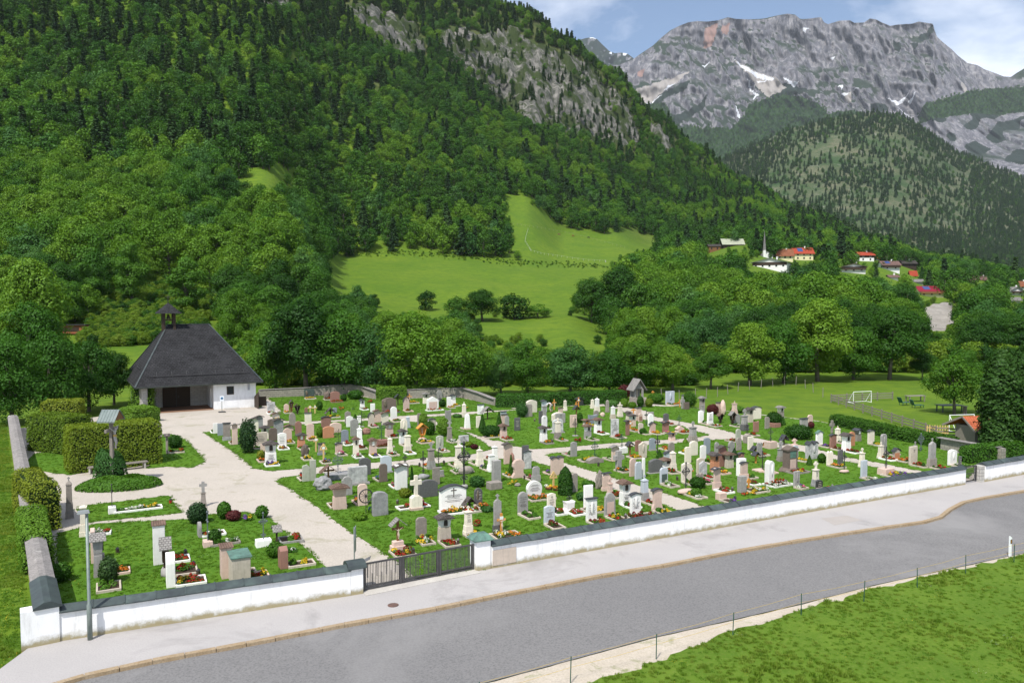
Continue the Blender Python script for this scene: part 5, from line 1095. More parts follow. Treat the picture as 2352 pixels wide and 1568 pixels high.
def bee(): 
    p = hit(156, 770); HOUSE_RECT.append((112, 198, 738, 768, p.y)); o = empty('bee_house', p, .1, 'low reddish-brown bee house on the slope behind the yew hedges', 'shed'); b = MB(); b.box(-3, 3, 0, 2, .3, 1.9); b.build('wall', plain('bee red', (.36, .13, .06), (.28, .10, .05), 2, .8), o); b = MB(); b.box(-3.2, 3.2, -.3, 2.3, 1.9, 2.02); b.build('roof', IRON, o)
    for x in (-2.7, 0, 2.6): b = MB(); b.box(x, x + .2, .2, .4, -1, .3); b.build('leg', DARKW, o)
    b = MB(); b.box(-2.2, 2.0, -.04, -.005, .7, 1.5); b.build('hive_front', DARKW, o)
bee()
def horse(px, py, col, label, rz):
    p = hit(px, py); J = [(-.62, 0, 1.15, .27, .25), (-.2, 0, 1.08, .29, .30), (.35, 0, 1.1, .28, .30), (.6, 0, 1.25, .2, .22), (.95, 0, 1.02, .13), (1.2, 0, .62, .11), (1.35, 0, .38, .10), (1.47, 0, .22, .07),
         (-.72, .15, .95, .17), (-.6, .15, .66, .1), (-.78, .15, .45, .065), (-.74, .15, .06, .06), (-.72, -.15, .95, .17), (-.5, -.15, .66, .1), (-.66, -.15, .45, .065), (-.6, -.15, .06, .06),
         (.5, .14, .85, .12), (.52, .14, .45, .065), (.5, .14, .06, .06), (.5, -.14, .85, .12), (.62, -.14, .45, .065), (.66, -.14, .06, .06), (-.9, 0, 1.2, .06), (-1.0, 0, .75, .06)]
    E = [(0, 1), (1, 2), (2, 3), (3, 4), (4, 5), (5, 6), (6, 7), (0, 8), (8, 9), (9, 10), (10, 11), (0, 12), (12, 13), (13, 14), (14, 15), (2, 16), (16, 17), (17, 18), (2, 19), (19, 20), (20, 21), (0, 22), (22, 23)]
    return tag(skin_fig('horse', J, E, plain('horse %s' % (col,), col, tuple(c * .7 for c in col), 3, .6, 0), None, p, rz, 1), label, 'horse')
horse(1284, 541, (.14, .06, .03), 'brown horse grazing, first of three by the upper paddock fence', 2.9); horse(1316, 544, (.22, .08, .03), 'chestnut horse grazing between the brown and the black one', .3); horse(1352, 548, (.02, .018, .018), 'black horse grazing beside the white paddock fence', 3.4)
o = empty('paddock_fence', (0, 0, 0), 0, 'pale paddock fence curving across the upper meadow', 'fence'); rl = MB(); prev = None; K = [(1213, 528), (1208, 545), (1206, 556), (1215, 570), (1220, 578), (1250, 586), (1290, 591), (1340, 599), (1390, 602), (1392, 603)]
pp = []
for i in range(len(K) - 1):
    for j in range(4): pp.append((K[i][0] + (K[i + 1][0] - K[i][0]) * j / 4, K[i][1] + (K[i + 1][1] - K[i][1]) * j / 4))
ps = MB()
for q in pp:
    p = hit(*q)
    ps.box(p.x - .05, p.x + .05, p.y - .05, p.y + .05, p.z - .2, p.z + 1.2)
    if prev:
        for z in (1.0,): rl.bar(prev + Vector((0, 0, z)), p + Vector((0, 0, z)), .03, .05)
    prev = p
PGR = plain('faded paint', (.42, .44, .40), None, 3, .7, 0); ps.build('fence_posts', PGR, o); rl.build('rails', PGR, o)
o = empty('paddock_fence', (0, 0, 0), 0, 'thin straight paddock fence behind the three horses', 'fence'); rl = MB(); prev = None; ps = MB()
for i in range(30):
    p = hit(1170 + 265 * i / 29, 515 + 55 * i / 29 - 6 * math.sin(i / 29 * 3.14)); ps.box(p.x - .05, p.x + .05, p.y - .05, p.y + .05, p.z - .2, p.z + 1.2)
    if prev: rl.bar(prev + Vector((0, 0, 1.0)), p + Vector((0, 0, 1.0)), .02, .04)
    prev = p
ps.build('fence_posts', OLDW, o); rl.build('rails', OLDW, o)
def trail(name, l, w, mat):
    b = MB(); pr = None; vs = []
    for i in range(len(l) - 1):
        for j in range(5):
            px, py = l[i][0] + (l[i + 1][0] - l[i][0]) * j / 5, l[i][1] + (l[i + 1][1] - l[i][1]) * j / 5; p = hit(px, py); vs += [p + Vector((0, -w / 2, .25)), p + Vector((0, w / 2, .25 + w * .25))]
    b.add(vs, [(2 * i, 2 * i + 2, 2 * i + 3, 2 * i + 1) for i in range(len(vs) // 2 - 1)]); tag(b.build(name, mat), kind='structure')
trail('path', [(745, 572), (765, 568), (790, 560), (812, 553), (835, 548)], 7, SHOULD)

b = MB(); b.lathe([(.22, 0), (.22, .012)], 14); tag(b.build('drain_cover', plain('rusty iron', (.16, .09, .07), (.09, .06, .05), 8, .8), None, gp(903, 1389, .003)), 'small rusty round drain cover in the pavement before the gate', 'drain cover')
# the forest: trees on a jittered grid, the 250 that show largest as trees of their own, the rest one forest
cand = []
yy = 112.0
while yy < 1130:
    st = 6.2 if yy < 200 else (7.4 if yy < 420 else 8.6)
    xa, xb = (-330 - 1176) / FPX * yy, (2560 - 1176) / FPX * yy
    n = int((xb - xa) / st)
    for i in range(n):
        x = xa + (i + rnd.uniform(.1, .9)) * st; y = yy + rnd.uniform(.1, .9) * st
        z = H(x, y); px, py, dep = proj(x, y, z)
        if px < -140 or px > 2480 or py > 960: continue
        if y < 116 and 380 < px < 1590: continue
        if y < 128 and 1590 < px < 2200: continue
        if y < 134 and px > 1590: continue
        if y < 118 and px > 560: continue
        if 560 < px < 1560 and y < 150: h0 = .62
        else: h0 = 1.0
        if inany(px, py, MEADOW): continue
        nz1 = noise.noise(Vector((x * .012, y * .012, 5))); nz2 = noise.noise(Vector((x * .05, y * .05, 1)))
        hi = max(0, min(1, (520 - py) / 420.0))
        pc = (.05 if y > 350 else 0) + .16 * hi + .45 * max(0, nz1 - .15) + (.22 if py < 130 else 0) + (.12 if px > 1350 and py < 560 and y > 500 else 0)
        if y < 350: pc = 0
        rock = y > 500 and inany(px, py, ROCK)
        if rock and rnd.random() > (.45 if px < 985 else .72 if nz2 > -.10 else .16): continue
        if rock: pc = .8
        con = rnd.random() < pc
        h = rnd.uniform(11, 20) if con else (rnd.uniform(9, 15.5) if y < 260 else rnd.uniform(8.5, 15.5))
        if rock: h *= .62
        if y < 200: h *= .78 * h0
        sc = inany(px, py, SCRUB)
        if sc or inany(px, py, [ROCK[5]]): continue
        if any((x - a) ** 2 + (y - b) ** 2 < (r * (.5 if y < 150 else 1) + 1.2) ** 2 for a, b, r in SKIP): continue
        # keep the clearings and houses in view
        bad = False
        for f in (1.0, .8, .55, .3):
            for s in (-.28, 0, .28):
                qx, qy, _ = proj(x + s * h * (.5 if con else 1) * (1.15 - f * .5), y, z + h * f)
                if inany(qx, qy, MEADOW) or inany(qx, qy, SCRUB) or any(a < qx < b and c < qy < d and y < Yh for a, b, c, d, Yh in HOUSE_RECT): bad = True; break
            if bad: break
        if bad:
            if (rnd.random() < .4 and y > 140) or inany(qx, qy, SCRUB): continue
            h *= .42
            if any(inany(*proj(x, y, z + h * f)[:2], MEADOW) or any(a - 6 < proj(x, y, z + h * f)[0] < b + 6 and c < proj(x, y, z + h * f)[1] < d and y < Yh for a, b, c, d, Yh in HOUSE_RECT) for f in (1, .6, .3)): continue
        if con: k = 5
        else:
            v = 1.25 * noise.noise(Vector((x * .011, y * .011, 9))) + .8 * noise.noise(Vector((x * .03, y * .03, 4))) + rnd.uniform(-.30, .30) + (.10 if py < 380 and px < 900 else 0)
            k = 1 if v > .24 else (2 if v < -.26 else (3 if rnd.random() < .16 else (4 if rnd.random() < .1 else 0)))
        cand.append((h / y * (1 if y < 200 else .9), x, y, z - .3, h, k, px, py))
    yy += st * .92
cand.sort(reverse=True)
ZONE = [(lambda px, py, y: px < 560 and y < 240, 'on the slope around the chapel'), (lambda px, py, y: px > 1500 and y < 300, 'on the wooded bank below the village'), (lambda px, py, y: 560 <= px <= 1500 and y < 240, 'in the belt behind the graves'), (lambda px, py, y: True, 'on the forested mountainside')]
NOBJ = 255
for c in cand[:NOBJ]:
    _, x, y, z, h, k, px, py = c
    zn = next(n for f, n in ZONE if f(px, py, y))
    lab = '%s %s %s' % (TONE[k], KIND[k].replace('_', ' '), zn)
    put_tree((x, y, z), h, k, y < 190, lab, '%s %ss %s' % (TONE[k], KIND[k].replace('_', ' '), zn), rnd.uniform(.92, 1.15))
rest = cand[NOBJ:]
tag(scatter('forest', [(c[1], c[2], c[3]) for c in rest], [rnd.uniform(0, 6.28) for c in rest], [c[4] / 10 for c in rest], [(c[5] if c[2] > 330 else 6 + c[5]) for c in rest], FART + [joined(*m) for m in MIDT]), kind='stuff')
# scrub on the slope behind the chapel and along forest edges
pts = []; bigb = []; low = []
for i in range(2600):
    px = rnd.uniform(150, 500); py = rnd.uniform(630, 800)
    if not inany(px, py, SCRUB): continue
    p = hit(px, py)
    if p and rnd.random() < .55: pts.append((p.x, p.y, p.z - .2))
for i in range(2200):
    px = rnd.uniform(1000, 1500); py = rnd.uniform(715, 800)
    if noise.noise(Vector((px * .03, py * .05, 3))) < .22 or inany(px, py, [MEADOW[1]]): continue
    p = hit(px, py)
    if p and rnd.random() < .25: pts.append((p.x, p.y, p.z - .2))
for i in range(2300):
    px = rnd.uniform(560, 2352); y = rnd.uniform(112, 142); x = (px - 1176) / FPX * y
    if y < 133 and px > 1590: continue
    pts.append((x, y, H(x, y) - .3)); bigb.append(len(pts) - 1)
for i in range(260):
    px = rnd.uniform(2060, 2352); py = rnd.uniform(690, 800)
    if inany(px, py, [ROCK[5]]): continue
    p = hit(px, py)
    if p: pts.append((p.x, p.y, p.z - .2))
for i in range(420):
    px = rnd.uniform(820, 1400); py = float(np.interp(px, [820, 1000, 1190, 1400], [582, 584, 604, 612])) + rnd.gauss(0, 4)
    p = hit(px, py)
    if p: low.append(len(pts)); pts.append((p.x, p.y, p.z - .3))
set_l = set(low); set_b = set(bigb); BUSHY = tree_mesh(46, 2600, .55, mats=[leafmat('scrub', [(.075, .150, .010), (.12, .21, .015), (.19, .27, .03)], .3)], wid=.55, low=.0)
tag(scatter('undergrowth', pts, [rnd.uniform(0, 6.28) for p in pts], [rnd.uniform(.10, .28) * ((2.1 if p[1] > 133 and p[0] > 30 else 1.5) if i in set_b else (.5 if i in set_l else 1)) for i, p in enumerate(pts)], [rnd.choice((0, 1, 1, 1, 2)) for p in pts], [joined(*b) for b in (BUSH[0], BUSHY, BUSH[2])]), kind='stuff')
# woods of the far hill and under the mountain wall
pts = []; sc_ = []; ix = []
for i in range(16000):
    px = rnd.uniform(1450, 2480); t_ = rnd.random() ** .8; q = hill_pt(px, t_)
    gx, gy, _ = proj(q.x, q.y, q.z)
    den = .40 + .5 * noise.noise(Vector((q.x * .006, q.y * .006, 3))) + (.55 if t_ > .86 else 0) + (.5 if gx < 1760 and gy < 430 else 0) + (.55 if gy > 540 or gx > 2230 else 0)
    if rnd.random() > den: continue
    con = rnd.random() < .72
    pts.append((q.x, q.y, q.z - 1)); sc_.append(rnd.uniform(1.0, 1.9) if con else rnd.uniform(.9, 1.35)); ix.append(5 if con else rnd.choice((0, 2, 2, 3)))
for q in MW:
    if rnd.random() < .8: pts.append((q[0] + rnd.gauss(0, 8), q[1] - 4, q[2] + rnd.gauss(0, 5) - 2)); sc_.append(rnd.uniform(1.2, 2.0)); ix.append(rnd.choice((0, 2, 2, 3, 5)))
tag(scatter('hill_forest', pts, [rnd.uniform(0, 6.28) for p in pts], sc_, ix, FART), kind='stuff')

# ------------------------------------------------------------------ the air over the valley
m = bpy.data.materials.new('air'); m.use_nodes = True; t = m.node_tree; t.nodes.clear(); ou = nd(t, 'ShaderNodeOutputMaterial'); pv = nd(t, 'ShaderNodeVolumePrincipled')
pv.inputs['Color'].default_value = (.84, .91, 1.0, 1); pv.inputs['Density'].default_value = 0.000026; pv.inputs['Anisotropy'].default_value = 0; t.links.new(pv.outputs[0], ou.inputs['Volume'])
b = MB(); b.box(-6200, 6200, -60, 8500, -45, 2900); tag(b.build('haze', m), kind='stuff')
# ------------------------------------------------------------------ graves
S = {
 'wh': stone('white marble', (.84, .82, .78), (.76, .74, .70), 5, .6, .12, .30, .4, (.42, .41, .38)), 'cr': stone('cream limestone', (.74, .67, .56), (.66, .59, .48), 5, .8, .2, .45, .3, (.28, .26, .22)),
 'pk': stone('pink limestone', (.60, .45, .375), (.52, .385, .32), 5, .8, .2, .35, .3, (.27, .22, .19)), 'rd': stone('red-brown granite', (.30, .155, .115), (.24, .125, .10), 7, .6, .12, .3, .4, (.13, .09, .08)),
 'or': stone('terracotta stone', (.50, .225, .12), (.44, .20, .11), 7, .65, .12, .2, .4, (.22, .12, .08)), 'gy': stone('grey stone', (.34, .325, .305), (.25, .24, .225), 6, .8, .25, .6),
 'dg': stone('dark grey stone', (.115, .113, .112), (.085, .083, .083), 8, .6, .2, .4, .4, (.19, .185, .175)), 'bk': stone('black granite', (.035, .035, .038), (.05, .05, .052), 20, .3, .05, .1, .5),
 'be': stone('beige stone', (.54, .47, .385), (.44, .385, .31), 5, .85, .3, .45), 'gn': stone('greenish stone', (.34, .36, .28), (.42, .42, .35), 5, .8, .3, .3), 'bl': stone('blue-grey granite', (.26, .285, .32), (.21, .235, .27), 9, .55, .1, .3, .4),
 'lb': stone('pale blue granite', (.47, .50, .54), (.42, .45, .49), 9, .55, .1, .2, .4), 'br': stone('brown stone', (.17, .13, .105), (.125, .098, .08), 7, .85, .3, .4), 'mr': stone('mottled marble', (.62, .61, .59), (.26, .26, .255), 3.2, .6, .12, .6, .4), 'dn': stone('dark green granite', (.05, .075, .065), (.075, .10, .09), 12, .4, .1, .2, .5),
 'rk': stone('rough rock', (.34, .335, .33), (.20, .20, .20), 4, .9, .9, .3), 'gb': stone('grey-brown stone', (.31, .27, .235), (.22, .195, .17), 6, .85, .25, .5),
}
SH = {'b': shingle('brown shingle', (.13, .085, .065), (.19, .125, .095), (.30, .26, .22), .14, .10, .012, 3), 'd': shingle('dark shingle', (.075, .065, .06), (.115, .10, .092), (.26, .25, .23), .14, .10, .012, 3), 'g': shingle('grey shingle', (.21, .195, .18), (.29, .275, .255), (.40, .39, .37), .14, .11, .014, 3), 'k': plain('black sheet', (.03, .032, .036), (.05, .052, .056), 3, .5, .1, .4), 'c': PATINA}
WD = {'y': YELW, 'o': ORGW, 'b': BRNW, 'd': DARKW, 'w': OLDW}
FL = {'r': (.42, .018, .018), 'd': (.20, .012, .02), 'y': (.78, .52, .03), 'w': (.80, .80, .76), 'p': (.70, .16, .32), 'v': (.19, .07, .38), 'o': (.72, .22, .03), 'b': (.12, .16, .50)}
FM = {k: leafmat('petals ' + k, [tuple(x * .75 for x in c), c], .25, .1) for k, c in FL.items()}
FM['g'] = G_MID
FN = {'r': 'red', 'd': 'dark red', 'y': 'yellow', 'w': 'white', 'p': 'pink', 'v': 'violet', 'o': 'orange', 'b': 'blue', 'g': 'green'}
SOIL = speckle('soil', (.055, .038, .026), (.08, .055, .038), (.03, .02, .015), 3, 20); NICHE_SHADE = plain('niche', (.05, .042, .036), (.03, .025, .02), 4, .9, 0); INK = plain('cut letters', (.16, .145, .13), None, 4, .8, 0); GILT = plain('gilt letters', (.55, .52, .45), None, 4, .5, 0)
REG = {'A': (800, 1500, 3.1357), 'B': (1400, 1500, 3.1357), 'C': (2000, 1500, 3.1357), 'D': (2600, 1500, 3.1357), 'E': (3200, 1500, 2.45), 'F': (1000, 1750, 3.1357), 'G': (1600, 1750, 3.1357), 'H': (2200, 1700, 3.1357), 'I': (2800, 1650, 3.1357), 'J': (1400, 1900, 3.1357), 'K': (300, 1900, 2.352), 'L': (0, 1500, 1.2737)}
def rpx(r, x, y): o = REG[r]; return (o[0] + x / o[2]) / 1.74150, (o[1] + y / o[2]) / 1.74150
def top_profile(w, h, top, seed):
    a = w / 2; rr = random.Random(seed)
    if top == 'flat': t = [(a, h), (-a, h)]
    elif top == 'round': r = min(a, h * .5); t = [(a * math.cos(k * math.pi / 10), h - r + r * math.sin(k * math.pi / 10)) for k in range(11)]
    elif top == 'seg': t = [(a - w * k / 8, h - w * .16 * (2 * k / 8 - 1) ** 2) for k in range(9)]
    elif top == 'gable': t = [(a, h - w * .28), (0, h), (-a, h - w * .28)]
    elif top == 'clip': c = w * .22; t = [(a, h - c), (a - c, h), (-a + c, h), (-a, h - c)]
    elif top == 'sh': q = w * .30; t = [(a, h - q), (a * .82, h - q)] + [(a * .78 * math.cos(k * math.pi / 8), h - q + q * math.sin(k * math.pi / 8)) for k in range(9)] + [(-a * .82, h - q), (-a, h - q)]
    elif top == 'slant': t = [(a, h - w * .22), (a * .5, h - .02), (-a * .4, h), (-a, h - w * .12)]
    elif top == 'arch': t = [(a, h - w * .7), (a * .88, h - w * .42), (a * .5, h - w * .14), (0, h), (-a * .5, h - w * .14), (-a * .88, h - w * .42), (-a, h - w * .7)]
    elif top == 'book': t = [(a, h - .10 * w), (a * .7, h - .01 * w), (a * .3, h), (0, h - .09 * w), (-a * .3, h), (-a * .7, h - .01 * w), (-a, h - .10 * w)]
    elif top == 'conc': t = [(a, h), (a * .5, h - .07 * w), (0, h - .09 * w), (-a * .5, h - .07 * w), (-a, h)]
    elif top == 'dbl': t = [(a, h - .2 * w), (a * .5, h), (0, h - .22 * w), (-a * .5, h), (-a, h - .2 * w)]
    elif top == 'ogee': t = [(a, h - .30 * w), (a * .8, h - .20 * w), (a * .45, h - .13 * w), (a * .25, h - .03 * w), (0, h), (-a * .25, h - .03 * w), (-a * .45, h - .13 * w), (-a * .8, h - .20 * w), (-a, h - .30 * w)]
    elif top == 'rough': t = [(a * (1 - .1 * rr.random()), h * .86), (a * .7, h * rr.uniform(.93, 1)), (a * .2, h * rr.uniform(.95, 1)), (-a * .3, h), (-a * .8, h * rr.uniform(.88, .97)), (-a, h * .80)]
    return t
def slab_prof(w, h, top, shape, seed):
    t = top_profile(w, h, top, seed); a = w / 2; z1 = min(p[1] for p in t)
    if shape == 'trap': base = [(-a * .82, 0), (a * .82, 0)]
    elif shape == 'taper': base = [(-a * 1.12, 0), (a * 1.12, 0)]
    elif shape == 'mush': return [(-a, 0), (a, 0), (a * .98, h * .06), (a * .62, h * .28), (a * .62, h * .45), (a * .84, h * .62), (a * .80, h * .80), (a * .5, h * .96), (0, h), (-a * .5, h * .96), (-a * .80, h * .80), (-a * .84, h * .62), (-a * .62, h * .45), (-a * .62, h * .28), (-a * .98, h * .06)]
    elif shape == 'waist': base = [(-a * 1.05, 0), (a * 1.05, 0), (a * 1.05, z1 * .16), (a * .80, z1 * .38), (a * .84, z1 * .8)]; return base + t + [(-a * .84, z1 * .8), (-a * .80, z1 * .38), (-a * 1.05, z1 * .16)]
    else: base = [(-a, 0), (a, 0)]
    return base + t
def letters(o, w, z0, z1, y, mat, seed, par=None):
    b = MB(); rr = random.Random(seed); z = z1
    while z > z0:
        L = w * rr.uniform(.45, .9); x = -L / 2
        while x < L / 2 - .02:
            k = rr.uniform(.03, .075); b.box(x, min(x + k, L / 2), y - .006, y, z, z + .028); x += k + .02
        z -= rr.choice((.06, .075, .11))
    b.build('inscription', mat, par or o)
def cross_relief(b, z, s, y): b.box(-s * .09, s * .09, y - .012, y, z - s, z + s * .5); b.box(-s * .5, -s * .09, y - .012, y, z, z + s * .18); b.box(s * .09, s * .5, y - .012, y, z, z + s * .18)
def finial(o, z, s, mat, y=0):
    b = MB(); t = s * .13; b.box(-t, t, y - t * .8, y + t * .8, z, z + s); b.box(-s * .34, -t, y - t * .8, y + t * .8, z + s * .55, z + s * .8); b.box(t, s * .34, y - t * .8, y + t * .8, z + s * .55, z + s * .8); b.build('finial_cross', mat, o)
def gable_roof(o, w, d, z0, z1, mat, hip=0.0, name='roof', t=.05, yc=0):
    """ridge runs front to back; t thick"""
    b = MB(); a = w / 2; e = d / 2
    for dz, fl in ((0, False), (-t, True)):
        vs = [(-a, yc - e, z0 + dz), (0, yc - e + hip, z1 + dz), (0, yc + e - hip, z1 + dz), (-a, yc + e, z0 + dz), (a, yc - e, z0 + dz), (a, yc + e, z0 + dz)]
        fs = [(3, 0, 1, 2), (1, 4, 5, 2)] + ([(0, 4, 1), (5, 3, 2)] if hip else [])
        b.add(vs, [f[::-1] for f in fs] if fl else fs)
    for p, q in (((-a, -e), (-a, e)), ((a, e), (a, -e))): b.add([(p[0], yc + p[1], z0 - t), (q[0], yc + q[1], z0 - t), (q[0], yc + q[1], z0), (p[0], yc + p[1], z0)], [(3, 2, 1, 0)])
    for s in (-1, 1):
        for u in (-1, 1):
            if not hip: b.add([(u * a, yc + s * e, z0 - t), (0, yc + s * e, z1 - t), (0, yc + s * e, z1), (u * a, yc + s * e, z0)], [(0, 1, 2, 3) if s * u > 0 else (3, 2, 1, 0)])
    return b.build(name, mat, o)
def scroll(b, c, r, a0, turns, sgn, th, n=12):
    b.tube([(c[0] + r * (1 - .75 * k / n) * math.cos(a0 + sgn * turns * 6.283 * k / n), c[1], c[2] + r * (1 - .75 * k / n) * math.sin(a0 + sgn * turns * 6.283 * k / n)) for k in range(n + 1)], th, 4)
def iron_cross(o, z0, h, w, mat=IRON, fancy=1, name='cross'):
    b = MB(); th = max(.016, h * .014); zc = z0 + h * .68; a = w / 2
    b.bar((0, 0, z0), (0, 0, z0 + h), th * 2.2); b.bar((-a, 0, zc), (a, 0, zc), th * 2.2); cr = b.build(name, mat, o)
    b = MB()
    for x, z in ((-a, zc), (a, zc), (0, z0 + h)):
        b.lathe([(th * 1.2, -th * 3), (th * 3, 0), (th * 1.2, th * 3)], 6, (x, 0, z))
    s = w * .22
    for sx in (-1, 1):
        for sz in (-1, 1):
            scroll(b, (sx * s, 0, zc + sz * s), s * .8, math.pi * (.25 if sx < 0 else .75) * 1 + (math.pi if sz > 0 else 0), 1.2, sx * sz, th * .75)
            if fancy > 1: scroll(b, (sx * s * 1.8, 0, zc + sz * s * .9), s * .5, 0, 1.1, sx, th * .6); scroll(b, (sx * s * .7, 0, zc + sz * s * 1.9), s * .55, 1, 1.1, sx, th * .6)
    for sx in (-1, 1): scroll(b, (sx * s * .8, 0, z0 + h * .16), s * .9, math.pi if sx > 0 else 0, 1.3, -sx, th * .75)
    if fancy > 0: b.lathe([(.001, -s * .28), (s * .35, -s * .2), (s * .35, s * .2), (.001, s * .28)], 8, (0, -.03, z0 + h * .36))
    b.build('scrollwork', mat, cr); return cr
def planting(par, x0, x1, y0, y1, z, cols, n, seed, h=.22):
    g = np.random.RandomState(seed); C = []; N = []; Z = []; M = []; ms = [G_MID] + [FM[c] for c in cols]; k = max(4, int((x1 - x0) * (y1 - y0) * 11))
    for i in range(k):
        cx, cy = g.uniform(x0 + .06, x1 - .06), g.uniform(y0 + .06, y1 - .06); r = g.uniform(.07, .17); hh = h * g.uniform(.5, 1.3); ci = 1 + int(len(cols) * ((cy - y0) / (y1 - y0) * .999 if g.rand() < .6 else g.rand() * .999)) 
        m = int(n / k)
        for j in range(m):
            d = g.normal(size=3); d[2] = abs(d[2]); d /= np.linalg.norm(d); top = d[2] > .35
            C.append((cx + d[0] * r, cy + d[1] * r, z + hh * (.2 + .8 * d[2]))); N.append(d + g.normal(size=3) * .4 + np.array([0, 0, .3])); M.append(ci if top and g.rand() < .72 else 0); Z.append(.075 * g.uniform(.7, 1.4))
    return link('planting', quads_mesh('planting', np.array(C), np.array(N), np.array(Z), ms, M, seed=seed, asp=.85), par)
NAMES = []
def lantern(loc, look, col='k'):
    o = empty('grave_lantern', loc, rnd.uniform(0, 3), ' '.join(('small %s grave lantern by the %s' % ('red' if col == 'r' else 'dark', look)).split()[:16]), 'lantern'); m = plain('lantern red', (.40, .03, .02), None, 3, .3, 0) if col == 'r' else plain('lantern bronze', (.05, .035, .028), (.075, .05, .04), 5, .4, 0, .5)
    b = MB(); b.box(-.06, .06, -.06, .06, 0, .2); b.build('body', m, o); b = MB(); b.box(-.075, .075, -.075, .075, .201, .29, .06, .06); b.build('lid', IRON, o)
def bed(loc, rz, w, L, kerb, cols, look, seed, y0=0, wide=1.0):
    o = empty('grave_bed', loc, rz, None, 'grave bed'); a = w / 2; k = .075
    c = ' and '.join(FN[x] for x in dict.fromkeys(cols[:2])); o['label'] = '%s flower bed of the %s' % (c, look) if cols else 'low grassed kerb frame of the %s' % look
    o['label'] = ' '.join(o['label'].split()[:16])
    b = MB(); b.box(-a, -a + k, -L, y0, -.05, .11); b.box(a - k, a, -L, y0, -.05, .11); b.box(-a + k, a - k, -L, -L + k, -.05, .11)
    if y0 < 0: b.box(-a + k, a - k, y0 - k, y0, -.05, .11)
    b.build('kerb', kerb, o, bevel=.008)
    b = MB(); b.box(-a + k, a - k, -L + k, y0, -.05, .055); b.build('soil', SOIL if cols else LAWN, o)
    if cols: planting(o, -a + k, a - k, -L + k, y0 - (k if y0 < 0 else 0), .05, cols, int(420 * w * L) + 160, seed)
    return o
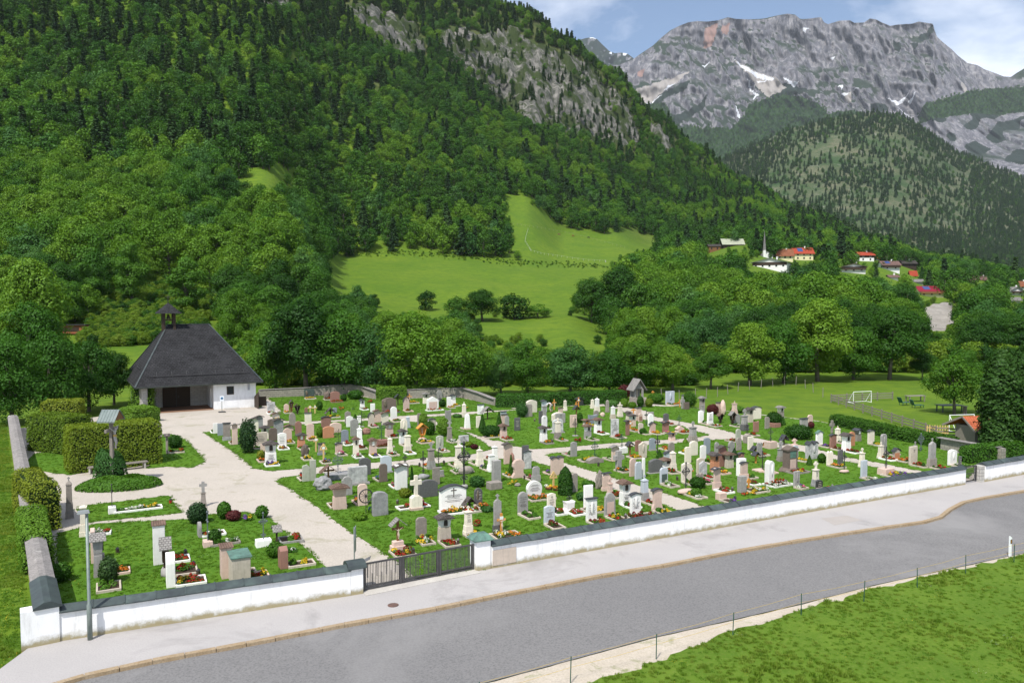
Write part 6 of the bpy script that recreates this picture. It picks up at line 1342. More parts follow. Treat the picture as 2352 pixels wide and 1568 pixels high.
def grave(line, ix):
    hd, look = line.split('|'); look = look.strip(); tk = hd.split(); r = tk[0]; x, yb, yt, wp = map(float, tk[1:5]); kind = tk[5]; mat = tk[6]; op = tk[7:]
    O = {}
    for t in op: k, _, v = t.partition('='); O[k] = v
    px, py = rpx(r, x, yb); p = gp(px, py, .03); Y = p.y; k = Y / FPX; s = REG[r][2] * 1.7415
    h = at(px, rpx(r, x, yt)[1], Y).z - .03; h *= 1.04; w = wp / s * k * 1.0
    face = O.get('o', 'F'); yaw = YAW + {'F': 0, 'B': math.pi, 'R': math.pi / 2}[face] + rnd.uniform(-.05, .05)
    if 'wm' in O: w = float(O['wm'])
    if face in 'FB': w = min(w, max(.35, w))
    seed = 100 + ix; p = p + Vector((0, .06, 0)); art = 'gravestone'; m = S.get(mat)
    def E(nm, cat, rz=yaw): return empty(nm, p, rz, look, cat)
    th = float(O.get('t', min(.34, max(.14, w * .26))))
    if kind == 'slab':
        o = E('gravestone', 'gravestone'); z = 0; top = O.get('top', 'flat'); sh = O.get('shape', '')
        if 'base' in O:
            z = h * float(O.get('bh', .16)); b = MB(); b.box(-w * .62, w * .62, -th * .8, th * .8, -.1, z, .01, .01); b.build('plinth', S[O['base'] or mat], o, bevel=.01)
        hs = h - z - (.05 if 'cap' in O else 0); b = MB(); pr = slab_prof(w, hs, top, sh, seed); b.prism([(q[0], q[1] + z + .001) for q in pr], -th / 2, th / 2); b.build('stone', m, o, bevel=.014)
        if 'cap' in O:
            t = top_profile(w + .10, .0, top, seed); t = [(q[0], q[1] + z + hs + .006) for q in t]; pr = [(q[0], q[1] + .045) for q in t]; b = MB()
            for i in range(len(t) - 1): b.prism([t[i + 1], t[i], pr[i], pr[i + 1]], -th / 2 - .06, th / 2 + .06)
            b.build('cap', SH[O['cap'] or 'k'], o)
        if 'pan' in O: b = MB(); b.box(-w * .36, w * .36, -th / 2 - .015, -th / 2 - .001, z + hs * .14, z + hs * .62); b.build('panel', S[O['pan']], o)
        if 'i' in O: letters(o, w * .78, z + hs * .30, z + hs * (.62 if 'x' in O else .74), -th / 2 - .002, GILT if O['i'] == 'w' else INK, seed)
        if 'x' in O: b = MB(); cross_relief(b, z + hs * .80, w * .22, -th / 2 - .001); b.build('carved_cross', GILT if O['x'] == 'w' else INK, o)
        if 'rel' in O: b = MB(); b.smooth = True; b.blob((float(O['rel']) * w, -th / 2, z + hs * .6), (w * .14, .05, hs * .28), seed, .4, 2, 2.5); b.build('relief', plain('bronze relief', (.16, .13, .09), (.10, .085, .06), 6, .5) if m in (S['dn'], S['dg'], S['br']) else m, o)
        if 'roof' in O: gable_roof(o, w + .28, th + .30, h - w * .16, h + w * .08, SH[O['roof']], .0)
        if 'fin' in O: finial(o, h, float(O['fin']), m)
        if 'ic' in O: iron_cross(o, h, float(O['ic']), float(O['ic']) * .6, IRON, 1)
    elif kind == 'shrine':
        o = E('shrine_gravestone', 'gravestone'); d = w * .62; zb = h * .50; b = MB(); b.box(-w * .5, w * .5, -d / 2, d / 2, -.1, zb, w * .05, w * .04); b.box(-w * .40, w * .40, -d * .42, d * .42, zb, zb + h * .035); b.build('pedestal', S[O.get('ped', mat)], o, bevel=.012)
        b = MB(); z0, z1 = zb + h * .036, h * .87; b.box(-w * .41, w * .41, -d * .44, d * .44, z0, z1, -w * .08, -w * .06); hd_ = b.build('niche_head', m, o, bevel=.012)
        nw, nh = w * .15, (z1 - z0) * .36; zc = (z0 + z1) / 2; pr = [(-nw, zc - nh), (nw, zc - nh)] + [(nw * math.cos(t * math.pi / 6), zc + nh * .3 + nw * 1.5 * math.sin(t * math.pi / 6)) for t in range(7)]; b = MB(); b.prism(pr, -d * .52 - .02, -d * .44); b.build('niche', S['wh'] if 'rel' in O else NICHE_SHADE, hd_)  # solid arch without relief is coloured dark, shade of a recess painted in
        if 'i' in O: letters(o, w * .7, zb * .3, zb * .8, -d / 2 + .0, INK, seed)
        gable_roof(o, w * 1.40, d * 1.75, h * .86, h * 1.0, SH[O.get('roof', 'd')], d * .12 if O.get('roof') != 'k' else 0, t=.045)
    elif kind == 'column':
        o = E('pillar_gravestone', 'gravestone'); f = float(O.get('fin', .24)); hc = h * (1 - f); b = MB(); a = w / 2; b.box(-a, a, -a * .8, a * .8, -.1, hc * .16); b.box(-a * .92, a * .92, -a * .72, a * .72, hc * .16, hc * .40, .015, .015); b.build('pedestal', S[O.get('ped', mat)], o, bevel=.012)
        b = MB(); b.box(-a * .74, a * .74, -a * .58, a * .58, hc * .401, hc * .90, a * .07, a * .05); b.build('shaft', m, o, bevel=.012); b = MB()
        if O.get('head') == 'pt': b.box(-a * .78, a * .78, -a * .62, a * .62, hc * .901, hc * .94); b.box(-a * .7, a * .7, -a * .55, a * .55, hc * .94, hc * 1.03, a * .62, a * .48)
        else: b.box(-a * .74, a * .74, -a * .58, a * .58, hc * .901, hc * .935, -a * .10, -a * .08); b.box(-a * .86, a * .86, -a * .68, a * .68, hc * .935, hc * .975); b.box(-a * .5, a * .5, -a * .4, a * .4, hc * .975, hc)
        b.build('cornice', SH['k'] if 'cap' in O else m, o, bevel=.008)
        if f > .05: finial(o, hc * (1.02 if O.get('head') == 'pt' else 1), h * f, S['gy'] if 'gf' in O else m)
        if 'i' in O: letters(o, w * .5, hc * .5, hc * .82, -a * .55, INK, seed)
    elif kind == 'obelisk':
        o = E('obelisk_gravestone', 'gravestone'); a = w / 2; b = MB(); b.box(-a, a, -a * .8, a * .8, -.1, h * .10); b.build('plinth', S[O.get('base', 'pk')], o, bevel=.01); b = MB(); b.box(-a * .88, a * .88, -a * .7, a * .7, h * .101, h * .92, a * .25, a * .2); b.box(-a * .62, a * .62, -a * .5, a * .5, h * .92, h, a * .35, a * .3); b.build('shaft', m, o, bevel=.01)
    elif kind == 'scross':
        o = E('stone_cross', 'gravestone'); zb = h * float(O.get('bh', .42)); a = w / 2; b = MB(); b.prism([(-a, -.05), (a, -.05), (a, zb * .85), (a * .45, zb), (-a * .45, zb), (-a, zb * .85)], -a * .55, a * .55)
        if zb > .05: b.build('pedestal', m, o, bevel=.012)
        if 'foot' in O: b = MB(); b.box(-a * 1.12, a * 1.12, -a * .7, a * .7, -.1, .14); b.build('plinth', S['pk'], o)
        b = MB(); t = w * float(O.get('arm', .16)); hc = h - zb; c = t * .8; cw = w * float(O.get('span', .5)); b.prism([(-t, zb + .002), (t, zb + .002), (t, zb + hc * .52), (cw, zb + hc * .52), (cw, zb + hc * .76), (t, zb + hc * .76), (t, h), (-t, h), (-t, zb + hc * .76), (-cw, zb + hc * .76), (-cw, zb + hc * .52), (-t, zb + hc * .52)], -c, c); b.build('cross', m, o, bevel=.012)
    elif kind == 'wcross':
        o = E('wooden_grave_cross', 'grave cross'); wm = WD[mat]; t = .055; rf = 'roof' in O; ht = h - (.06 if rf else 0); b = MB(); b.box(-t, t, -t * .7, t * .7, -.2, ht); zc = ht * (.68 if not rf else .70); sp = w * (.5 if not rf else .36); b.box(-sp, -t, -t * .55, t * .55, zc - t, zc + t); b.box(t, sp, -t * .55, t * .55, zc - t, zc + t); b.build('cross', wm, o)
        if 'chev' in O: b = MB(); b.bar((-w * .48, 0, ht * .70), (0, 0, h), .06, .05); b.bar((w * .48, 0, ht * .70), (0, 0, h), .06, .05); b.build('gable_boards', wm, o)
        if rf: gable_roof(o, w, .46 if w < 1 else .6, h - w * float(O.get('slope', .34)), h, SH.get(O['roof'], wm), 0, t=.04)
        if 'tab' in O: b = MB(); b.box(-.10, .10, -t * .7 - .012, -t * .7 - .001, zc + .02, zc + .18); b.build('name_tablet', WPAINT, o)
        if 'fig' in O: corpus(o, zc - .48, .30, -.10)
        if 'st' in O: b = MB(); b.box(-.34, .34, -.22, .22, -.1, h * .16); b.box(-.26, .26, -.15, .15, h * .16, h * .30); b.build('stone_base', S[O['st']], o, bevel=.015)
    elif kind == 'kiosk':
        o = E('wooden_grave_shrine', 'grave shrine'); wm = WD[mat]; b = MB(); b.box(-.07, .07, -.07, .07, -.1, h * .42); b.box(-.18, .18, -.09, .09, h * .20, h * .26); b.build('post', wm, o); b = MB(); z0, z1 = h * .36, h * .80
        for sx in (-1, 1): b.add([(sx * w * .18, -.14, z0), (sx * w * .18 + sx * .03, -.14, z0), (sx * w * .36 + sx * .03, -.14, z1), (sx * w * .36, -.14, z1), (sx * w * .18, .12, z0), (sx * w * .18 + sx * .03, .12, z0), (sx * w * .36 + sx * .03, .12, z1), (sx * w * .36, .12, z1)], [(0, 1, 2, 3), (7, 6, 5, 4), (0, 4, 5, 1), (1, 5, 6, 2), (2, 6, 7, 3), (3, 7, 4, 0)])
        b.prism([(-w * .18, z0), (w * .18, z0), (w * .36, z1), (-w * .36, z1)], .10, .13); b.box(-w * .2, w * .2, -.14, .12, z0 - .03, z0); b.build('case', wm, o)
        corpus(o, z0 + .02, (z1 - z0) / 2.0, .02); gable_roof(o, w, .50, h * .74, h, SH[O['roof']] if O.get('roof') else wm, 0, t=.045)
        if 'st' in O: b = MB(); b.smooth = True; b.blob((0, 0, .1), (.42, .22, .28), seed, .2); b.build('stone_base', S[O['st']], o)
    elif kind == 'icross':
        o = E('iron_grave_cross', 'grave cross'); z = 0; bh = float(O.get('bh', 0)) * h; bw = float(O.get('bw', .5)); st = O.get('st', 'gy')
        if bh:
            b = MB()
            if 'rock' in O: b.smooth = True; b.blob((0, 0, bh * .4), (bw / 2, bw * .32, bh * .6), seed, .25); z = bh * .85
            else: b.box(-bw / 2, bw / 2, -bw * .35, bw * .35, -.1, bh, .02, .02); z = bh
            b.build('stone_base', S[st], o, bevel=0 if 'rock' in O else .012)
        iron_cross(o, z, h - z, max(w, .35), plain('grey iron', (.13, .15, .165), (.10, .12, .13), 4, .5) if mat == 'g' else (plain('green iron', (.04, .085, .065), None, 4, .5) if mat == 'n' else IRON), int(O.get('fancy', 1)))
        if 'ring' in O: b = MB(); b.tube([(w * .42 * math.cos(t * .3142), 0, z + (h - z) * .66 + w * .42 * math.sin(t * .3142)) for t in range(21)], .014, 4); b.build('ring', IRON, o)
    elif kind == 'rock':
        o = E('boulder_gravestone', 'gravestone'); b = MB(); b.smooth = False; b.blob((0, 0, h * .42), (w * .5, w * float(O.get('d', .3)), h * .58), seed, float(O.get('amp', .28)), 3, 1.6); b.build('stone', m, o)
        if 'i' in O: letters(o, w * .5, h * .35, h * .6, -w * .3, INK, seed)
    elif kind in ('bush', 'cone', 'ball'):
        n = int(900 + 2200 * min(1, w * h)); lm = {'g': G_MID, 'd': G_DRK, 'y': G_YEL, 'r': G_RED, 'b': G_BLU, 'w': G_YEW, 'i': G_IVY, 'c': G_CON}[mat]; nm = {'bush': 'bush', 'cone': 'small_conifer', 'ball': 'clipped_shrub'}[kind]; g = np.random.RandomState(seed); u = g.rand(n); t = g.rand(n) * 6.283; a = w / 2
        if kind == 'cone': f = 1 - (1 - u) ** 1.0 if 'rnd' not in O else u; rr_ = a * (1 - f ** (1.4 if 'rnd' not in O else 5)) * (.85 + .3 * g.rand(n)); C = np.stack([rr_ * np.cos(t), rr_ * np.sin(t), .03 + f * h], 1); N = np.stack([np.cos(t), np.sin(t), .5 * np.ones(n)], 1)
        else: d = g.normal(size=(n, 3)); d /= np.linalg.norm(d, axis=1)[:, None]; rr_ = (.72 + .3 * g.rand(n)) * (1 + (.16 if kind == 'bush' else .03) * np.sin(4 * t + 3 * d[:, 2] + seed)); d = np.stack([d[:, 0], d[:, 1], d[:, 2]], 1); C = np.stack([d[:, 0] * a * rr_, d[:, 1] * a * rr_, h * .5 + d[:, 2] * h * .5 * rr_], 1); N = d.copy()
        C[:, 2] = np.maximum(C[:, 2], .02); me = quads_mesh(nm, C, N + g.normal(size=(n, 3)) * .5, (.10 if w < 1.2 else .13) * g.uniform(.6, 1.3, n), [lm], seed=seed, asp=.8); o = tag(link(nm, me, None, p), look, 'conifer' if kind == 'cone' else 'shrub'); art = None
    elif kind == 'flowers':
        o = None; q = empty('flower_patch', p, yaw, look, 'flowers'); planting(q, -w / 2, w / 2, -h, h * .2, .0, mat, int(500 * w * h) + 150, seed, .3)
        q.name = 'flower_patch'; return
    elif kind == 'bowl':
        o = E('flower_bowl', 'flower bowl'); b = MB(); b.smooth = True; b.lathe([(w * .22, 0), (w * .3, .02), (w * .5, h * .55), (w * .46, h * .55), (w * .3, h * .3)], 12); b.build('bowl', plain('terracotta', (.36, .12, .07), None, 3, .7, 0), o); planting(o, -w * .42, w * .42, -w * .42, w * .42, h * .4, O.get('c', 'y'), 260, seed, .2)
    NAMES.append(look)
    if 'bed' in O:
        c = O['bed']; kb = S[O.get('kb', 'be')] ; wb_ = float(O.get('bwid', max(.72, min(1.9, w * 1.28)))); L = float(O.get('len', 1.25)); bo = bed(p, yaw, wb_, L, kb, c, look, seed, -th * .5 - .0)
        if 'L' in O: lantern(bo.matrix_basis @ Vector((wb_ * .36, -L + .16, .11)), look, O['L'] or 'k')
DATA = '''
A 1370 290 182 125 slab dn top=flat rel=-.28 bed=yo bwid=1.3 | dark green granite slab with bronze relief at the rubble wall
A 1592 300 205 85 rock br d=.35 bed=r | jagged dark reddish rock pair near the rubble wall
A 1692 330 208 115 slab rd top=seg bed=r kb=rd | wide dark red slab beside the jagged rocks
A 1800 325 240 75 ball d | small round dark bush at the wide dark red slab
A 1950 300 195 190 bush g | loose white-flowering shrub under the bend of the wall
A 1855 215 150 40 wcross o | small orange cross leaning at the wall bend
A 2035 425 305 58 shrine wh roof=k bed=rw kb=wh | tiny white shrine with black roof on the back lawn
A 2130 345 305 70 flowers wr | planted box of white and red flowers on the back lawn
A 1770 432 380 60 flowers or | orange and red flower bed standing alone on the back lawn
A 1910 432 400 50 flowers wg | white flower bed standing alone on the back lawn
A 2165 465 360 58 slab wh | plain white upright slab on the back lawn by the gravel path
A 890 468 345 95 slab mr top=flat i bed=wr kb=wh | grey-veined white marble slab next to the chapel wall
A 1082 465 365 62 slab pk top=round bed=yo | short rounded pinkish stone beside the wooden shrines
A 1143 480 315 60 kiosk b roof=d | slim reddish-brown wooden shrine with shingle roof near chapel
A 1220 490 365 88 kiosk d | dark brown wooden shrine with crucifix near chapel
A 1330 475 408 40 slab rd top=round | small red-brown rounded stone behind the light wooden crosses
A 1380 475 385 62 wcross y chev tab | light wooden cross with gable boards on the back lawn
A 1440 480 380 55 wcross y tab | light plain wooden cross beside the gabled one
A 1495 440 330 75 bush d | knobbly dwarf pine on the back lawn
A 1690 470 410 50 slab bl top=slant | small blue-grey slab half behind the chevron roof cross
A 1635 520 410 145 wcross d roof=d slope=.5 bed=yg | low dark wooden cross under a wide chevron roof
A 1853 602 455 75 slab gb top=gable | weathered gabled grey-brown stone by the upper path
A 1355 627 475 82 slab cr cap=k | cream slab with black sheet cap by the upper path
A 1157 632 472 80 slab gb top=arch | pale brown pointed-arch slab by the upper path
A 950 558 475 92 slab cr top=gable roof=b bed=yg | cream stone with brown shingle roof nearest the chapel
A 745 650 515 80 slab rk top=gable roof=d | rough pebbly stone with dark shingle roof, second of the roofed pair
A 680 712 545 100 slab cr top=gable roof=d | broad cream stone with dark shingle roof before the pebbly one
A 550 700 610 55 slab br | dark narrow slab behind the tall juniper
A 900 645 552 105 slab br top=seg | dark brown arched slab behind the rough roofed stone
A 985 745 555 115 slab rk top=gable roof=d | rough beige stone with wide shingle roof
A 190 732 608 55 slab wh bed=wg kb=wh o=B | white slab at the corner of the plot by the forecourt
A 257 757 612 75 slab bl | blue-grey slab beside the white corner slab
A 335 817 605 88 slab gb cap=k base=rk bh=.2 | grey-brown slab with flat cap on a rough base
A 435 872 620 68 slab pk top=flat roof=g bed=rd o=B | narrow pink pillar stone with grey shingle roof
A 600 975 570 215 bush c | tall shaggy dark juniper by the main path
A 810 800 640 95 shrine cr roof=d | white niche shrine between juniper and brown plank stone
A 912 825 667 102 slab br top=clip | dark brown stone with clipped corners like a plank
A 755 895 725 165 slab be i bed=gw | wide beige slab with long cut lettering behind the juniper
A 1095 835 672 108 slab pk top=round bed=yo | pink stone with framed round top and yellow flowers
A 1115 700 627 105 slab pk top=gable roof=b | pink stone under a brown roof behind the framed one
A 1028 912 730 108 slab wh top=seg i bed=rvy kb=wh len=1.1 | white slab densely covered with lettering
A 1232 738 582 80 slab rd top=sh | brownish rounded slab with shoulders in the second row
A 1382 795 615 92 slab pk top=seg bed=oy kb=pk | tall pink framed slab with pink kerb
A 1580 662 518 120 slab rd top=seg cap=k | red-brown slab with dark rounded cap
A 1610 787 648 138 slab or top=seg | bright terracotta slab in the middle of its plot
A 1700 722 600 142 slab pk top=seg | wide low pink slab behind the terracotta one
A 1503 782 650 75 bush y | bright yellow dwarf shrub beside the terracotta slab
A 1268 912 730 95 shrine or roof=d rel bed=gr | terracotta niche shrine with shingle roof
A 885 1112 832 140 shrine wh roof=d i bed=yv kb=wh len=1.1 | large white niche shrine at the corner of the main path
A 790 975 868 65 slab pk | pinkish pillar half behind the large white niche shrine
A 765 1060 950 100 bush w bed=ro kb=pk | small dark yew bush in a pink kerb by the main path
A 1315 1037 868 95 rock br amp=.4 bed=yvw | brown lumpy natural rock with yellow flowers
A 1452 962 770 60 wcross y tab | yellowish wooden cross behind the small capped stone
A 1520 1000 857 80 slab gb cap=k base=bl bh=.2 | small brown-grey stone with dark cap on grey plinth
A 1548 1080 868 90 wcross y chev tab bed=vyrb | light wooden cross with gable boards amid colourful flowers
A 1740 985 850 88 slab pk top=seg cap=k bed=wp | pinkish arched stone with dark cap behind white blossoms
A 1740 865 690 125 icross k bh=.1 bw=.6 fancy=0 | black iron cross with trefoil ends behind the pinkish arched stone
A 1815 857 692 92 slab bl top=seg bed=wr kb=wh | blue-grey slab with white figurine and white kerb
A 1875 648 520 85 slab wh top=seg | white slab behind the grey weathered stone
A 1993 602 512 48 slab wh | narrow white slab next to the dark iron cross
A 1945 600 500 70 cone d | small pointed conifer between two white slabs
A 1935 765 552 100 slab gy top=ogee | grey weathered stone with shouldered ogee top
A 2000 905 640 80 column wh fin=.12 head=pt bed=rd | white ornate tapering stone with pinnacle
A 2025 650 470 115 icross k bh=.05 fancy=0 | tall black iron cross beside the pointed conifer
A 1955 1012 775 75 shrine cr roof=b bed=pw kb=wh | slender cream shrine with brown roof and pink flowers
A 2085 740 665 110 rock rd | low reddish boulder behind the white pinnacle stone
B 285 1002 793 95 shrine pk roof=b rel bed=vy kb=wh | pink shrine with white relief figure and violet flowers
B 265 637 470 78 slab be top=arch cap=k bed=pr | beige pointed-arch stone with black rim
B 345 592 440 92 slab pk top=gable roof=b | speckled pink stone under a brown roof by the upper path
B 437 628 470 90 slab cr top=gable roof=b | cream stone under brown roof beside the speckled pink one
B 548 572 402 82 slab wh top=round bed=gr | tall white round-topped slab at the upper path
B 490 462 290 182 slab br top=seg rel=-.3 bed=rg kb=dg len=1.0 | massive dark brown slab with bronze tree relief
B 600 375 240 90 wcross d roof=k slope=.5 | black roofed cross against the hedge block
B 745 340 240 65 wcross o fig bed=yy len=1.6 bwid=1.5 | orange crucifix above a mass of yellow flowers
B 705 445 275 78 slab pk top=arch cap=k x bed=rg kb=pk | pink pointed stone with large carved cross
B 1035 435 275 150 slab wh top=gable pan=pk bed=rw kb=wh bwid=1.9 len=1.0 | white family tomb with medallion and red-brown panel
B 950 355 220 72 shrine cr roof=g | small cream shrine in front of the rubble wall
B 1120 335 195 68 slab gy top=round | grey round-topped stele built against the rubble wall
B 1290 378 245 68 shrine wh roof=k rel bed=oy | white niche shrine beside the plain white slab at the wall
B 1240 402 280 55 slab wh bed=yo | plain white narrow slab touching the white niche shrine
B 1127 395 262 40 icross k fancy=0 | thin black iron cross with lantern beside the family tomb
B 1160 400 310 80 bush d | dark bush between family tomb and white niche shrine
B 1430 527 345 62 column cr head=pt fin=.12 | cream pillar with pinnacle standing alone by the upper path
B 1450 425 400 100 flowers oy | patch of orange and yellow flowers near the rubble wall
B 1230 582 442 80 slab gy top=conc | grey weathered slab at the bend of the upper path
B 1345 530 490 110 bush b | low blue-green shrub by the upper path
B 1640 490 370 85 slab wh top=flat cap=k rel=.2 | white slab with round emblem behind the carved wooden roof cross
B 1725 555 398 185 wcross d roof=g slope=.42 | large carved wooden cross with wide grey shingle roof
B 1470 682 495 78 obelisk wh bed=rd len=.9 o=B | white obelisk on a pink plinth beside the long path
B 1660 705 500 88 cone d | pointed conifer before the carved wooden roof cross
B 1870 695 470 85 cone d | second pointed conifer on the far side of the roof cross
B 1760 770 640 240 bush d bed=yo len=.9 | mass of low dark shrubs between the two pointed conifers
B 1610 660 520 60 slab cr | pale slab hidden behind the first pointed conifer
B 1935 605 492 88 slab pk top=flat cap=k | pink slab with dark rim behind the pink brown-roofed shrine
B 1925 510 455 78 slab lb cap=k | pale slab with curved metal cap at the hedge plot
B 1968 645 515 58 slab gy top=round | narrow grey pillar stone beside the pink dark-rimmed slab
B 2097 695 540 78 slab dg i=w | dark grey slab with white lettering and lantern
B 1925 797 615 88 shrine pk roof=b bed=rd kb=be | pink niche shrine with brown roof and red flowers
B 920 660 480 115 ball i | round ivy-covered stone by the upper path
B 868 655 485 48 slab gb | brown narrow stone half behind the ivy ball
B 1030 695 545 90 slab be top=seg cap=k | beige curved stone behind dark foliage
B 1000 750 590 130 bush d | untidy dark evergreen between the two ivy-covered stones
B 1170 765 540 165 ball i | square-cut ivy-covered stone at the long path
B 725 662 512 58 column lb head=pt fin=.10 | pale grey pillar with small finial
B 675 742 560 88 slab cr top=round rel=0 | cream round-topped slab with faint relief
B 490 768 590 100 shrine pk roof=d rel bed=rd L=k | pinkish shrine with shingle roof and white niche figure
B 660 865 680 90 shrine wh roof=d bed=rg o=F | white niche shrine with dark roof behind the tall pedestal
B 720 972 762 92 column cr fin=.0 bed=rog kb=wh len=1.0 | tall cream pedestal block with moulded cap
B 500 985 775 72 column cr head=pt fin=.10 bed=rwg kb=be | cream bell-topped stone with small ornament
B 393 885 600 100 icross n bh=.26 bw=1.0 st=rd bed=d bwid=1.5 fancy=1 | green iron cross on a low red-brown base
B 905 830 612 145 kiosk o st=pk bed=yg kb=pk | bright orange wooden shrine with shingle roof on a pale stone
B 1125 940 765 95 slab gn top=seg rel=0 bed=rwv | grey-green slab with carved staff relief
B 1248 825 585 68 column gb fin=.3 gf bed=wg | brownish pillar stone with grey cross beside the ivy block
B 1425 872 760 128 slab mr i x bed=wg kb=wh o=F | white marble slab with black writing near the long path
B 1480 900 840 110 bush w | low brownish bush beside the white marble slab
B 1560 925 870 90 bush r | small dark red bush at the plot corner by the crossing
B 1358 1158 820 95 column cr fin=.22 bed=gr o=B | cream stepped pillar with cross by the cross path
B 1625 1135 905 95 column cr fin=.14 head=pt bed=gr o=B | cream pointed pillar with small cross by the cross path
B 1815 1085 880 82 column wh fin=.10 bed=rg o=B | white block with a little pink cross behind the capped pillar
G 1145 422 220 98 column wh fin=.0 bed=vg o=B | white capped pillar in front of the white block
G 1355 330 75 115 slab pk top=gable roof=d | pale stone with shingle roof beside the crossing
G 1410 340 200 60 rock rd | rough reddish shard beside the roofed stone at the crossing
G 390 392 70 100 column gb fin=.24 gf ped=gy bed=ro o=B | fluted grey-brown pillar with grey cross
G 290 515 190 60 icross k bh=.18 rock bw=.9 st=rk fancy=1 | dark iron cross on a small boulder with lantern disc
G 482 378 165 105 icross k bh=.03 fancy=2 | ornate black iron cross with scrolls behind the slim beige stone
G 452 590 382 95 slab gb | plain slim beige-grey slab seen from behind
G 522 492 410 52 slab gy base=gb bh=.3 | small pale block next to the slim beige-grey slab
G 62 500 320 88 slab gb top=round ic=.5 | grey rounded stone with small iron cross on top
G 825 455 360 205 rock gb d=.22 amp=.12 bed=wg o=B | half-round carved boulder under the great iron cross
G 802 640 92 150 icross k bh=.10 bw=.55 rock fancy=2 | great ornate black iron cross with heart-shaped scrolls
G 1208 560 295 108 slab gy t=.32 | tall streaked grey stele on a broad block
G 1182 642 556 172 slab gb t=.6 | broad low stone block under the streaked grey stele
G 970 612 490 185 bush b | wide grey-green juniper in the middle of the plot
G 1485 502 280 195 slab pk shape=mush t=.3 bed=yo o=B | rough pink mushroom-shaped stone
G 1392 490 235 62 cone d | very slim cypress beside the mushroom-shaped stone
G 1400 590 500 130 flowers wy | patch of daisies and yellow flowers before the mushroom stone
G 1475 610 570 80 rock gb d=.4 | small boulder lying in the grass below the daisies
G 1600 392 165 100 slab mr top=seg cap=k | fluted white and grey stone with black cap by the crossing
G 1572 292 105 92 slab dg | tall dark grey slab behind the fluted stone
G 1705 550 370 98 slab gy top=clip base=gy bh=.42 bed=rp o=B | weathered grey two-part stone near the salmon slab
G 1970 468 240 172 slab pk top=book cap=k bed=vg kb=pk o=B len=1.0 | large smooth salmon slab with black double-curved rim
G 1925 662 435 105 wcross y chev | light wooden cross with gable boards behind the columnar shrub
G 1865 652 580 105 bowl y c=yw | dark bowl of yellow and white flowers by the light wooden cross
G 1955 665 620 70 bowl y c=oy | smaller bowl of orange flowers by the light wooden cross
G 2075 715 380 165 cone d rnd | big clipped columnar conifer
G 1682 735 548 212 slab wh top=round shape=trap i bed=og bwid=1.7 len=1.3 | whitish family stone with wide rounded shoulders
G 1540 955 690 138 slab gy top=round i bed=g len=1.4 | dark grey round-arched slab with carved ring
G 1898 915 705 118 slab cr top=seg i x bed=rg kb=wh | cream slab with small cross and fine lettering
G 1872 1085 862 145 slab lb top=slant i x=w bed=rd len=1.2 | pale blue-grey broken-edged slab with carved cross
G 2120 920 798 142 slab wh top=conc shape=waist t=.4 bed=rw kb=wh | low white chest-like stone with curved top
G 2125 800 740 30 icross k fancy=1 | little iron cross above the low white chest stone
G 200 902 490 148 scross cr foot bh=.42 arm=.155 bed=pr kb=wh bwid=1.9 len=.9 o=B | big cream stone cross on a square pedestal
G 350 740 535 245 slab dg top=seg | broad charcoal slab behind the big cream cross
G 660 900 600 345 slab wh top=seg cap=k i x bed=yow kb=wh bwid=2.0 len=1.2 | very large white family stone with arched black cap and two columns of text
G 980 850 640 110 slab dg top=round i=w rel=-.1 bed=ro | slim dark slab with white lettering and leaf relief
G 870 920 745 185 wcross d roof=d slope=.55 bed=r len=.6 | low wooden cross almost hidden by its steep shingle roof
G 1090 925 870 150 bush b | low blue-green mat juniper beside the slim dark slab
G 855 1215 870 118 column cr fin=.17 i bed=yw | cream stele with fine lettering and cross finial near the gate
G 1222 1185 790 100 slab gy top=sh fin=.28 base=dg bh=.22 | slim grey stele with iron-grey cross finial
G 1270 1200 960 115 wcross o fig tab bed=wyo bwid=1.5 len=1.2 | orange wooden cross with white figure near the road wall
G 955 1110 1040 90 bowl r c=r | terracotta bowl of red flowers behind the cream stele
G 555 1295 965 162 shrine wh ped=be roof=d bed=rd kb=be L=k | white niche shrine with shingle roof nearest the gate
G 265 1275 1010 140 slab gb top=clip bed=rwg len=1.2 | leaning grey-brown stone framed in yellowish ivy
G 250 1275 980 210 flowers yg | yellowish ivy wreathing the leaning grey-brown stone
J 598 945 552 215 wcross b roof=g slope=.42 fig st=pk bed=rdy L=k | dark wooden crucifix with grey shingle roof closest to the gate
J 120 560 480 170 bush y | tuft of tall grass at the main path
A 1415 1322 1075 75 slab gn t=.2 | tall pale green polished slab at the cross path
A 1327 1332 1130 95 slab gn top=rough bed=rg o=B | greenish rough round-shouldered stone at the cross path
A 1608 1345 1132 215 wcross b roof=b slope=.42 | brown wooden cross with broad shingle roof behind the boulder
A 1540 1440 1282 225 rock rk d=.35 amp=.35 | large ridged grey boulder at the main path
A 1730 1290 1000 125 icross g bh=.2 bw=1.6 st=rk fancy=2 bed=r len=.5 o=B | blue-grey iron cross on a rough stone block
A 1975 1372 1155 240 slab mr base=gy bh=.12 | large mottled grey and white slab seen from behind
F 1440 468 262 148 slab dg top=slant | dark charcoal slab with slanting wavy top
F 1215 722 495 132 slab gy top=sh | grey round-shouldered slab behind the pink thatched shrine
F 1120 890 588 172 shrine pk ped=pk roof=b bed=vr kb=be o=B | big pinkish shrine with mossy brown thatch
F 1410 852 593 122 slab pk top=clip bed=og kb=pk o=B | salmon clipped-top stone behind the wagon wheel
F 1630 972 688 195 slab rk top=rough t=.35 | rough grey undressed slab beside the wagon wheel
F 1490 930 830 180 flowers gb | green and bluish plants at the foot of the wagon wheel
F 1705 440 233 142 slab lb top=slant base=gy bh=.08 | tall pale blue slab by the cross path
F 1670 555 338 102 slab br top=clip bed=bg o=B | dark brown clipped stone like split timber
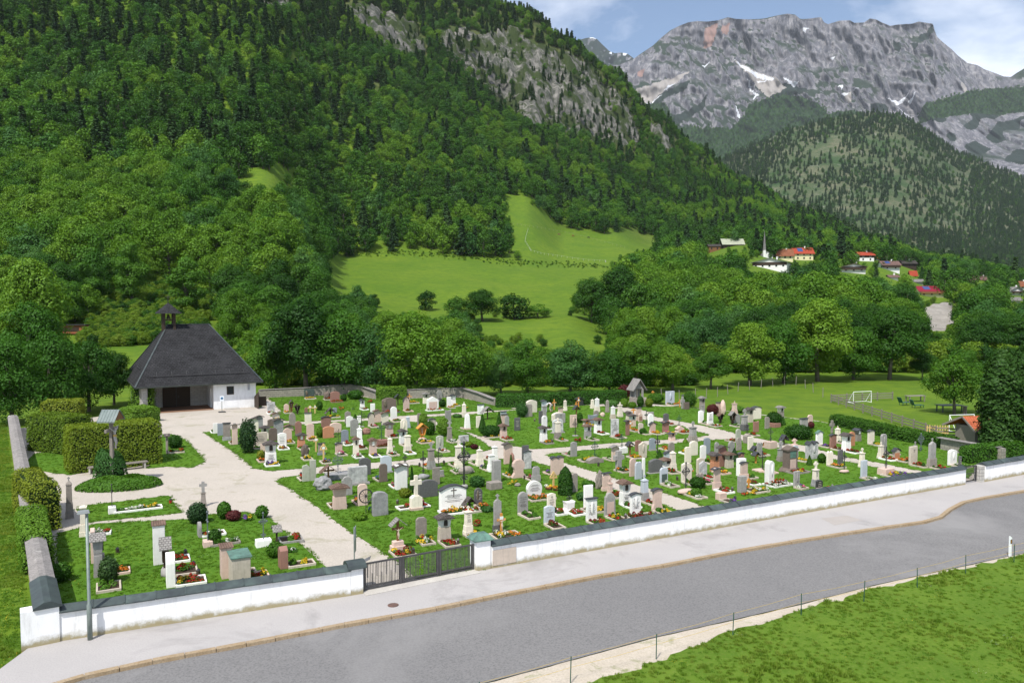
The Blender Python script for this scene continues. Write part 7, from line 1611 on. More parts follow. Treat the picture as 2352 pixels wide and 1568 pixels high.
F 1892 645 350 148 slab wh t=.4 roof=d bed=pw kb=wh o=B | white textured block with shingle roof
F 2030 690 388 62 cone d | very slim dark juniper behind the big cream cross
F 1940 748 640 140 bush w | olive-brown low yew beside the slim dark juniper
K 78 570 285 52 column cr fin=.05 wm=.5 o=R bed=rw kb=wh | tall cream stepped pillar with ball top by the lamp post
K 166 815 525 45 slab pk o=R wm=.7 | narrow pinkish slab behind the shingle-roofed grey pillar
K 215 945 555 70 shrine gy roof=g o=R wm=.62 bed=og kb=pk | grey pillar shrine with broad shingle roof by the lamp post
K 258 905 738 35 slab gb top=round o=R wm=.5 | short rounded stone in front of the grey pillar shrine
K 310 1015 790 165 bush c bed=g | scraggly dark yew in the plot by the lamp post
K 788 825 462 72 slab wh cap=b t=.5 o=R wm=.75 bed=r kb=wh len=1.3 | tallest white slab with reddish-brown roof
K 848 935 595 80 kiosk d roof=g st=gy o=R wm=.95 bed=rog kb=be len=1.3 | dark carved wooden shrine with old shingle roof
K 895 1035 738 72 slab wh top=round t=.35 o=R wm=.8 bed=rdy kb=wh len=1.4 | smooth white round-topped stone with red begonias
K 1168 578 445 38 slab gy top=round o=R wm=.6 bed=wr kb=wh | small grey round-topped slab near the topiary
K 1245 665 360 45 icross g bh=.16 bw=.65 st=pk fancy=1 o=R bed=wg kb=gb len=1.5 | grey iron cross on a pink block beside a green bush
K 1770 665 370 55 icross g bh=.2 bw=.75 st=wh fancy=1 | grey iron cross on a white block by the main path
K 1895 630 475 95 wcross d roof=g slope=.3 o=R wm=.8 bed=rg kb=gy | squat wooden cross with small shingle roof by the main path
K 1955 870 675 95 slab rd top=gable t=.35 o=R wm=.55 bed=pyg kb=be len=1.4 | pointed red rock pillar at the main path
K 1420 955 670 65 slab pk cap=b t=.45 o=R wm=.7 bed=gr kb=be | pinkish slab with curved metal cap
K 1545 1005 745 165 slab be cap=c t=.75 o=R wm=1.2 bed=yr kb=pk | bulky rough cream stone with green copper roof
K 1205 285 70 55 column gb fin=.45 gf bh=.2 | old carved stone wayside cross beside the gravel forecourt
K 1150 450 275 175 bush c | dark spreading yew below the old wayside cross
K 1400 410 258 130 ball g | round green topiary ball on a stem
K 1490 425 340 130 bush r | dark purple-red low shrub next to the topiary
K 1755 400 295 110 bush g | leafy rose bush at the edge of the main path
K 1600 425 380 200 flowers yv | strip of yellow and violet flowers between topiary and rose bush
K 1880 770 640 150 bush g | light green shrub before the squat roofed cross
K 2050 720 680 130 flowers wg | white flowers beside the light green shrub
K 345 355 100 40 icross k bh=.22 bw=.6 st=wh fancy=0 o=R bed=ywg kb=wh len=2.6 | thin black iron cross on a white block in the lawn strip
K 1310 650 520 110 bush d | dark green bush on the kerbed grave of the pink block cross
L 352 725 530 38 column gb fin=.10 head=pt gf | slim grey pillar with finial beside the upright hedge
L 850 398 305 35 slab gb roof=d o=R wm=.6 bed=rg | little dark-roofed stone on the lawn patch at the yew hedge
L 890 370 310 70 bush d | dark bush by the little dark-roofed stone
L 300 1050 965 110 bush d | dark bush in the shade of the side wall
C 395 468 318 145 slab cr top=seg | wide cream arched slab before the clipped hedge
C 355 522 368 105 slab gb top=rough | rough brownish slab partly hidden by a grey shrub
C 275 525 355 145 bush b | rounded grey-leaved shrub on the lawn near the hedge
C 555 465 318 70 slab lb top=gable roof=k | pale stone under a dark roof beside the crouching person
C 556 590 380 62 column gy fin=.06 | slim grey pillar near the crouching person
C 680 435 308 60 wcross o fig | orange crucifix beside the crouching person
C 817 448 312 48 column cr head=pt fin=.08 | small white pillar with onion top in the gravel
C 760 482 405 62 slab pk top=seg cap=b | small pinkish stone with brown rim behind the wide cream slab
C 510 605 455 50 slab dg | dark narrow slab behind the white stone with bronze cross
C 557 662 512 76 slab wh top=round x bed=rg kb=wh | white stone with bronze cross emblem
C 730 572 470 172 slab cr top=seg | broad cream low-arched slab in the central plot
C 757 600 485 128 slab gy x | grey square slab with carved cross before the broad cream one
C 725 725 560 145 slab mr top=rough i x base=gy bh=.08 | rough-edged white slab with bold black lettering
C 725 805 545 84 column cr fin=.18 ped=gb bed=og kb=be | cream column with cross standing before the bold lettered slab
C 545 838 640 92 shrine wh roof=d bed=oy kb=gb L=k | white niche shrine with shingle roof on the central lawn
C 958 520 385 98 wcross b roof=k slope=.5 | brown wooden shrine cross with black gable roof
C 1000 600 480 75 bush d | dark bush behind the pinkish rough slab
C 985 415 285 48 wcross o tab | orange cross with white name plate before the black roofed memorial
C 1000 380 285 95 slab bk roof=k top=gable | black roofed memorial against the clipped hedge
C 955 420 340 36 wcross o | small dark orange cross near the black roofed memorial
C 1160 418 302 50 column cr head=pt fin=.08 | pale small pillar first in the row of white pillars
C 1217 460 288 66 column wh head=pt fin=.07 ped=cr | tall white gabled pillar in the row of white pillars
C 1347 465 318 50 obelisk gb base=gb | greyish obelisk on a rough base in the pillar row
C 1417 552 388 66 column wh head=pt fin=.08 ped=be | white pointed pillar on a rough stone base
C 1505 522 345 66 column cr fin=.16 | cream capped column with cross at the end of the pillar row
C 1285 520 470 66 rock pk | low pinkish boulder on the lawn
C 1162 605 498 125 slab bl top=conc | wide blue-grey polished slab in the central plot
C 1205 515 445 72 slab gb top=round | dark mossy round-topped slab behind the blue-grey one
C 920 655 505 92 slab pk top=flat rel=0 | pale pink rough-hewn slab with carved figure
C 1085 625 552 84 shrine be roof=b bed=yo | small beige shrine with orange-brown roof
C 1228 725 538 92 shrine wh roof=b bed=rd kb=wh | white niche shrine with brown roof and red begonia bed
C 1100 800 618 90 shrine wh ped=gy roof=b bed=gw | greyish niche shrine with brown roof seen obliquely
C 1440 772 560 108 slab mr shape= i x base=gy bh=.06 bed=dr | tall white and grey slab with bold dark letters
C 945 765 560 70 icross k bh=.06 fancy=1 | black iron cross with a disc rising behind red flowers
C 960 835 765 155 flowers rd | oval mound of red begonias under the iron cross
C 1738 570 410 78 slab pk cap=k | tall pink slab with dark moulded cap
C 1760 585 480 62 slab pk top=gable pan=rd | small gabled pink stone before the tall pink slab
C 1612 580 455 66 shrine be roof=d | beige shrine with shingle roof, back one of the roofed pair
C 1662 640 490 82 shrine wh ped=pk roof=d | white niche shrine with dark roof, front one of the roofed pair
C 1675 475 425 75 wcross o chev | orange gabled cross behind the roofed pair of shrines
C 1600 755 572 52 slab rd roof=k | narrow red-brown pillar with dark roof by the central lawn edge
C 1635 690 585 68 wcross o chev tab bed=rog | orange gabled cross with white disc amid red flowers
C 1765 725 605 70 slab be top=slant bed=gg kb=be | leaning beige slab beside a leafy shrub
C 1795 740 670 80 bush g | leafy green shrub before the leaning beige slab
C 1915 725 590 95 slab pk top=ogee shape=waist cap=k bed=yo kb=be | ornate pale pink baroque stone with dark curved top
C 1890 640 488 78 slab wh top=round | white curved slab behind the ornate baroque stone
C 1898 600 495 62 wcross o chev | wooden gabled cross before the white curved slab
C 1835 620 450 32 icross n fancy=1 | green iron cross with lily tips by the right path
C 1893 520 465 78 slab gy | plain grey slab beyond the white curved slab
C 2082 612 485 78 slab dg top=seg bed=r | dark grey-brown slab by the path junction
C 2078 722 585 78 slab rd roof=k t=.3 bed=yp | red-brown pillar stone with dark curved cap
C 1560 290 130 165 bush r | purple-leaved Japanese maple beside the tall stone shrine
C 1560 400 300 100 bush y | yellow-green shrub before the purple maple
C 1660 410 340 100 bush y | light green low shrub before the tall stone shrine
C 1760 400 270 80 bush d | dark shrub at the side of the tall stone shrine
C 1870 400 300 90 bush w | brown-green bush beyond the tall stone shrine
C 1960 340 235 200 bush g | spreading bright shrub between shrine and white relief slab
C 1918 250 200 42 wcross o chev | tiny orange gabled cross above the spreading shrub
C 2132 365 208 120 slab lb top=flat rel=0 bed=og | large white slab carved with angels' faces
C 1810 395 285 58 slab be | pale plain slab at the side of the tall stone shrine
C 1400 390 320 180 bush b | low blue-green planting behind the white pillars
C 925 1022 843 88 slab gy top=seg bed=pg o=B | grey weathered slab alone at the plot tip by the crossing
C 1190 1098 1030 215 slab gb top=seg t=.5 bed=yg o=B | low rubble stone base of the ringed iron cross
C 1190 1035 838 100 icross n ring fancy=0 | slender green-black iron cross with a ring
C 1447 1080 890 105 slab pk top=gable roof=g bed=gw kb=be o=B | pale pink stone under a grey stone gable roof
C 1488 1185 958 150 scross gy bh=.02 arm=.22 span=.48 bed=og | thick weathered grey stone cross
C 1630 1020 838 112 wcross b roof=k slope=.42 bed=yo | brown wooden cross under a black roof near the cross path
C 1735 955 820 92 slab rd top=slant | dark red slab behind the rough gabled stone
C 1792 1040 845 122 slab be top=gable shape=trap rel=0 | rough beige gabled stone with relief cross
C 1912 945 797 92 slab bl top=slant base=gy bh=.1 | blue-grey slanting slab by the cross path
C 1530 975 750 70 icross n bh=.3 bw=.8 st=wh fancy=1 | green iron cross on a white curved base
C 1975 1000 770 70 icross k fancy=2 | black iron scroll cross with oval plate by the cross path
C 2150 955 845 90 slab gb top=round bed=ro o=B | grey-pink round-topped slab by the cross path
C 1240 1425 1225 92 rock gb amp=.45 | twisted brown root-like rock by the long path
C 1335 1450 1232 112 slab pk top=round cap=k base=pk bh=.2 | greyish-pink round stone with dark rim by the long path
C 935 1465 1238 80 slab gb top=clip | black-stained grey slab behind the columnar conifer
C 1383 1498 1290 72 column pk fin=.35 bed=rd | small pale pillar with white crucifix by the long path
C 1110 1400 1330 160 bush g | spreading green plants by the long path
C 1665 1270 1052 95 slab pk top=round | pinkish-grey round slab in the roadside plot
C 1735 1305 1095 100 slab lb top=rough | rough grey-blue broken slab beside a white cross pillar
C 1800 1285 1052 38 slab wh | thin white pillar with carved cross beside the broken slab
C 1950 1225 1058 185 slab dg top=seg base=gy bh=.06 | wide smooth dark grey low-arched slab
C 2055 1365 1168 112 slab lb top=clip pan=dn bed=gw | pale grey stone with green bronze plaque
C 2088 1200 1040 125 shrine wh roof=b bed=rg | white niche shrine with dark brown roof behind the plaque stone
C 2167 1205 958 92 column cr head=pt fin=.04 | cream pillar with a little gabled cap
C 2115 1060 958 130 slab lb top=seg cap=k | pale blue low slab with dark curved edge
D 120 1040 950 75 cone d | small dense conifer behind the pale blue low slab
H 480 1045 765 125 slab wh bed=yo bwid=1.2 | white block carved with a large star
H 410 940 850 150 bush b | blue-green juniper and yellow flower bowl beside the star block
H 520 1205 925 150 slab wh cap=k rel=0 i bed=rd | pinkish-white slab with carved rosette and black cap
H 750 1145 860 145 slab gy top=sh shape=taper pan=pk bed=ryg L=k | dark grey framed stone with a pink oval panel
H 940 995 690 135 shrine wh roof=b i bed=dg kb=wh | tall white niche shrine with brown roof in the gate-side plot
H 1185 955 640 112 column lb fin=.14 head=pt ped=gy bed=rd | grey stepped granite column with small cross
H 1345 1075 800 150 slab pk top=seg shape=waist cap=k bed=yg | pink baroque stone with volutes and dark cap
H 1072 1130 855 150 slab wh top=seg cap=k rel=0 i bed=rdd bwid=1.6 L=k | white-grey slab with carved sun and black cap
H 755 868 662 72 column pk fin=.3 bed=rg | slim pink pedestal with a white crucifix
H 1705 862 490 112 icross k bh=.18 bw=1.2 st=pk fancy=2 rock bed=yg | ornate black iron cross on a low pinkish rock
H 1712 712 483 145 slab cr top=slant bed=og | cream curved slab with yellow tint near the ornate iron cross
H 1770 700 520 78 wcross o tab | orange wooden cross leaning at the cream curved slab
H 1888 600 418 118 slab be top=seg | beige low-arched slab behind the two-tone marble
H 1920 640 458 112 slab mr top=ogee bed=rg | two-tone black and white marble stone
H 1730 475 280 92 slab cr top=slant | cream slab with sloping top
H 1800 378 207 122 slab cr top=rough bed=yg o=B kb=wh | large cream stone with notched outline by the cross path
H 1920 455 260 88 slab wh top=seg bed=rg | white plain slab next to the blue-grey one
H 1970 360 165 92 slab bl top=slant | tall blue-grey slab by the cross path
H 2092 350 220 62 slab gy top=sh | small grey round-topped slab with rim
H 2067 580 345 112 shrine or roof=d bed=oy kb=pk | peach-coloured shrine with coloured niche picture
H 2165 520 270 115 slab rd top=gable roof=d | reddish-brown stone with steep shingle roof
H 2095 810 545 100 slab pk roof=k base=pk bh=.35 bed=rd kb=wh L=k | greyish-pink pillar with small black roof
H 1878 700 600 105 slab gb top=dbl bed=pr | brown-grey stone with two rounded peaks
H 1855 785 660 185 bush d | wide dark juniper bush beside the ornate iron cross
H 1840 905 800 130 bush g bed=yw len=.6 | leafy bush with white blossoms in a pink kerb
H 2148 935 850 118 slab pk t=.4 bed=vyb | low pinkish block near the road wall
H 1700 220 170 60 cone y | golden dwarf conifer by the cross path
D 275 812 722 82 shrine pk roof=k | pinkish shrine with dark roof at the cross path
D 538 835 590 105 column gy fin=.26 ped=gb | tall grey memorial column with cross at the path junction
D 372 712 640 118 slab pk top=ogee shape=waist t=.4 bed=ro kb=be | low pale pink scroll-shaped stone with black oval
D 365 640 510 70 icross n fancy=1 | green iron cross above the scroll-shaped stone
D 408 425 275 60 scross gy bh=.02 arm=.2 span=.5 | slim grey stone cross by the wooden panel
D 375 400 308 46 wcross o fig | golden crucifix next to the slim grey stone cross
D 460 430 345 78 slab br | low brown wooden panel stone
D 435 340 250 55 slab or top=seg roof=k | small orange-brown stone behind the slim grey cross
D 500 400 215 160 bush d | large dark bush at the hedge side beyond the wooden panel
D 655 430 270 68 shrine gb roof=g | grey niche shrine with pale shingle roof near the hedge
D 660 470 372 52 column gy fin=.1 | small grey pillar before the grey niche shrine
D 785 490 372 140 bush r | round crimson maple shrub near the statue
D 868 485 345 92 slab pk top=flat cap=k | pink slab behind the stone statue
D 915 490 320 78 rock pk d=.4 amp=.2 | reddish carved stone statue of a bent figure
D 1060 490 332 72 column pk fin=.16 | pink column with white cross in front of white blossoms
D 1100 470 395 160 bush g | hedge of white-flowering shrubs by the field
D 640 600 450 78 slab wh top=seg bed=wg | white plain slab with a dark bush at its foot
D 755 630 472 88 slab wh top=conc i x base=pk bh=.14 bed=rw | white slab with dark bronze cross and red writing
D 885 600 480 95 kiosk d roof=b | dark wooden shrine with shingle roof beside the white lettered slab
D 1035 630 460 100 kiosk d roof=g bed=wg | second dark wooden shrine with grey roof
D 1080 615 490 125 slab gy top=slant | wide grey slab behind the second wooden shrine
D 1185 695 435 92 column gy fin=.28 ped=dg | dark grey pillar with tall cross near the wide panel stone
D 1250 590 410 85 shrine be roof=d | rough beige shrine with round shingle roof
D 1330 550 395 145 slab cr top=seg cap=k | wide cream stone with grey pediment at the field hedge
D 1640 540 388 82 shrine cr ped=gb roof=g | cream wayside shrine on a pillar next to the field
D 1330 715 583 82 slab rd top=conc | plain red-brown slab leaning slightly
D 1470 672 530 72 slab gb top=slant | rough brown-grey stone with sloping top near the dark bush
D 1218 745 600 66 icross k fancy=1 bed=rg | black iron cross with red flowers near the right path
D 1560 640 470 180 bush d | big dark rounded bush near the wayside shrine
D 1670 625 530 60 cone g | small light green cone by the wayside shrine
D 2010 600 502 80 slab pk top=clip | pinkish gabled stone at the field edge
D 1930 700 545 120 slab gy cap=k | squat grey stone with heavy dark top
D 2022 670 590 75 bush r | dark purple small shrub beside the squat grey stone
D 1865 795 635 335 bush d | very long low evergreen bush
D 1560 650 600 110 slab rd t=.9 | flat reddish grave cover stone near the dark bush
D 1107 850 680 78 slab gn top=round bed=rd o=B | tall grey-green round-topped slab by the right path
D 1115 945 788 78 slab gb top=rough | grey-brown splinter-like stele before the grey-green slab
D 1222 850 750 95 slab gb top=seg t=.4 | squat brownish stone at the right path
D 1260 935 778 84 slab cr | plain cream slab near the right path
D 1515 915 675 78 icross k bh=.34 bw=.9 st=pk fancy=1 bed=ro kb=pk o=B | black iron cross on a square pink pedestal
D 1682 870 748 125 wcross d roof=k slope=.6 | steep black chevron roof over a grey cross
D 1815 890 800 76 scross pk bh=.3 arm=.2 span=.5 | thick pink stone cross by the right path
D 1375 1015 848 78 slab gy top=dbl | grey weathered stele behind the roofed wooden crosses
D 1315 985 890 118 wcross d roof=k slope=.5 bed=r | black-roofed wooden cross, back one of the roofed pair
D 1330 1105 962 96 wcross o roof=k slope=.5 | black-roofed light wooden cross, front one of the roofed pair
D 1022 980 835 98 slab gy top=round | streaked grey round-topped slab
D 1640 1078 835 90 column gy fin=.38 ped=gb | grey pillar with carved stone cross near the stone aedicule
D 1820 1058 888 95 slab lb top=seg bed=yg | white-grey slab behind the stone aedicule
D 1700 1100 930 60 slab wh | narrow white slab half hidden by the stone aedicule
D 2030 1048 833 155 slab mr top=dbl cap=k t=.4 rel=.1 | white relief stone with double gable and dark side
D 995 1160 968 105 shrine be roof=b | rough beige shrine with deep brown roof
D 1145 1060 970 92 slab rd top=seg cap=k rel=0 | brownish stone with boat emblem
D 1060 1080 930 110 cone c | dark conifer behind the rough beige shrine
D 1145 1262 1053 112 slab wh t=.35 bed=rg | bright white square-cut stele
D 1180 1340 1093 105 slab pk top=seg cap=k base=pk bh=.4 bed=dg kb=wh | pink pillar with black bonnet-shaped cap
D 1500 1350 1083 92 slab wh top=sh t=.4 rel=.1 bed=wr kb=wh bwid=1.8 len=1.3 | pure white stele with bust and white gravel bed
D 1155 1470 1273 105 slab gy t=.3 | square grey stele near the road wall
D 1412 1200 965 98 icross k bh=.08 bw=1.2 st=pk fancy=0 bed=g kb=pk | black iron cross with rays on a flat pink stone
D 1240 1430 1303 70 wcross o chev bed=ywo bwid=1.3 | orange gabled cross among yellow flowers by the road wall
D 1225 1500 1440 210 flowers byro | dense blue and yellow flower bed near the road wall
D 1840 1408 1213 92 slab gy rel=0 bed=pvw len=.7 | dark grey carved stele near the road wall
D 2080 1395 1095 95 column cr fin=.3 ped=rk i=w | cream stone with dark plate and white cross on a rubble base
D 2125 1428 1318 100 slab bk top=slant i=w bed=yr | small black polished slab leaning back
D 905 150 120 40 flowers wg | white flowers at the foot of the forest edge
E 190 690 545 80 slab wh top=gable cap=c bed=vr | white stone with green copper gable
E 325 722 580 78 slab rd top=seg cap=k bed=rd L=k | red-brown smooth slab in the far plot
E 370 660 505 62 column cr head=pt fin=.12 bed=gw kb=pk | cream pointed pillar behind the red-brown smooth slab
E 372 610 515 62 wcross o chev | orange gabled cross before the cream pointed pillar
E 315 570 448 55 scross gb bh=.02 arm=.2 span=.5 | old brown stone cross at the field hedge
E 455 745 570 85 shrine wh ped=wh roof=d bed=dr kb=wh | white shrine with red panel and round niche
E 510 695 558 72 slab or top=round | orange rounded rock behind the white red-panelled shrine
E 567 645 525 68 shrine gb roof=k rel | grey-beige niche shrine at the field hedge
E 697 675 540 78 slab cr top=seg cap=k bed=yg kb=be | cream slab with dark cap at the field hedge
E 820 765 585 78 slab gy top=clip rel=0 bed=g | grey stone with a white crucifix in its niche
E 795 815 660 62 column cr fin=.2 bed=rp kb=wh | cream pillar with cross and red flower bed
E 945 830 715 95 slab be top=ogee shape=waist pan=or cap=k bed=ro | curved stone with bright red-brown panel
E 1110 878 705 98 slab be x bed=gr | beige slab with carved cross ornament
E 1132 720 652 40 column gy fin=.5 | small grey cross behind the beige carved slab
E 1187 745 580 88 icross g fancy=2 | grey iron tree-shaped cross at the field hedge
E 1295 905 660 92 slab gy top=gable fin=.25 base=gb bh=.35 bed=gr | tall grey gabled stone with finial cross
E 1495 880 735 115 slab wh top=seg rel=0 bed=gw | white carved slab near the small iron gate
E 1500 880 785 95 wcross o tab | orange wooden cross before the white carved slab
E 293 885 748 74 slab cr top=dbl bed=oy kb=be | cream double-peaked stone by the right path
E 398 875 735 66 slab dg top=seg | dark grey slab beside the cream double-peaked stone
E 436 955 755 60 icross k bh=.14 bw=.8 st=pk fancy=1 rock | black iron cross with disc on a low pink stone
E 610 900 720 62 column cr fin=.24 | cream column with cross behind the pale grey block
E 628 1010 842 80 slab lb base=gy bh=.08 bed=wg | pale grey square block near the road wall
E 845 970 715 75 icross k bh=.22 bw=1.0 st=pk fancy=2 bed=vyo kb=be bwid=1.5 | black iron lace cross on a pink gabled base
E 95 880 795 50 cone d | small conifer at the white relief stone
E 215 860 770 80 ball d | dark clipped shrub beside the white relief stone
E 1570 910 800 30 slab dg i=w | slim dark notice stele by the small iron gate
'''
for i, ln in enumerate(l for l in DATA.strip().split('\n') if '|' in l): grave(ln, i)
# ------------------------------------------------------------------ singular graves
def wheel():
    px, py = rpx('F', 1455, 960); p = gp(px, py, .03); k = p.y / FPX / (REG['F'][2] * 1.7415); Rw = 85 * k; o = empty('wagon_wheel_memorial', p, YAW, 'old iron wagon wheel set upright on a thin post as a grave mark', 'grave mark'); b = MB(); b.tube([(0, 0, -.1), (0, 0, 240 * k)], .02, 6); b.build('post', IRON, o); b = MB(); zc = 235 * k
    b.tube([(Rw * math.cos(t * .2618), 0, zc + Rw * math.sin(t * .2618)) for t in range(25)], .035, 6); b.build('rim', IRON, o); b = MB(); b.lathe([(.06, -.06), (.06, .06)], 8, (0, 0, zc))
    for t in range(12): b.tube([(0, 0, zc), (Rw * math.cos(t * .5236), 0, zc + Rw * math.sin(t * .5236))], .013, 4)
    b.build('spokes', IRON, o)
wheel()
def tall_shrine():
    px, py = rpx('C', 1715, 355); p = gp(px, py, .03); h = at(px, rpx('C', 0, 45)[1], p.y).z; w = 1.35; o = empty('tall_stone_shrine', p, YAW - .1, 'tall grey stone shrine with steep shingle roof at the back hedge', 'shrine'); d = 1.1
    b = MB(); b.box(-w * .5, w * .5, -d * .5, d * .5, -.1, h * .26); b.build('pedestal', S['gb'], o, bevel=.02); b = MB()
    for x in (-w * .44, w * .30): 
        for y in (-d * .45, d * .3): b.box(x, x + .2, y, y + .2, h * .261, h * .60)
    b.box(-w * .40, w * .40, d * .32, d * .38, h * .261, h * .62); b.build('columns', S['gy'], o); gable_roof(o, w * 1.35, d * 1.5, h * .56, h, SH['g'], .0, t=.1)
    b = MB(); b.prism([(-w * .42, h * .60), (w * .42, h * .60), (0, h * .88)], -d * .42, -d * .34); b.build('gable', S['gy'], o); b = MB(); b.smooth = True; b.lathe([(.13, 0), (.17, .15), (.12, .5), (.17, .72), (.07, .8), (.1, .95), (.02, 1.02)], 8, (0, 0, h * .262)); b.build('statue', S['be'], o)
tall_shrine()
def aedicule():
    px, py = rpx('D', 1755, 1195); p = gp(px, py, .03); h = at(px, rpx('D', 0, 888)[1], p.y).z; w = .95; o = empty('aedicule_gravestone', p, YAW, 'tall dark brown stone aedicule with bronze relief and pink panel', 'gravestone'); d = .55; b = MB()
    b.smooth = False; b.blob((0, 0, .08), (.9, .55, .22), 3, .3); b.box(-w * .46, w * .46, -d * .5, d * .5, .1, h * .82); b.build('body', S['br'], o); b = MB(); b.prism([(-w * .56, h * .82), (w * .56, h * .82), (w * .56, h * .88), (0, h), (-w * .56, h * .88)], -d * .6, d * .6); b.build('pediment', S['br'], o, bevel=.01)
    b = MB(); b.box(-w * .30, w * .30, -d * .53, -d * .502, h * .12, h * .48); b.build('panel', S['pk'], o); b = MB(); b.box(-w * .3, w * .3, -d * .52, -d * .502, h * .54, h * .80); b.build('relief', PATINA, o); bed(p, YAW, 1.5, 1.2, S['gb'], 'rdy', 'tall dark brown stone aedicule', 77, -.3)
aedicule()
def wall_texts():
    pass
for (r, x, y, c, t) in (('K', 900, 262, 'r', 'corner of the lawn strip'), ('K', 400, 730, 'k', 'grey pillar shrine kerb'), ('K', 1040, 745, 'k', 'white slab kerb'), ('K', 1115, 860, 'k', 'carved wooden shrine kerb'), ('K', 1160, 935, 'k', 'red begonia kerb'), ('F', 640, 480, 'r', 'greenish rough stone'), ('F', 1325, 780, 'k', 'salmon clipped-top stone'), ('F', 1850, 830, 'k', 'big cream cross kerb'), ('F', 1805, 630, 'r', 'white textured block'), ('G', 245, 360, 'k', 'fluted pillar'), ('G', 550, 330, 'k', 'cream stepped pillar bed'), ('G', 1560, 520, 'k', 'weathered two-part stone'), ('C', 435, 580, 'k', 'white bronze-cross stone'), ('C', 1235, 1140, 'k', 'rubble base of the ringed cross'), ('I', 1010, 905, 'r', 'white bust stele'), ('I', 1075, 890, 'k', 'white gravel bed'), ('I', 440, 1100, 'k', 'low pinkish block bed'), ('I', 1660, 950, 'k', 'black polished slab'), ('H', 1595, 690, 'k', 'plaque stone bed'), ('H', 945, 1170, 'k', 'pink oval panel stone')):
    px, py = rpx(r, x, y); lantern(gp(px, py, .03), t, c)
# the person bent over a grave
p = gp(*rpx('C', 640, 462), .03)
PJ = [(0, 0, .80, .13, .12), (.16, 0, .93, .135, .12), (.36, 0, .98, .16, .13), (.50, 0, .93, .06), (.60, 0, .88, .085, .08), (.68, 0, .86, .085), (.76, 0, .82, .06),
      (.36, .19, .93, .062), (.42, .22, .66, .048), (.52, .18, .44, .036), (.55, .17, .36, .036), (.36, -.19, .93, .062), (.45, -.22, .66, .048), (.56, -.16, .45, .036), (.60, -.15, .37, .036),
      (-.02, .11, .72, .10), (.12, .13, .42, .072), (-.04, .13, .09, .05), (.12, .13, .05, .04), (-.02, -.11, .72, .10), (.06, -.13, .42, .072), (-.12, -.13, .09, .05), (.04, -.13, .05, .04)]
PE = [(0, 1), (1, 2), (2, 3), (3, 4), (4, 5), (5, 6), (2, 7), (7, 8), (8, 9), (9, 10), (2, 11), (11, 12), (12, 13), (13, 14), (0, 15), (15, 16), (16, 17), (17, 18), (0, 19), (19, 20), (20, 21), (21, 22)]
pe = tag(skin_fig('person', PJ, PE, plain('skin', (.50, .31, .22), None, 5, .6, 0), None, p, 2.9, 2), 'person in a white top bending down over a grave beside an orange crucifix', 'person')
SHJ = [(-.02, 0, .76, .15, .135), (.16, 0, .93, .15, .135), (.36, 0, .98, .175, .145), (.36, .19, .93, .075), (.40, .215, .74, .065), (.36, -.19, .93, .075), (.42, -.215, .74, .065)]
skin_fig('shirt', SHJ, [(0, 1), (1, 2), (2, 3), (3, 4), (2, 5), (5, 6)], plain('white shirt', (.80, .80, .80), None, 6, .9, 0), pe, None, 0, 2)
TRJ = [(-.03, 0, .78, .14, .13), (-.02, .11, .72, .115), (.12, .13, .42, .085), (-.04, .13, .12, .065), (-.02, -.11, .72, .115), (.06, -.13, .42, .085), (-.12, -.13, .12, .065)]
skin_fig('trousers', TRJ, [(0, 1), (1, 2), (2, 3), (0, 4), (4, 5), (5, 6)], plain('light trousers', (.42, .37, .30), None, 6, .9, 0), pe, None, 0, 2)
b = MB(); b.smooth = True; b.blob((.675, 0, .90), (.115, .105, .085), 2, .1); b.build('hair', plain('hair', (.30, .27, .24), None, 20, .8, 0), pe)
# ------------------------------------------------------------------ grass blades
def tuft(seed, n, h, mat):
    rr = random.Random(seed); b = MB()
    for i in range(n):
        a = rr.random() * 6.283; r = rr.uniform(0, .16); x, y = r * math.cos(a), r * math.sin(a); t = rr.random() * 6.283; L = h * rr.uniform(.5, 1.2); wd = .012 + .008 * rr.random(); dx, dy = math.cos(t) * L * .5, math.sin(t) * L * .5; ux, uy = -math.sin(t) * wd, math.cos(t) * wd
        b.add([(x - ux, y - uy, 0), (x + ux, y + uy, 0), (x + dx * .4 + ux * .7, y + dy * .4 + uy * .7, L * .6), (x + dx, y + dy, L)], [(0, 1, 2, 3)])
    return b.mesh('tuft', mat)
G_GRS = leafmat('grass blades', [(.065, .160, .010), (.105, .215, .015), (.15, .25, .024)], .4, .6)
G_DRY = leafmat('long grass', [(.090, .180, .013), (.145, .24, .02), (.24, .30, .055)], .4, .6)
TF = [tuft(1, 26, .07, G_GRS), tuft(2, 30, .08, G_GRS), tuft(3, 40, .13, G_DRY), tuft(4, 46, .21, G_DRY)]
def flowerdot(seed, col):
    g = np.random.RandomState(seed); n = 9; C = np.stack([g.uniform(-.5, .5, n), g.uniform(-.5, .5, n), g.uniform(.08, .16, n)], 1); return quads_mesh('flowerdots', C, np.tile([0, 0, 1.], (n, 1)) + g.normal(size=(n, 3)) * .2, .032 * np.ones(n), [col], seed=seed)
TF.append(flowerdot(1, FM['y'])); TF.append(flowerdot(2, FM['w']))
pts = []; ix = []; sc_ = []
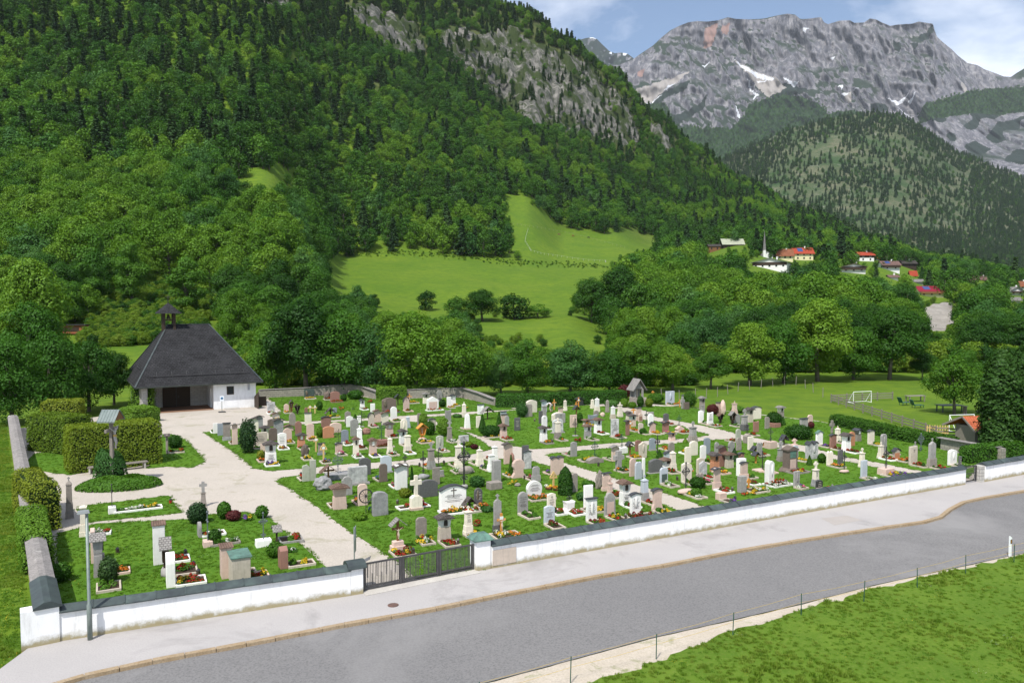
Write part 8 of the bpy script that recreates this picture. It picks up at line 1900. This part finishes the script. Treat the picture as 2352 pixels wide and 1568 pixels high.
for k, poly in PW.items():
    P2 = [(q.x, q.y) for q in poly]; xs = [q[0] for q in P2]; ys = [q[1] for q in P2]; A_ = abs(sum(P2[i][0] * P2[(i + 1) % len(P2)][1] - P2[(i + 1) % len(P2)][0] * P2[i][1] for i in range(len(P2)))) / 2
    n = int(A_ * (20 if k in ('W', 'W2', 'C') else 10)); c = 0
    while c < n:
        x, y = rnd.uniform(min(xs), max(xs)), rnd.uniform(min(ys), max(ys))
        if not inpoly(x, y, P2): continue
        c += 1; q = noise.noise(Vector((x * .35, y * .35, 2))); pts.append((x, y, .028)); r = rnd.random(); ix.append(5 if r < .004 else (4 if r < (.022 if k in ('W', 'W2') else .006) else rnd.choice((0, 1)))); sc_.append(rnd.uniform(.42, .8) * (1 + .4 * max(0, q)))
    L = len(poly)
    for i in range(L):
        a, e = poly[i], poly[(i + 1) % L]
        for j in range(int((e - a).length * 7)):
            q = a + (e - a) * rnd.random(); pts.append((q.x + rnd.gauss(0, .10), q.y + rnd.gauss(0, .10), .0)); ix.append(rnd.choice((0, 1))); sc_.append(rnd.uniform(.4, 1.1))
tag(scatter('lawn_grass', pts, [rnd.uniform(0, 6.28) for p in pts], sc_, ix, TF), kind='stuff')
pts = []; ix = []; sc_ = []; FP = [(q.x, q.y) for q in FIELD]
for i in range(90000):
    y = rnd.uniform(17, 60); x = rnd.uniform(-14, 62)
    px, py, _ = proj(x, y, -.1)
    if px > 2900 or py > 1720 or px < 500 or not inpoly(x, y, FP): continue
    q = noise.noise(Vector((x * .3, y * .3, 6))) + .5 * noise.noise(Vector((x * .9, y * .9, 3)))
    if q < -.25 and rnd.random() < .6: continue
    r = rnd.random(); pts.append((x, y, -.10)); ix.append(4 if r < .006 else (5 if r < .009 else (3 if q > .62 else (2 if q > .2 else rnd.choice((0, 1, 2)))))); sc_.append(rnd.uniform(.38, .68) * (1 + .4 * max(0, q)))
for i in range(26000):
    t = rnd.uniform(-3, 62); o_ = rnd.uniform(.15, 9) ; q = side(t) - E1 * o_ * .93; px, py, _ = proj(q.x, q.y, -.1)
    if px < -60 or py > 1640: continue
    m = noise.noise(Vector((q.x * .4, q.y * .4, 9))); 
    if q.y < gp(0, 1528).y + 0.2 + (q.x - gp(0, 1528).x) * .45: continue
    r = rnd.random(); pts.append((q.x, q.y, -.17)); ix.append(4 if r < .04 else (3 if m > .45 else (2 if m > .05 else rnd.choice((0, 1))))); sc_.append(rnd.uniform(.5, .95))
tag(scatter('meadow_grass', pts, [rnd.uniform(0, 6.28) for p in pts], sc_, ix, TF), kind='stuff')
